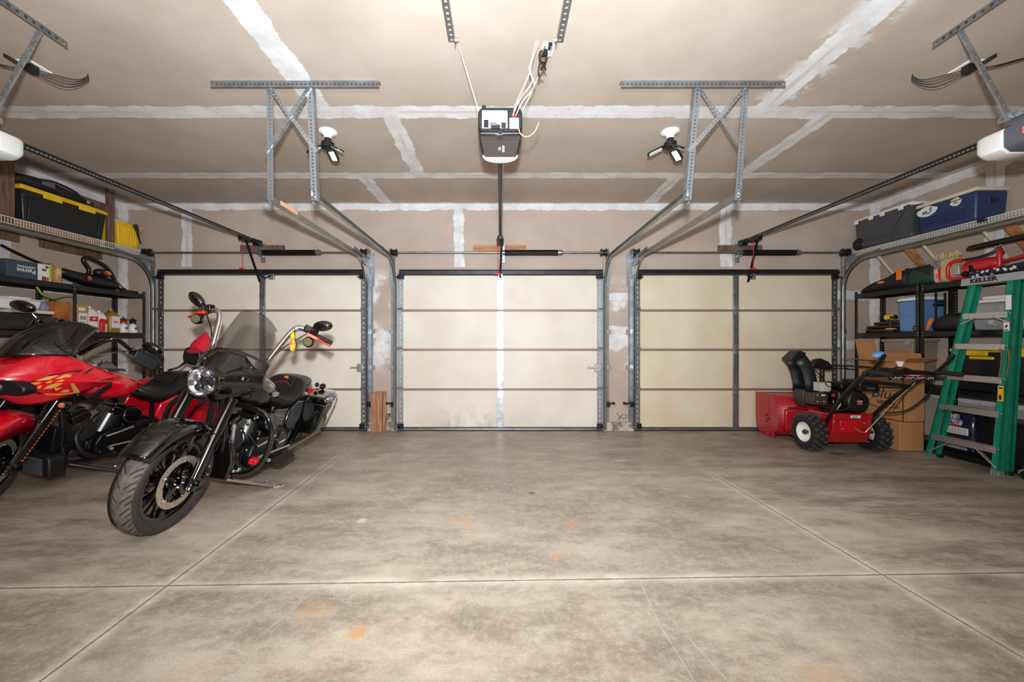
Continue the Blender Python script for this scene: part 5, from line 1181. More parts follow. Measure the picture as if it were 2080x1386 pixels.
b = MB(); b.tube([(-.28, .42, .40), (-.16, .1, .42), (-.06, -.12, .46), (-.02, -.16, .52)], .007, 6, k=5); b.tube([(-.06, -.1, .75), (-.12, 0, .7), (-.1, .1, .78)], .005, 6, k=5); b.tube([(-.02, -.2, .66), (.03, -.1, .72), (.0, .05, .76)], .005, 6, k=5); b.build('hoses', M_['black'], sb)
# handles
for s in (-1, 1):
    b = MB(); b.tube([(s*.215, .02, .15), (s*.215, -.10, .34), (s*.25, -.34, .62), (s*.285, -.60, .845)], .018, 12, k=5); b.build('lower_handle', M_['black_metal'], sb)
    b = MB(); b.tube([(s*.285, -.58, .83), (s*.30, -.70, .90), (s*.30, -.80, .905), (s*.30, -.93, .90)], .0165, 12, k=4); b.tube([(s*.30, -.72, .915), (s*.30, -.93, .905)], .021, 10); b.build('hand_grip', M_['black_soft'], sb)
    b = MB(); b.bar((s*.295, -.73, .92), (s*.30, -.83, 1.03), .03, .02); b.bar((s*.295, -.83, 1.03), (s*.30, -.86, 1.08), .038, .03); b.build('bail_lever', M_['black'], sb, bevel=.006)
b = MB(); b.prism([(-.29, 0), (.29, 0), (.30, .03), (.22, .06), (.12, .055), (.02, .09), (-.10, .055), (-.20, .085), (-.28, .05)], (0, -.60, .865), (1, 0, 0), (0, -.25, 1), (0, -.12, 0)); cpn = b.build('control_panel', M_['black'], sb, bevel=.012)
b = MB(); b.bar((-.34, -.70, .895), (.42, -.70, .90), .03, .03); b.build('panel_crossbar', M_['black'], sb, bevel=.006)
b = MB(); b.box((.06, -.735, .868), (.40, .006, .05), (0, -.02, 0)); lb = b.build('panel_decal', M_['gloss'], cpn)
b = MB(); b.box((.08, -.741, .883), (.18, .003, .011)); b.build('decal_stripe', M_['redp'], lb)
b = MB()
for i in range(20):
    for j in range(2):
        if (i*7+j*3) % 5: b.box((-.128+.0198*i, -.741, .852+.012*j), (.007+.004*((i*3+j) % 3), .003, .004+.003*((i+j) % 2)))
b.build('decal_icons', M_['paper'], lb, kind='stuff')
text('POWER MAX 824', .012, (.08, -.7435, .883), (1, 0, 0), (0, 0, 1), M_['paper'], 'decal_text', lb)
b = MB(); b.cyl((.03, -.66, .945), (.03, -.66, .965), .010, n=10); kb = b.build('knob_stem', M_['dark_steel'], sb)
b = MB(); b.lathe([(0, 0), (.02, 0), (.022, .02), (.03, .035), (.03, .048), (0, .05)], (.03, -.66, .96), (0, 0, 1), 20); b.build('speed_knob', M_['cream'], sb, label='cream selector knob')
b = MB(); b.ell((-.31, -.82, 1.075), (.05, .04, .028), 18, 10, Matrix.Rotation(-.35, 3, 'Y')); b.build('chute_lever_knob', mat('light_blue_plastic', (96, 150, 205), .4), sb, label='light blue lever knob')
for s, pts in ((1, [(.245, -.58, .80), (.22, -.42, .62), (.14, -.22, .30), (.10, -.20, .24), (.05, -.205, .245), (.0, -.20, .285)]), (-1, [(-.18, -.16, .46), (-.16, -.2, .52), (-.15, -.2, .56)])):
    b = MB(); b.tube(pts, .006 if s > 0 else .009, 8); b.build('control_rod', mat('brass_rod_%d' % (s+1), (206, 184, 140), .35, .7), sb)
b = MB(); b.tube([(.26, -.66, .84), (.36, -.6, .72), (.30, -.45, .52), (.2, -.3, .46)], .008, 6, k=6); b.tube([(.18, -.66, .86), (.24, -.5, .7), (.3, -.3, .5)], .003, 6, k=4); b.tube([(-.25, -.5, .76), (.28, -.52, .74)], .006, 6); b.tube([(-.1, -.4, .80), (.25, -.5, .76)], .018, 8); b.build('control_cables', M_['black'], sb)

# ================================================================ LADDER
ld = thing('step_ladder', (4.45, 3.88, 0), 'green fiberglass step ladder with metal steps leaning folded against the right shelving', 'step ladder')
LO = V(ld.location)
BL, BR, TL, TR_ = V((4.415, 4.205, 0)), V((4.43, 3.585, 0)), V((4.50, 3.88, 1.74)), V((4.50, 3.52, 1.74))
def lp(s, f): return (BL.lerp(TL, f) if s < 0 else BR.lerp(TR_, f))
for s in (-1, 1):
    a, c = lp(s, 0), lp(s, 1); q = s  # rail channels: web faces out along y
    for off, wd, nm in ((0.0, .085, 'front_rail'), (.10, .055, 'rear_rail')):
        b = MB(); o1 = V((off*1.0, 0, .0)); o2 = V((off*.35+.02*(off > 0), 0, -.02 if off else 0))
        ysgn = 1 if s < 0 else -1     # outward
        def L(p, dx0, dx1, dy0, dy1): return [p+V((dx0, dy0, 0)), p+V((dx1, dy0, 0)), p+V((dx1, dy1, 0)), p+V((dx0, dy1, 0))]
        z0 = 0.0
        for dx0, dx1, dy0, dy1 in ((0, wd*.55, -.003*ysgn, 0), (0, .004, -.028*ysgn-.0, 0), (wd*.55-.004, wd*.55, -.028*ysgn, 0)):
            b.loft([[tuple(v) for v in L(a+o1+V((0, -.0, z0)), dx0, dx1, dy0, dy1)], [tuple(v) for v in L(c+o2, dx0, dx1, dy0, dy1)]])
        # the wide green face toward the room
        inn = -.062*ysgn
        b.loft([[tuple(v) for v in L(a+o1, 0, .005, inn, 0)], [tuple(v) for v in L(c+o2, 0, .005, inn, 0)]])
        for k in (.33, .66): b.loft([[tuple(v) for v in L(a+o1, -.003, 0, inn*k-.003, inn*k+.003)], [tuple(v) for v in L(c+o2, -.003, 0, inn*k-.003, inn*k+.003)]])
        rl = local(b, LO).build(nm, M_['green'], ld, angle=30)
        b = MB(); b.loft([[tuple(v) for v in L(a+o1+V((-.003, 0, 0)), 0, wd*.6, inn*1.04, .003*ysgn)], [tuple(v) for v in L(a.lerp(c, .022)+o1+V((-.003, 0, 0)), 0, wd*.6, inn*1.04, .003*ysgn)]]); local(b, LO).build('rubber_foot', M_['black_soft'] if off else M_['alu'], rl)
for k, z in enumerate((.24, .56, .865, 1.165, 1.455)):
    f = z/1.74; a = lp(-1, f)+V((0, -.03, 0)); c = lp(1, f)+V((0, .03, 0))
    b = MB(); b.bar(a+V((.03, 0, 0)), c+V((.03, 0, 0)), .085, .004); b.bar(a+V((-.012, 0, -.018)), c+V((-.012, 0, -.022)), .004, .052)
    for q in range(4): b.bar(a+V((.0+.018*q, 0, .004)), c+V((.0+.018*q, 0, .004)), .004, .004)
    stp = local(b, LO).build('step', M_['alu'], ld)
    if k in (0, 4):
        for s, (e0, e1) in ((-1, (a, c)), (1, (c, a))):
            b = MB(); p0 = e0.lerp(e1, .32)+V((.0, 0, -.03)); fz = (.06 if k == 0 else 1.36); p1 = lp(s, fz/1.74)+V((.008, .022*s, 0))
            b.bar(p0, p1, .03, .012, (0, 0, 1)); local(b, LO).build('brace', M_['alu'], ld, bevel=.002)
    b = MB()
    for s in (-1, 1):
        p = lp(s, f); b.ell(p+V((-.004, -.02*(1 if s < 0 else -1), -.01)), (.004, .007, .007), 8, 6)
    local(b, LO).build('rivets', M_['alu'], stp)
b = MB(); 
b.hexa([V((4.475, 3.45, 1.73)), V((4.60, 3.45, 1.73)), V((4.60, 3.93, 1.73)), V((4.475, 3.93, 1.73)), V((4.478, 3.46, 1.80)), V((4.60, 3.46, 1.80)), V((4.60, 3.92, 1.80)), V((4.478, 3.92, 1.80))]); tp = local(b, LO).build('top_cap', mat('grey_cap_plastic', (158, 158, 160), .45), ld, bevel=.006)
text('KELLER', .052, V((4.4735, 3.74, 1.765))-LO, (0, -1, 0), (0, 0, 1), M_['black'], 'maker_text', tp, bold=.0025, sx=1.25)
def stick(f, w, h, m, nm):
    p = lp(1, f)+V((-.004, .036, 0)); b = MB(); b.box(p, (.003, w, h)); return local(b, LO).build(nm, m, ld, label=None)
stick(.885, .04, .13, M_['paper'], 'white_label')
wl_ = stick(.765, .042, .085, M_['paper'], 'warning_label')
b = MB(); b.box(lp(1, .787)+V((-.006, .036, 0)), (.003, .04, .014)); local(b, LO).build('label_header', mat('orange_red_print', (214, 92, 50), .5), wl_)
b = MB(); b.box(lp(1, .765)+V((-.006, .036, -.002)), (.003, .014, .026), (.5, 0, 0)); b.box(lp(1, .748)+V((-.006, .036, -.004)), (.003, .03, .008)); local(b, LO).build('label_figure', M_['black'], wl_)
yl = stick(.42, .04, .135, M_['yellow'], 'yellow_label')
b = MB(); b.box(lp(1, .448)+V((-.006, .036, 0)), (.003, .03, .012)); b.box(lp(1, .40)+V((-.006, .036, 0)), (.003, .016, .04)); local(b, LO).build('yellow_label_print', M_['black'], yl)
for s, dy in ((0, .055), (1, .0)):
    b = MB(); p = lp(1, .64)+V((-.012, dy, 0)); b.tube([p+V((0, 0, .01)), p+V((-.004, -.01, -.08)), p+V((0, .01, -.22)), p+V((0, .02-.02*s, -.25+.03*s))], .006, 8, k=4); b.cyl(p+V((.01, 0, .01)), p+V((-.01, 0, .01)), .009, n=8); local(b, LO).build('spreader_hook', mat('brass_%d' % s, (160, 130, 90), .35, .8), ld)
# ================================================================ STORED THINGS
def rbox(b, x0, x1, y0, y1, z0, z1, tx=0.0, ty=0.0):   # box tapering to its base by tx, ty
    return b.hexa([(x0+tx, y0+ty, z0), (x1-tx, y0+ty, z0), (x1-tx, y1-ty, z0), (x0+tx, y1-ty, z0), (x0, y0, z1), (x1, y0, z1), (x1, y1, z1), (x0, y1, z1)])
def at(c): return V(c)
def tote(name, x0, x1, y0, y1, z0, h, body, lidm, label, lid=True, ribs=5, s=1, group=None, cat='storage tote'):
    o = V(((x0+x1)/2, (y0+y1)/2, z0)); t_ = thing(name, o, label, cat, group=group)
    zt = z0+h; lh = .05 if lid else .02
    b = MB(); rbox(b, x0+.012, x1-.012, y0+.012, y1-.012, z0, zt-lh, .02, .035)
    xf_ = x0 if s > 0 else x1
    bd = local(b, o).build('body', body, t_, bevel=.014)
    b = MB()
    for k in range(ribs):
        y = y0+.09+(y1-y0-.18)*k/max(1, ribs-1)
        if lid and k not in (0, ribs-1): continue
        b.bar((xf_+s*.030, y+(.0), z0+.02), (xf_+s*.010, y, zt-lh-.03), .02 if lid else .014, .012, (1, 0, 0))
    local(b, o).build('ribs', body, bd, bevel=.003, kind='stuff')
    b = MB()
    if lid:
        b.bx(x0, x1, y0, y1, zt-lh, zt-.018); rbox(b, x0+.02, x1-.02, y0+.02, y1-.02, zt-.018, zt, -.008, -.008)
        lo = local(b, o).build('lid', lidm, t_, bevel=.008)
        for f in (.22, .62):
            y = y0+(y1-y0)*f; b = MB(); b.bx(*sorted((xf_-s*.012, xf_+s*.01)), y, y+(y1-y0)*.2, zt-lh-.035, zt-.014); local(b, o).build('lid_clip', lidm, lo, bevel=.006)
        b = MB(); b.bx(*sorted((xf_-s*.002, xf_+s*.01)), y0+.02, y0+.16, zt-lh-.075, zt-lh-.01); local(b, o).build('end_handle', body, t_, bevel=.006)
    else:
        b.bx(x0, x1, y0, y1, zt-lh-.012, zt-lh+.012); local(b, o).build('rim', body, t_, bevel=.006)
    return t_, o
m_tblack = mat('black_tote_plastic', (24, 25, 29), .38)
# left wire shelf
zD = zdk+.003
tote('storage_tote', -5.02, -4.69, 3.95, 4.83, zD, .36, m_tblack, M_['yellow'], 'large black tote with yellow lid between the wooden posts on the left wire shelf', s=-1)
t_, o = tote('storage_crate', -5.02, -4.70, 4.96, 5.32, zD, .30, M_['yellow'], M_['yellow'], 'yellow ribbed crate with a white bag at the end of the left wire shelf', lid=False, ribs=6, s=-1, cat='crate')
b = MB(); b.loft([sring(y, hw, zt, zb, 2.2, 20, x=-4.87) for y, hw, zt, zb in ((4.97, .08, .31+zD, .27+zD), (5.02, .14, .35+zD, .26+zD), (5.12, .14, .345+zD, .26+zD), (5.25, .13, .31+zD, .26+zD), (5.30, .08, .295+zD, .27+zD))]); b.build('plastic_bag', mat('white_film', (216, 214, 212), .35, var=.1), label='white plastic bag bulging out of the yellow crate', cat='bag', sub=1)
b = MB(); b.tube([(-4.70, 5.19, zD+.30), (-4.685, 5.20, zD+.26), (-4.68, 5.21, zD+.22), (-4.685, 5.23, zD+.15), (-4.69, 5.27, zD+.08)], [.03, .006], 8, k=4); b.build('black_strap', M_['black_soft'], label='black strap hanging over the front of the yellow crate', cat='strap')
t_ = thing('duffel_bag', (-4.85, 4.25, zD+.36), 'black duffel bag with grey patch lying on top of the black tote', 'bag'); o = V(t_.location)
b = MB(); b.loft([sring(y, hw, zt, zb, 2.2, 24, x=-4.85) for y, hw, zt, zb in ((3.86, .05, o.z+.05, o.z+.0), (3.92, .12, o.z+.10, o.z+.0), (4.05, .15, o.z+.13, o.z), (4.22, .155, o.z+.15, o.z), (4.42, .15, o.z+.125, o.z), (4.58, .13, o.z+.06, o.z), (4.68, .08, o.z+.025, o.z))]); local(b, o).build('bag_body', mat('black_fabric', (30, 29, 31), .65, bump=.3, bs=30), t_, sub=1)
b = MB(); b.tube([(-4.72, 3.98, o.z+.07), (-4.70, 4.1, o.z+.09), (-4.695, 4.25, o.z+.12), (-4.70, 4.45, o.z+.10), (-4.71, 4.56, o.z+.05), (-4.70, 4.66, o.z+.03)], .012, 8, k=5); local(b, o).build('carry_strap', M_['black_soft'], t_)
b = MB(); b.box((-4.698, 4.20, o.z+.085), (.01, .12, .06)); local(b, o).build('grey_patch', M_['grey'], t_, bevel=.01)
b = MB(); b.lathe([(.016, -.004), (.022, 0), (.016, .004)], (-4.69, 4.60, o.z+.035), (1, 0, 0), 16); local(b, o).build('buckle', M_['chrome'], t_)
b = MB(); b.loft([sring(y, .10, z, z-.03, 2, 14, x=-4.86) for y, z in ((3.70, zD+.40), (3.78, zD+.42), (3.84, zD+.43))]); b.bx(-4.9, -4.8, 3.6, 3.72, zD+.001, zD+.41); b.build('folded_tarp', mat('dark_tarp', (48, 46, 48), .5), label='dark folded tarp between the wide wooden post and the black tote', cat='tarp')
# ---- left steel shelf, top tier
z = T1+.001
t_ = thing('lighting_carton', (-4.83, 4.0, z), 'dark blue and white lighting carton lying upside down on the top left shelf', 'box'); o = V(t_.location)
b = MB(); b.bx(-4.98, -4.68, 3.83, 4.20, z, z+.17); bx_ = local(b, o).build('carton', mat('slate_blue_print', (52, 66, 82), .5), t_, bevel=.003)
b = MB(); b.bx(-4.682, -4.677, 4.085, 4.201, z+.002, z+.169); wl2 = local(b, o).build('white_panel', M_['paper'], t_)
b = MB(); b.bx(-4.678, -4.675, 4.12, 4.16, z+.003, z+.045); local(b, o).build('red_picture', mat('brick_red_print', (150, 52, 48), .5), wl2)
b = MB(); b.bx(-4.678, -4.675, 4.185, 4.201, z+.02, z+.16); local(b, o).build('lime_edge', M_['lime'], wl2)
b = MB(); b.bx(-4.678, -4.675, 4.165, 4.18, z+.003, z+.04); b.lathe([(0, 0), (.016, 0), (.016, .003), (0, .003)], (-4.678, 4.165, z+.145), (1, 0, 0), 16); b.bx(-4.678, -4.675, 4.12, 4.16, z+.10, z+.125); local(b, o).build('dark_print', M_['grey'], wl2)
text('Patriot', .058, V((-4.677, 3.985, z+.078))-o, (0, -1, 0), (0, 0, -1), M_['paper'], 'brand_text', bx_, bold=.0008)
text('LIGHTING', .026, V((-4.677, 3.985, z+.116))-o, (0, -1, 0), (0, 0, -1), M_['paper'], 'brand_subtext', bx_, bold=.0005, sx=1.3)
for i, (y0_, y1_, xx, lb) in enumerate(((4.215, 4.255, -4.70, 'tall rough wood offcut right of the lighting carton'), (4.262, 4.31, -4.68, 'pale split wood offcut nearest the leaf blower'))):
    b = MB(); b.bx(xx-.2, xx, y0_, y1_, z, z+.20-.03*i); b.build('wood_offcut', [M_['wood'], mat('pale_split_wood', (212, 178, 120), .7, col2=(150, 100, 60), vs=14)][i], bevel=.004, label=lb, cat='wood piece', group='wood offcuts on the top left shelf')
b = MB(); b.tube([(-4.92, 3.98, z+.33), (-4.92, 4.08, z+.29), (-4.92, 4.25, z+.235), (-4.92, 4.42, z+.20), (-4.92, 4.6, z+.16), (-4.92, 4.85, z+.03)], .022, 8, k=4, flat=.5); b.build('curved_strip', M_['black'], label='long curved black strip leaning on the wall above the lighting carton', cat='strip')
b = MB(); b.loft([sring(y, hw, zt, z, 2.2, 20, x=-4.76) for y, hw, zt in ((3.60, .05, z+.07), (3.66, .08, z+.09), (3.74, .085, z+.085), (3.80, .06, z+.05), (3.825, .03, z+.02))]); b.build('work_cap', mat('red_orange_cloth', (206, 30, 44), .6, col2=(214, 110, 40), vs=3), label='red and orange soft cap at the left end of the top left shelf', cat='cap', sub=1)
t_ = thing('leaf_blower', (-4.78, 4.72, z), 'black leaf blower with orange button resting on the top left shelf', 'leaf blower'); o = V(t_.location)
b = MB(); b.loft([sring(y, hw, zt, zb, 2.3, 24, x=-4.79) for y, hw, zt, zb in ((4.36, .045, z+.20, z+.10), (4.50, .055, z+.17, z+.06), (4.62, .08, z+.165, z+.03), (4.75, .10, z+.17, z+.01), (4.90, .10, z+.16, z+.005), (5.0, .08, z+.12, z+.01), (5.03, .05, z+.09, z+.03))]); local(b, o).build('blower_housing', M_['black'], t_, sub=1)
b = MB(); b.tube([(-4.76, 4.66, z+.14), (-4.76, 4.67, z+.22), (-4.75, 4.60, z+.30), (-4.75, 4.64, z+.345), (-4.75, 4.75, z+.325), (-4.75, 4.86, z+.28), (-4.75, 4.94, z+.19), (-4.76, 4.99, z+.10)], .022, 10, k=5); local(b, o).build('blower_handle', M_['black'], t_)
b = MB(); b.ell((-4.72, 4.78, z+.19), (.06, .09, .05), 18, 10); hh_ = local(b, o).build('motor_cover', M_['black'], t_)
b = MB(); b.prism([(-.04, -.018), (.045, -.022), (.035, .012), (.01, .022), (-.035, .018)], (-4.668, 4.80, z+.195), (0, 1, 0), (0, 0, 1), (.006, 0, 0)); local(b, o).build('orange_button', M_['orange_p'], hh_, bevel=.003, label='orange button')
b = MB(); b.lathe([(.02, 0), (.026, .004), (.012, .01), (0, .01)], (-4.70, 4.62, z+.105), (1, 0, 0), 18); local(b, o).build('side_knob', mat('orange_ring', (190, 80, 40), .4), t_)
b = MB(); b.tube([(-4.74, 5.0, z+.12), (-4.72, 5.05, z+.06), (-4.70, 5.10, z+.02), (-4.72, 5.12, z+.03), (-4.74, 5.08, z+.012)], .005, 6, k=5); local(b, o).build('power_lead', M_['black'], t_)
b = MB(); b.box((-4.72, 5.13, z+.016), (.05, .22, .03)); b.box((-4.74, 5.06, z+.04), (.04, .08, .02)); b.build('flat_nozzle', M_['black'], bevel=.006, label='flat black nozzle lying at the right end of the top left shelf', cat='nozzle')
b = MB(); b.tube([(-4.88, 4.30, z+.21), (-4.88, 4.40, z+.20), (-4.88, 4.52, z+.16)], .018, 8, k=4, flat=.4); b.build('lime_strip', M_['lime'], label='lime green strip behind the wood offcuts on the top left shelf', cat='strip')
# ---- left steel shelf, middle tier
z = T2+.001
b = MB(); rbox(b, -5.0, -4.70, 3.75, 4.24, z, z+.17, .01, .01); t_ = b.build('black_bin', M_['black'], bevel=.01, label='black bin under the white tub on the middle left shelf', cat='bin')
b = MB(); b.bx(-5.01, -4.69, 3.90, 4.25, z+.172, z+.205); b.build('pale_lid', M_['cream'], bevel=.005, label='flat pale lid lying on the black bin, under the white tub', cat='lid')
t_ = thing('plastic_tub', (-4.85, 4.05, z+.207), 'shallow white plastic tub with rolled rim on the middle left shelf', 'tub'); o = V(t_.location)
b = MB(); rbox(b, -4.98, -4.72, 3.80, 4.16, z+.207, z+.30, .015, .02); local(b, o).build('tub_body', M_['white'], t_, bevel=.01)
b = MB(); b.bx(-5.0, -4.70, 3.78, 4.18, z+.30, z+.312); b.bx(-4.96, -4.74, 3.90, 4.08, z+.312, z+.33); local(b, o).build('tub_rim', M_['white'], t_, bevel=.005)
t_ = thing('water_jug', (-4.78, 4.22, z+.207), 'small clear jug with blue cap beside the orange cardboard box', 'jug'); 
b = MB(); b.loft([[(x*.9, y*.9, zz) for x, y in rrect(w, w*1.0, .02)] for w, zz in ((.07, 0), (.08, .01), (.08, .05), (.05, .085), (.026, .10))]); b.build('jug_body', mat('cloudy_plastic', (168, 178, 196), .2, trans=.4, ior=1.2), t_)
b = MB(); b.cyl((0, 0, .10), (0, 0, .125), .018, n=14); b.build('jug_lid', mat('blue_cap', (60, 90, 160), .4), t_)
b = MB(); b.bx(-4.96, -4.69, 4.262, 4.40, z, z+.315); b.build('cardboard_box', mat('orange_brown_cardboard', (190, 112, 48), .75, col2=(140, 74, 36), vs=6), bevel=.004, label='orange-brown stained cardboard box on the middle left shelf, left of the steel post', cat='box')
t_ = thing('lime_holder', (-4.8, 4.33, z+.316), 'lime green curved strap on a black knob standing on the orange-brown cardboard box', 'strap holder')
b = MB(); b.lathe([(0, 0), (.03, 0), (.03, .012), (.012, .02), (.012, .035), (0, .035)], (0, 0, 0), (0, 0, 1), 16); b.build('black_knob', M_['black'], t_)
b = MB(); b.tube([(0, -.15, .14), (0, -.10, .07), (0, -.02, .035), (0, .03, .04), (0, .12, .075), (0, .2, .08)], .014, 8, k=5, flat=.4); b.build('lime_strap', M_['lime'], t_)
t_ = thing('labelled_carton', (-4.8, 4.56, z), 'small brown carton with large white label between the steel post and white jug', 'box'); o = V(t_.location)
b = MB(); b.bx(-4.93, -4.69, 4.475, 4.60, z, z+.30); local(b, o).build('carton', M_['cardboard'], t_, bevel=.003)
b = MB(); b.bx(-4.691, -4.688, 4.49, 4.585, z+.02, z+.21); b.bx(-4.691, -4.688, 4.49, 4.56, z+.235, z+.27); lb_ = local(b, o).build('paper_label', M_['paper'], t_)
b = MB()
for k in range(8): b.bx(-4.688, -4.686, 4.505+.009*k, 4.509+.009*k, z+.135, z+.175)
for k in range(5): b.bx(-4.688, -4.686, 4.505, 4.57, z+.04+.016*k, z+.046+.016*k)
local(b, o).build('label_print', M_['grey'], lb_, kind='stuff')
def jug(name, x, y, z, w, d, h, m, label, cap=None, lab=None, labm=None, txt=None, txm=None, handle=True, cat='jug', labh=(.25, .6)):
    t_ = thing(name, (x, y, z), label, cat, group=None)
    b = MB(); R = [(.92, 0), (1, .02), (1, h*.62), (.93, h*.74), (.6, h*.88), (.26, h*.95)]
    b.loft([[(p[0], p[1]+(0.0 if k < .9 else 0)*d, zz) for p in rrect(w*k, d*k, min(w, d)*k*.22)] for k, zz in R]); b.build('jug_body', m, t_, bevel=.0, angle=50)
    b = MB(); b.lathe([(0, 0), (w*.17, 0), (w*.17, h*.08), (0, h*.08)], (0, -d*.05, h*.94), (0, 0, 1), 16); b.build('screw_lid', cap or m, t_)
    if handle: b = MB(); b.tube([(0, d*.10, h*.93), (0, d*.30, h*.90), (0, d*.46, h*.74), (0, d*.40, h*.58)], min(w, d)*.09, 8, k=4); b.build('jug_handle', m, t_)
    s = 1 if x < 0 else -1
    if lab: b = MB(); b.bx(*sorted((s*w/2*.985, s*(w/2+.002))), -d*.38, d*.38, h*labh[0], h*labh[1]); l_ = b.build('jug_label', labm, t_)
    if txt: text(txt, min(.05, d*.26), (s*(w/2+.0035), 0, h*(labh[0]+labh[1])/2), (0, s, 0), (0, 0, 1), txm, 'label_text', t_, bold=.0008)
    return t_
xL = -4.75
jug('chemical_jug', xL, 4.67, z, .10, .13, .29, M_['white'], 'white jug with red label and moulded handle right of the labelled carton', lab=1, labm=M_['redp'], txt='30', txm=M_['paper'], labh=(.42, .62))
jug('bleach_bottle', xL-.02, 4.80, z, .10, .12, .25, M_['white'], 'white bottle with red label left of the gold jug', lab=1, labm=M_['redp'], labh=(.40, .62))
jug('small_bottle', -4.685, 4.75, z, .035, .05, .17, M_['redp'], 'small red bottle standing at the shelf edge in front of white bottles', cap=M_['white'], handle=False, cat='bottle')
jug('antifreeze_jug', xL, 4.93, z, .11, .14, .28, mat('gold_plastic', (160, 122, 52), .35, .3), 'gold jug with red and white label on the middle left shelf', lab=1, labm=M_['paper'], txt='REX', txm=M_['redp'], labh=(.2, .7))
jug('chemical_jug', -4.84, 5.04, z, .10, .11, .27, M_['white'], 'white jug behind the sprayers and gold jug', lab=None)
for y, lb, topm in ((5.055, 'white hand sprayer with red collar right of the gold jug', M_['redp']), (5.185, 'white hand sprayer with dark trigger and round label at the right end of the shelf', M_['black'])):
    t_ = thing('hand_sprayer', (-4.72, y, z), lb, 'sprayer', group='hand sprayers on the middle left shelf')
    b = MB(); b.lathe([(0, 0), (.045, 0), (.05, .01), (.048, .06), (.036, .10), (.022, .12), (0, .12)], (0, 0, 0), (0, 0, 1), 20); b.build('sprayer_tank', M_['white'], t_)
    b = MB(); b.lathe([(0, .115), (.028, .115), (.03, .14), (.018, .155), (0, .155)], (0, 0, 0), (0, 0, 1), 16); b.build('collar', topm, t_)
    b = MB(); b.box((.01, -.01, .165), (.025, .085, .022)); b.cyl((0, .0, .15), (0, 0, .20), .010, n=10); b.bar((0, .02, .155), (0, .045, .12), .012, .01); b.build('trigger_head', M_['black'], t_, bevel=.004)
    b = MB(); b.lathe([(0, 0), (.020, 0), (.020, .004), (0, .004)], (.044, 0, .055), (1, 0, 0), 18); b.build('round_label', mat('blue_label_%d' % int(y*100), (60, 70, 130), .5), t_)
# ---- left lower tier
z = .601
jug('motor_oil_jug', -4.76, 4.86, z, .12, .24, .37, mat('silver_grey_plastic', (128, 130, 134), .35, .3), 'large silver-grey motor oil jug with oval label behind the red motorcycle', lab=None)
t_ = thing('oval_label', (-4.76+.062, 4.86, z+.19), 'white oval oil label with red and blue V on the silver-grey jug', 'label')
b = MB(); b.prism([(.075*math.cos(a), .062*math.sin(a)) for a in [2*PI*i/28 for i in range(28)]], (0, 0, 0), (0, 1, 0), (0, 0, 1), (.002, 0, 0)); b.build('label_oval', M_['paper'], t_)
b = MB(); b.prism([(-.045, .035), (-.018, .035), (.008, -.015), (-.008, -.015)], (.0022, 0, .006), (0, 1, 0), (0, 0, 1), (.001, 0, 0)); b.build('red_stroke', M_['redp'], t_)
b = MB(); b.prism([(.045, .035), (.018, .035), (-.004, -.004), (.008, -.015)], (.0024, 0, .006), (0, 1, 0), (0, 0, 1), (.001, 0, 0)); b.build('blue_stroke', mat('blue_print', (40, 70, 170), .5), t_)
text('Valvoline', .026, (.003, 0, -.034), (0, 1, 0), (0, 0, 1), M_['black'], 'label_text', t_, bold=.0006)
J = bpy.data.objects['motor_oil_jug']
for c in [t_]+list(t_.children):
    pass
t_.parent = J; t_.location = (.062, 0, .19); del t_['category']; del t_['label']
for y, zz, lb in ((4.50, z, 'green and white tub stacked at the bottom behind the red motorcycle'), (4.66, z, 'green and white bucket beside the stacked tub behind the red motorcycle')):
    t_ = thing('bucket', (-4.76, y, zz), lb, 'bucket', group='green and white buckets on the lower left shelf'); hh = .45 if y < 4.6 else .33
    b = MB(); b.lathe([(0, 0), (.065, 0), (.075, hh-.02), (.08, hh-.02), (.08, hh), (0, hh)], (0, 0, 0), (0, 0, 1), 22); b.build('bucket_body', M_['white'], t_)
    b = MB(); b.lathe([(.072, hh*.35), (.075, hh*.36), (.077, hh*.7), (.074, hh*.71)], (0, 0, 0), (0, 0, 1), 22, cap=False); b.build('green_band', mat('green_print_%d' % int(y*100), (70, 150, 90), .5), t_)
    b = MB(); b.tube([(0, -.07, hh), (.02, 0, hh+.05), (0, .07, hh)], .005, 6, k=5); b.build('bail_handle', mat('green_handle_%d' % int(y*100), (60, 140, 80), .5), t_)
# ---- right wire shelf: two coolers
def cooler(name, x0, x1, y0, y1, z0, z1, m, lidm, label, lidh=.05, rx=.03):
    o = V(((x0+x1)/2, (y0+y1)/2, z0)); t_ = thing(name, o, label, 'cooler', group='coolers on the right wire shelf')
    b = MB(); rbox(b, x0, x1, y0, y1, z0, z1-lidh+.001, .012, .018); bd = local(b, o).build('cooler_body', m, t_, bevel=.03, seg=4)
    b = MB(); b.bx(x0-.006, x1+.004, y0-.006, y1+.006, z1-lidh, z1-.015); rbox(b, x0, x1, y0+.0, y1, z1-.016, z1, -.004, -.004); ld_ = local(b, o).build('cooler_lid', lidm, t_, bevel=.008, seg=3)
    return t_, o, bd, ld_
m_charc = mat('charcoal_ribbed_plastic', (70, 70, 74), .4)
t_, o, bd, ld_ = cooler('cooler', 4.675, 5.0, 4.58, 5.33, zD, zD+.40, m_charc, M_['white'], 'charcoal wheeled cooler with white lid on the right wire shelf', .028)
b = MB(); b.lathe([(0, 0), (.075, 0), (.078, .008), (.07, .02), (.04, .018), (0, .018)], (4.69, 5.28, zD+.075), (-1, 0, 0), 28); wh = local(b, o).build('cooler_wheel', M_['black'], t_)
b = MB(); b.ell((4.668, 5.28, zD+.075), (.004, .008, .008), 10, 6); local(b, o).build('wheel_pin', M_['chrome'], wh)
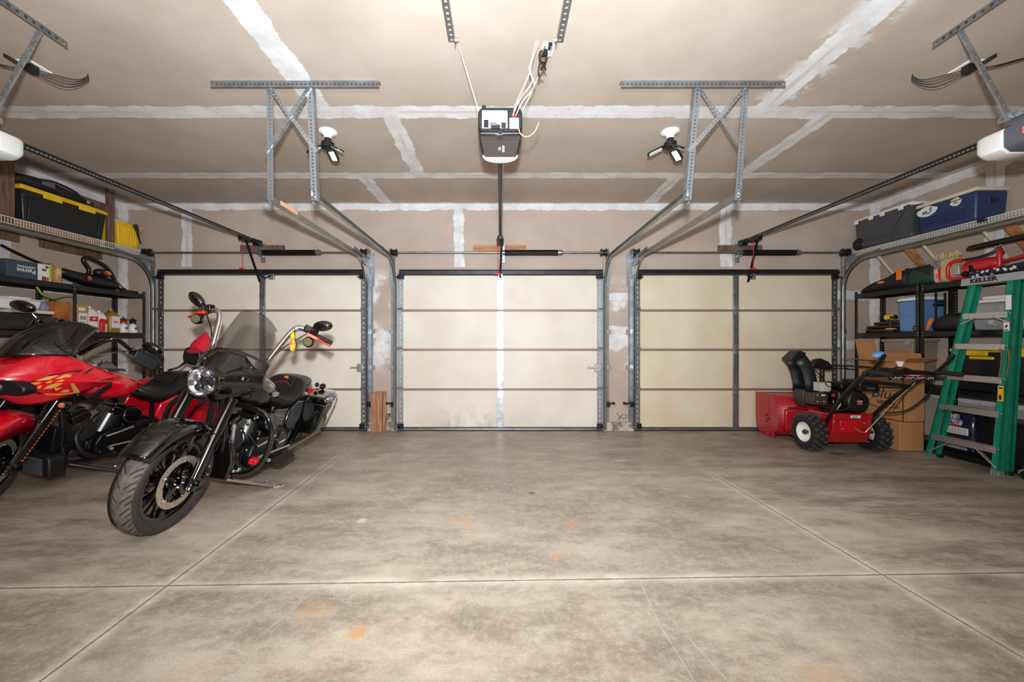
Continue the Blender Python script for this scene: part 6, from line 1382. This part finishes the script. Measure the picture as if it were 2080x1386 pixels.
b = MB(); b.tube([(4.672, 4.86, zD+.02), (4.667, 4.82, zD+.12), (4.667, 4.74, zD+.24), (4.670, 4.66, zD+.34)], .008, 8, k=5); local(b, o).build('moulded_arc', m_charc, bd)
b = MB()
for k in range(26): b.box((4.684, 4.598, zD+.04+.0125*k), (.022, .03, .005))
local(b, o).build('corner_ribs', m_charc, bd, bevel=.001, kind='stuff')
for y in (4.70, 4.93, 5.08, 5.29):
    b = MB(); b.bx(4.655, 4.672, y-.028, y+.028, zD+.335, zD+.385); local(b, o).build('lid_latch', M_['white'], ld_, bevel=.005)
text('IGLOO', .055, V((4.671, 5.0, zD+.10))-o, (0, -1, 0), (0, 0, 1), m_charc, 'moulded_name', bd, sx=1.6)
b = MB(); b.tube([(4.68, 4.60, zD+.37), (4.69, 4.55, zD+.36), (4.75, 4.54, zD+.37)], .012, 8, k=4); local(b, o).build('cooler_handle', M_['white'], t_)
m_bluec = mat('navy_blue_plastic', (36, 54, 96), .42)
t_, o, bd, ld_ = cooler('cooler', 4.675, 5.0, 3.96, 4.535, zD, zD+.325, m_bluec, M_['cream'], 'navy blue cooler with white lid and two stickers on the right wire shelf', .035)
b = MB()
for k in range(4): b.bx(4.672, 4.68, 4.06, 4.51, zD+.055+.03*k, zD+.062+.03*k)
local(b, o).build('side_grooves', mat('dark_navy', (22, 38, 80), .4), bd, kind='stuff')
b = MB(); b.prism(rrect(.10, .075, .012), (4.84, 3.968, zD+.20), (1, 0, 0), (0, 0, 1), (0, -.012, 0)); eh = local(b, o).build('end_handle', m_bluec, t_, bevel=.006)
b = MB(); b.prism(rrect(.07, .035, .008), (4.84, 3.953, zD+.195), (1, 0, 0), (0, 0, 1), (0, -.004, 0)); local(b, o).build('handle_recess', mat('deep_navy', (16, 28, 60), .5), eh)
b = MB(); b.prism([(.105*math.cos(a)*(1+.06*math.sin(5*a)), .052*math.sin(a)*(1+.08*math.cos(4*a))) for a in [2*PI*i/36 for i in range(36)]], (4.674, 4.42, zD+.225), (0, -1, 0), (0, .0, 1), (-.003, 0, 0)); s1 = local(b, o).build('sticker', M_['paper'], bd, label='white and teal cloud-shaped sticker')
b = MB()
for (y, zz, w, h) in ((4.44, .215, .05, .03), (4.38, .235, .02, .05), (4.40, .20, .03, .015)): b.bx(4.668, 4.6705, y-w/2, y+w/2, zD+zz-h/2, zD+zz+h/2)
local(b, o).build('sticker_print', mat('teal_print', (60, 120, 130), .5, col2=(120, 120, 125), vs=30), s1)
b = MB(); b.prism([(.052*math.cos(a)*(1+.08*math.sin(6*a)), .042*math.sin(a)*(1+.08*math.cos(5*a))) for a in [2*PI*i/30 for i in range(30)]], (4.674, 4.14, zD+.235), (0, -1, 0), (0, 0, 1), (-.003, 0, 0)); s2 = local(b, o).build('sticker', M_['cream'], bd, label='cream sticker with black lettering')
text('TASTE OF\nSTL', .022, V((4.670, 4.14, zD+.235))-o, (0, -1, 0), (0, 0, 1), M_['black'], 'sticker_text', s2, bold=.0008)
# ---- right steel shelf, top tier
z = T1+.001
m_bag = mat('black_canvas', (26, 26, 28), .7, bump=.3, bs=40)
t_ = thing('tool_bag', (4.8, 5.0, z), 'black canvas tool bag with orange-yellow patches on the top right shelf', 'tool bag'); o = V(t_.location)
b = MB(); b.loft([sring(y, hw, zt, z, 2.3, 22, x=4.82) for y, hw, zt in ((5.27, .14, z+.03), (5.22, .15, z+.07), (5.12, .155, z+.14), (4.98, .15, z+.165), (4.90, .15, z+.19), (4.80, .15, z+.25), (4.70, .15, z+.24), (4.66, .13, z+.2))]); local(b, o).build('bag_body', m_bag, t_, sub=1)
b = MB(); b.bx(4.655, 4.668, 4.69, 4.75, z+.10, z+.20); b.bx(4.662, 4.675, 4.66, 4.76, z+.20, z+.225); b.build if False else None; local(b, o).build('orange_patch', M_['orange_p'], t_, bevel=.004)
b = MB(); b.ell((4.665, 4.95, z+.105), (.014, .05, .018), 14, 8); local(b, o).build('orange_strap', M_['orange_p'], t_)
t_ = thing('green_bag', (4.8, 4.5, z), 'dark green canvas bag between the black tool bag and the paper bag', 'bag'); o = V(t_.location)
b = MB(); b.loft([sring(y, hw, zt, z, 3, 22, x=4.82) for y, hw, zt in ((4.655, .12, z+.16), (4.64, .15, z+.21), (4.55, .155, z+.225), (4.44, .155, z+.215), (4.375, .15, z+.20), (4.36, .12, z+.16))]); local(b, o).build('bag_body', mat('dark_green_canvas', (26, 62, 50), .75, bump=.3, bs=40), t_, sub=1)
b = MB(); b.prism([(.11, .10), (.0, .17), (-.12, .20), (-.13, .21), (.12, .22)], (4.668, 4.50, z), (0, -1, 0), (0, 0, 1), (.01, 0, 0)); local(b, o).build('dark_flap', m_bag, t_, bevel=.006)
t_ = thing('paper_sack', (4.8, 4.25, z), 'tan paper sack with crumpled top and red diamond logo on the top right shelf', 'sack'); o = V(t_.location)
m_sack = mat('tan_kraft_paper', (196, 168, 124), .8, var=.15, bump=.3, bs=25)
b = MB(); b.loft([sring(y, hw, zt, z, 5, 20, x=4.80) for y, hw, zt in ((4.35, .13, z+.24), (4.34, .14, z+.26), (4.26, .14, z+.27), (4.18, .14, z+.26), (4.17, .12, z+.24))]); local(b, o).build('sack_body', m_sack, t_)
b = MB(); 
random.seed(3)
for k in range(9): b.tube([(4.70+.02*(k % 3), 4.35-.02*k, z+.25), (4.69+.03*random.random(), 4.34-.021*k, z+.30+.03*random.random()), (4.74, 4.32-.022*k, z+.27)], .014, 6, k=3, flat=.5)
local(b, o).build('crumpled_top', m_sack, t_, kind='stuff')
b = MB(); b.prism([(-.032, 0), (0, .045), (.03, .09), (.03, -.0), (.03, -.06), (-.005, -.06)], (4.660, 4.30, z+.09), (0, -1, 0), (0, 0, 1), (-.003, 0, 0)); rl = local(b, o).build('red_logo', M_['redp'], t_)
text('ULTYH', .04, V((4.6565, 4.305, z+.075))-o, (0, 0, 1), (0, 1, 0), M_['paper'], 'logo_text', rl, bold=.001)
b = MB(); b.bx(4.6575, 4.661, 4.27, 4.335, z+.15, z+.25); local(b, o).build('grey_label', mat('grey_print', (150, 150, 150), .6, col2=(80, 80, 84), vs=60), t_)
t_ = thing('earth_auger', (4.8, 3.85, z), 'red power auger with loop handles lying on the top right shelf above the ladder', 'power auger'); o = V(t_.location)
m_ared = mat('auger_red', (190, 22, 38), .35, coat=.4)
b = MB(); b.tube([(4.67, 4.08, z+.20), (4.66, 4.15, z+.20), (4.655, 4.19, z+.16), (4.655, 4.195, z+.06), (4.66, 4.16, z+.025), (4.67, 4.06, z+.02)], .018, 10, k=6); local(b, o).build('loop_handle', m_ared, t_)
b = MB(); b.tube([(4.72, 3.82, z+.025), (4.70, 3.80, z+.10), (4.70, 3.80, z+.22), (4.74, 3.83, z+.26), (4.80, 3.86, z+.22)], .018, 10, k=6); local(b, o).build('loop_handle', m_ared, t_)
b = MB(); b.ell((4.76, 4.08, z+.10), (.08, .07, .075), 20, 12); b.cyl((4.76, 4.1, z+.15), (4.74, 3.99, z+.15), .05, n=18); local(b, o).build('engine_shroud', m_ared, t_, bevel=.005)
b = MB(); b.box((4.76, 4.0, z+.085), (.12, .12, .12), (0, 0, .2)); b.cyl((4.70, 4.06, z+.06), (4.66, 4.06, z+.06), .025, n=14); b.box((4.7, 4.13, z+.14), (.03, .03, .04)); local(b, o).build('engine_core', M_['black_engine'], t_, bevel=.01)
b = MB(); b.lathe([(0, -.10), (.065, -.10), (.07, -.03), (.06, .05), (.03, .085), (0, .085)], (4.75, 3.90, z+.13), (0, -1, 0), 24); local(b, o).build('gearbox', m_ared, t_)
b = MB(); b.cyl((4.75, 3.82, z+.135), (4.72, 3.40, z+.19), .016, n=12); b.lathe([(.03, -.01), (.045, 0), (.03, .01)], (4.73, 3.60, z+.20), (1, 0, 0), 20); local(b, o).build('drive_shaft', m_ared, t_)
b = MB(); b.bx(4.66, 4.70, 4.10, 4.17, z+.06, z+.16); local(b, o).build('silver_panel', M_['alu'], t_, bevel=.004)
b = MB(); b.tube([(4.72, 4.10, z+.21), (4.70, 4.0, z+.205), (4.70, 3.92, z+.215), (4.72, 3.86, z+.24), (4.74, 3.82, z+.30)], .012, 8, k=5); local(b, o).build('throttle_cable', M_['black'], t_)
b = MB(); b.loft([sring(y, hw, zt, zb, 3, 12, x=4.75) for y, hw, zt, zb in ((4.10, .02, z+.325, z+.305), (4.07, .035, z+.345, z+.295), (3.9, .04, z+.352, z+.30), (3.5, .04, z+.356, z+.30), (3.2, .04, z+.36, z+.30))]); b.build('bar_cover', M_['black'], label='long flat black blade cover lying above the red power auger', cat='blade cover')
t_ = thing('rolled_cloth', (4.68, 3.7, z), 'navy cloth roll with white dots and red patches behind the ladder top', 'cloth roll'); o = V(t_.location)
m_pk = NT('dotted_cloth'); v0 = m_pk.pos()[0]; vo = m_pk.n('ShaderNodeTexVoronoi'); vo.inputs['Scale'].default_value = 28; m_pk.L(v0, vo.inputs['Vector']); m_pk.L(m_pk.mix(m_pk.ramp(vo.outputs['Distance'], .34, .42), rgb(222, 218, 216), rgb(28, 32, 54)), m_pk.b.inputs['Base Color']); m_pk.b.inputs['Roughness'].default_value = .8
b = MB(); b.loft([[(4.665+.026*math.cos(a), y, zc+.032*math.sin(a)) for a in [2*PI*i/16 for i in range(16)]] for y, zc in ((4.0, z+.033), (3.7, z+.05), (3.3, z+.09))]); local(b, o).build('cloth', m_pk.m, t_)
b = MB(); b.loft([[(4.675+.025*math.cos(a), y, zc+.03*math.sin(a)) for a in [2*PI*i/12 for i in range(12)]] for y, zc in ((3.95, z+.03), (3.6, z+.032), (3.3, z+.035))]); local(b, o).build('dark_lining', m_bag, t_)
# ---- right middle tier
z = T2+.001
t_ = thing('folded_leather', (4.8, 5.0, z), 'stack of folded dark brown leather on the middle right shelf', 'folded leather')
o = V(t_.location); m_lea = mat('dark_brown_leather', (62, 40, 34), .45, bump=.3, bs=60)
for k, (y0_, y1_, h0, h1) in enumerate(((4.82, 5.25, 0, .05), (4.80, 5.24, .05, .095), (4.79, 5.14, .095, .14))):
    b = MB(); b.loft([sring(y, hw, z+zt, z+h0, 3.5, 18, x=4.865) for y, hw, zt in ((y1_, .10, h1-.015), (y1_-.03, .14, h1-.004), ((y0_+y1_)/2, .145, h1), (y0_+.03, .14, h1+.01), (y0_, .12, h1+.0))]); local(b, o).build('leather_layer', m_lea, t_)
t_ = thing('cordless_drill', (4.675, 4.83, z), 'yellow and black cordless drill standing beside the light blue cooler', 'cordless drill'); o = V((0, 0, 0))
b = MB(); b.box((0, 0, .018), (.06, .10, .035)); b.build('battery', M_['black'], t_, bevel=.006)
b = MB(); b.box((-.002, 0, .04), (.055, .09, .014)); b.build('battery_mount', M_['yellow'], t_, bevel=.004)
b = MB(); b.tube([(0, .005, .04), (0, -.0, .10), (0, .01, .16)], [.020, .024], 10, k=4); b.build('drill_grip', M_['black_soft'], t_)
b = MB(); b.cyl((0, -.05, .18), (0, .06, .18), .032, .034, 20); b.build('motor_housing', M_['yellow'], t_, bevel=.006)
b = MB(); b.cyl((0, .06, .18), (0, .10, .18), .028, .022, 18); b.cyl((0, .10, .18), (0, .13, .18), .018, .012, 16); b.cyl((0, -.065, .18), (0, -.05, .18), .022, .028, 16); b.box((-.01, -.045, .175), (.05, .05, .03)); b.build('chuck', M_['black'], t_)
m_lb = mat('light_blue_plastic_cooler', (92, 130, 180), .4)
o = V((4.84, 4.63, z)); t_ = thing('wheeled_cooler', o, 'tall light blue wheeled cooler with white lid on the middle right shelf', 'cooler')
b = MB(); rbox(b, 4.685, 4.98, 4.505, 4.76, z, z+.355, .006, .012); bd = local(b, o).build('cooler_body', m_lb, t_, bevel=.02, seg=3)
b = MB(); b.loft([[(x, y, z+zz) for x, y in ((4.68+k, 4.50+k*.6), (4.985, 4.50+k*.6), (4.985, 4.765-k), (4.68+k, 4.765-k))] for zz, k in ((.357, 0), (.385, .0), (.405, .03), (.415, .06))]); local(b, o).build('cooler_lid', M_['white'], t_, bevel=.008)
b = MB(); b.prism(rrect(.13, .10, .03), (4.687, 4.64, z+.24), (0, 1, 0), (0, 0, 1), (-.006, 0, 0)); local(b, o).build('moulded_panel', m_lb, bd, bevel=.004)
b = MB(); b.lathe([(0, 0), (.035, 0), (.038, .012), (.034, .018), (.026, .018), (.024, .012), (0, .012)], (4.69, 4.54, z+.038), (-1, 0, 0), 22); wh = local(b, o).build('cooler_wheel', M_['black'], t_)
b = MB()
for k in range(8): a = PI*k/4; b.bar((4.676, 4.54, z+.038), (4.676, 4.54+.024*math.cos(a), z+.038+.024*math.sin(a)), .006, .004, (1, 0, 0))
local(b, o).build('wheel_spokes', M_['alu'], wh)
b = MB()
for x in (4.83, 4.93): b.cyl((x, 4.475, z+.02), (x, 4.475, z+.43), .01, n=8)
b.cyl((4.83, 4.475, z+.33), (4.93, 4.475, z+.33), .012, n=8); b.bx(4.82, 4.94, 4.47, 4.50, z+.28, z+.31); local(b, o).build('pull_handle', M_['black'], t_)
t_ = thing('tool_pouch', (4.8, 4.2, z), 'black tool pouch with yellow tab left of the ladder on the middle right shelf', 'tool pouch'); o = V(t_.location)
b = MB(); b.loft([sring(y, hw, zt, z, 3, 18, x=4.82) for y, hw, zt in ((4.40, .12, z+.10), (4.38, .14, z+.14), (4.28, .15, z+.20), (4.16, .15, z+.19), (4.10, .12, z+.14))]); local(b, o).build('pouch_body', m_bag, t_, sub=1)
b = MB(); b.prism([(-.02, .0), (.0, 0), (.05, .10), (.045, .14), (.0, .10)], (4.664, 4.40, z+.01), (0, -1, 0), (0, 0, 1), (-.006, 0, 0)); local(b, o).build('yellow_tab', M_['orange_p'], t_, bevel=.002)
m_clear = mat('clear_tote_plastic', (205, 205, 205), .15, alpha=.38)
for (y0_, y1_, lidm, lb, hh) in ((3.60, 4.02, M_['white'], 'clear tote with white lid full of parts behind the ladder', .26), (3.12, 3.56, M_['redp'], 'clear tote with red lid at the right edge of the photo', .24)):
    o = V((4.83, (y0_+y1_)/2, z)); t_ = thing('clear_tote', o, lb, 'storage tote', group='clear totes on the middle right shelf')
    b = MB(); rbox(b, 4.68, 4.98, y0_, y1_, z, z+hh, .02, .02); local(b, o).build('tote_body', m_clear, t_, bevel=.012, solid=0)
    b = MB(); b.bx(4.665, 4.995, y0_-.012, y1_+.012, z+hh, z+hh+.03); local(b, o).build('tote_lid', lidm, t_, bevel=.008)
    for k in range(7):
        b = MB(); c = (4.74+.03*(k % 3), y0_+.07+(y1_-y0_-.14)*k/6, z+.035+.03*(k % 2)); b.box(c, (.05, .11, .025), (.3*k, .4+.2*k, .5*k)) if k % 2 else b.cyl(V(c)+V((0, -.06, 0)), V(c)+V((.03, .05, .03)), .016, n=10)
        cc = [M_['cream'], M_['white'], M_['grey'], M_['alu']][k % 4]
        b.build('spare_part', cc, bevel=.003, label='%s inside the %s' % (['small cream part', 'white fitting', 'grey block', 'metal tube', 'cream tube', 'white block', 'grey tube'][k], lb.split(' full')[0].split(' at ')[0]), cat='part', group='parts inside the clear totes')
b = MB(); b.bx(4.75, 4.97, 3.62, 3.98, z+.295, z+.33); b.build('tub_cover', M_['white'], bevel=.006, label='white tub cover lying on the clear tote with white lid', cat='lid')
# ---- right lower
z = .701
t_ = thing('ammo_box', (4.82, 4.76, z), 'tan plastic storage box with grey lid behind the open cardboard box', 'box'); o = V(t_.location)
b = MB(); rbox(b, 4.68, 4.97, 4.58, 4.93, z, z+.49, .01, .02); local(b, o).build('box_body', mat('tan_plastic', (140, 124, 108), .5), t_, bevel=.008)
b = MB(); b.bx(4.67, 4.98, 4.57, 4.95, z+.49, z+.52); b.bx(4.66, 4.68, 4.60, 4.66, z+.45, z+.52); local(b, o).build('box_lid', mat('tan_grey_lid', (150, 136, 120), .5), t_, bevel=.006)
tote('storage_tote', 4.67, 5.0, 3.32, 4.20, .701, .44, m_tblack, M_['yellow'], 'long black tote with yellow lid on the shelf behind the ladder')
b = MB(); b.bx(4.66, 4.69, 3.82, 4.02, 1.02, 1.05); b.build('hanging_tag', M_['yellow'], bevel=.01, label='folded yellow latch piece hanging below the tote lid behind the ladder', cat='latch')
b = MB(); b.bx(4.69, 4.96, 4.99, 5.25, z, z+.12); b.build('black_case', M_['black'], bevel=.01, label='small black case on the lower shelf nearest the rightmost door', cat='case')
z = .061
t_ = thing('printed_sack', (4.82, 4.14, z), 'glossy dark printed sack with white text panel on the floor-level shelf behind the ladder', 'sack'); o = V(t_.location)
b = MB(); b.loft([[(4.82+x, 4.14+y, zz) for x, y in rrect(w, d, .05)] for w, d, zz in ((.24, .26, z), (.29, .31, z+.04), (.29, .31, z+.30), (.24, .29, z+.40), (.06, .26, z+.46))]); local(b, o).build('sack_body', mat('dark_glossy_film', (22, 24, 42), .18, col2=(40, 42, 66), vs=10, bump=.6, bs=14), t_)
b = MB(); b.bx(4.668, 4.674, 4.03, 4.24, z+.19, z+.26); tp = local(b, o).build('text_panel', M_['paper'], t_)
b = MB()
for k in range(7):
    for q in range(3): b.bar((4.667, 4.045+.028*k, z+.20+.018*q), (4.667, 4.065+.028*k, z+.212+.018*q), .003, .005, (1, 0, 0))
local(b, o).build('panel_print', M_['black'], tp, kind='stuff')
b = MB(); b.bx(4.670, 4.674, 4.04, 4.25, z+.04, z+.13); local(b, o).build('lower_panel', mat('grey_text_print', (170, 170, 176), .5, col2=(110, 110, 118), vs=90), t_)
b = MB(); b.ell((4.672, 4.15, z+.31), (.006, .07, .05), 16, 10); local(b, o).build('picture_print', mat('white_blue_red_picture', (190, 192, 205), .4, col2=(60, 50, 110), vs=30), t_)
b = MB(); b.ell((4.670, 4.14, z+.275), (.006, .045, .012), 14, 8); local(b, o).build('red_print', M_['redp'], t_)
text('END', .05, V((4.664, 4.15, z+.37))-o, (0, -1, 0), (0, 0, 1), M_['paper'], 'sack_text', t_, bold=.002)
b = MB(); rbox(b, 4.68, 4.98, 3.55, 3.95, z, z+.36, .01, .01); b.bx(4.67, 4.99, 3.54, 3.96, z+.36, z+.39); b.build('black_case', M_['black'], bevel=.01, label='black plastic case right of the printed sack on the floor-level shelf', cat='case')
t_ = thing('black_duffel', (4.80, 3.30, z), 'crumpled glossy black bag with red top at the right edge behind the ladder', 'bag'); o = V(t_.location)
b = MB(); b.loft([sring(y, hw, zt, z, 2.4, 22, x=4.80) for y, hw, zt in ((3.52, .10, z+.20), (3.48, .14, z+.28), (3.35, .15, z+.34), (3.2, .15, z+.30), (3.1, .10, z+.22))]); local(b, o).build('bag_body', mat('crumpled_black_film', (20, 20, 22), .2, bump=1.0, bs=12), t_, sub=1)
b = MB(); b.box((4.70, 3.36, z+.335), (.10, .24, .03)); local(b, o).build('red_top', M_['redp'], t_, bevel=.01)
t_ = thing('caster', (4.535, 3.47, .045), 'small black caster wheel with grey-green cover at the right edge of the floor', 'caster wheel')
b = MB(); b.lathe([(.02, -.02), (.04, -.018), (.045, 0), (.04, .018), (.02, .02)], (0, 0, 0), (1, 0, 0), 24); b.build('caster_wheel', M_['black'], t_)
b = MB(); b.lathe([(.034, -.024), (.05, -.024), (.05, .024), (.034, .024)], (0, 0, 0), (1, 0, 0), 20, a0=0, a1=PI); b.v = [(x, y, abs(zz)) for x, y, zz in b.v]; b.build('wheel_cover', mat('grey_green_plastic', (96, 122, 110), .4), t_)
b = MB(); b.tube([(0, 0, 0), (.02, .05, .06), (.07, .16, .09)], .012, 8, k=4); b.build('caster_arm', M_['black'], t_)
# ---- cardboard boxes on the floor
t_ = thing('cardboard_box', (4.49, 4.7, 0), 'closed lower cardboard box on the floor under the open box', 'box'); o = V(t_.location)
b = MB(); b.bx(4.355, 4.62, 4.40, 4.96, 0.001, .318); local(b, o).build('box_body', M_['cardboard'], t_, bevel=.005)
text('e', .16, V((4.3535, 4.56, .12))-o, (0, -1, 0), (0, 0, 1), M_['grey'], 'printed_letter', t_, sx=1.1)
t_ = thing('cardboard_box', (4.50, 4.7, .32), 'tall open cardboard box with raised flaps and printed script, stacked on the lower box', 'box'); o = V(t_.location)
z0_, z1_ = .32, .965
b = MB(); X0_, X1_, Y0_, Y1_ = 4.375, 4.615, 4.385, 4.93; tk = .005
for q in ((X0_, X0_+tk, Y0_, Y1_, z0_, z1_), (X1_-tk, X1_, Y0_, Y1_, z0_, z1_), (X0_, X1_, Y0_, Y0_+tk, z0_, z1_), (X0_, X1_, Y1_-tk, Y1_, z0_, z1_), (X0_, X1_, Y0_, Y1_, z0_, z0_+tk)): b.bx(*q)
bd = local(b, o).build('box_body', M_['cardboard'], t_)
def flap(pts, nm='box_flap'):
    b = MB(); n_ = (V(pts[1])-V(pts[0])).cross(V(pts[2])-V(pts[0])).normalized()*.004
    b.hexa([V(p) for p in pts]+[V(p)+n_ for p in pts]); local(b, o).build(nm, M_['cardboard'] if 'in' not in nm else M_['cardboard_in'], t_)
flap([(X0_, Y0_, z1_), (X0_, Y1_, z1_), (X0_-.20, Y1_+.02, z1_+.03), (X0_-.20, Y0_+.02, z1_+.02)])
flap([(X0_+.01, Y1_, z1_), (X1_, Y1_, z1_), (X1_+.0, Y1_+.05, z1_+.26), (X0_+.0, Y1_+.05, z1_+.26)])
flap([(X1_, Y0_+.02, z1_), (X1_, Y1_-.02, z1_), (X1_-.03, Y1_-.02, z1_+.10), (X1_-.03, Y0_+.02, z1_+.10)])
flap([(X0_, Y0_, z1_), (X1_, Y0_, z1_), (X1_+.04, Y0_-.10, z1_+.055), (X0_-.05, Y0_-.10, z1_+.055)])
text('Blue', .17, V((X0_-.0015, 4.60, .60))-o, (0, -1, 0), (0, 0, 1), mat('navy_ink', (58, 52, 60), .7), 'printed_script', bd, shear=.3, bold=.001, sx=1.1)
text('RIBBON', .06, V((X0_-.0015, 4.58, .50))-o, (0, -1, 0), (0, 0, 1), bpy.data.materials['navy_ink'], 'printed_name', bd, bold=.001)
b = MB(); b.tube([V((X0_-.002, 4.80, .46)), V((X0_-.002, 4.65, .44)), V((X0_-.002, 4.42, .47))], .005, 6, k=4); local(b, o).build('printed_underline', bpy.data.materials['navy_ink'], bd)
text('LM. 3', .03, V((4.47, Y0_-.0015, .365))-o, (1, 0, 0), (0, 0, 1), M_['cream'], 'small_marking', bd, bold=.0005)
# ================================================================ CAMERA + LIGHT
cam = bpy.data.cameras.new('camera'); co = bpy.data.objects.new('camera', cam); C.objects.link(co)
co.location = (0, 0, H); co.rotation_euler = (PI/2, 0, 0); cam.sensor_width = 36.0; cam.lens = F/2080*36
cam.shift_x = (1040-CX)/2080; cam.shift_y = -(693-HY)/2080; cam.clip_start = 0.05
bpy.context.scene.camera = co
def spot(name, loc, aim, e, ang, blend, size, col=(1, 1, 1)):
    l = bpy.data.lights.new(name, 'SPOT'); l.energy = e; l.spot_size = ang; l.spot_blend = blend; l.shadow_soft_size = size; l.color = col
    o = bpy.data.objects.new(name, l); C.objects.link(o); o.location = loc
    o.rotation_euler = (V(aim)-V(loc)).to_track_quat('-Z', 'Y').to_euler(); return o
spot('camera_flash', (0, -.06, H+.27), (0, 4.0, 3.3), 1010, math.radians(170), 1.0, 0.045, (.90, .955, 1.0))
l = bpy.data.lights.new('bounce', 'AREA'); l.shape = 'RECTANGLE'; l.size = 3.2; l.size_y = 1.6; l.energy = 78; l.color = (1, .94, .86)
o = bpy.data.objects.new('fill_light', l); C.objects.link(o); o.location = (0, -1.2, 2.95); o.rotation_euler = (0.35, 0, 0)  # added soft fill behind the camera, standing in for bounced light
wd = bpy.data.worlds.new('World'); bpy.context.scene.world = wd; wd.use_nodes = True
wd.node_tree.nodes['Background'].inputs[0].default_value = (.5, .5, .5, 1); wd.node_tree.nodes['Background'].inputs[1].default_value = 0.3
vs = bpy.context.scene.view_settings; vs.view_transform = 'Standard'; vs.look = 'None'; vs.gamma = 1.0; vs.use_curve_mapping = False; vs.exposure = 0.0
spot('ceiling_fill_spot', (0, -.35, 1.75), (0, 1.5, 3.05), 440, math.radians(118), 1.0, 0.25, (.55, .80, 1.0))  # second spot added only to whiten the near ceiling; no separate flash unit
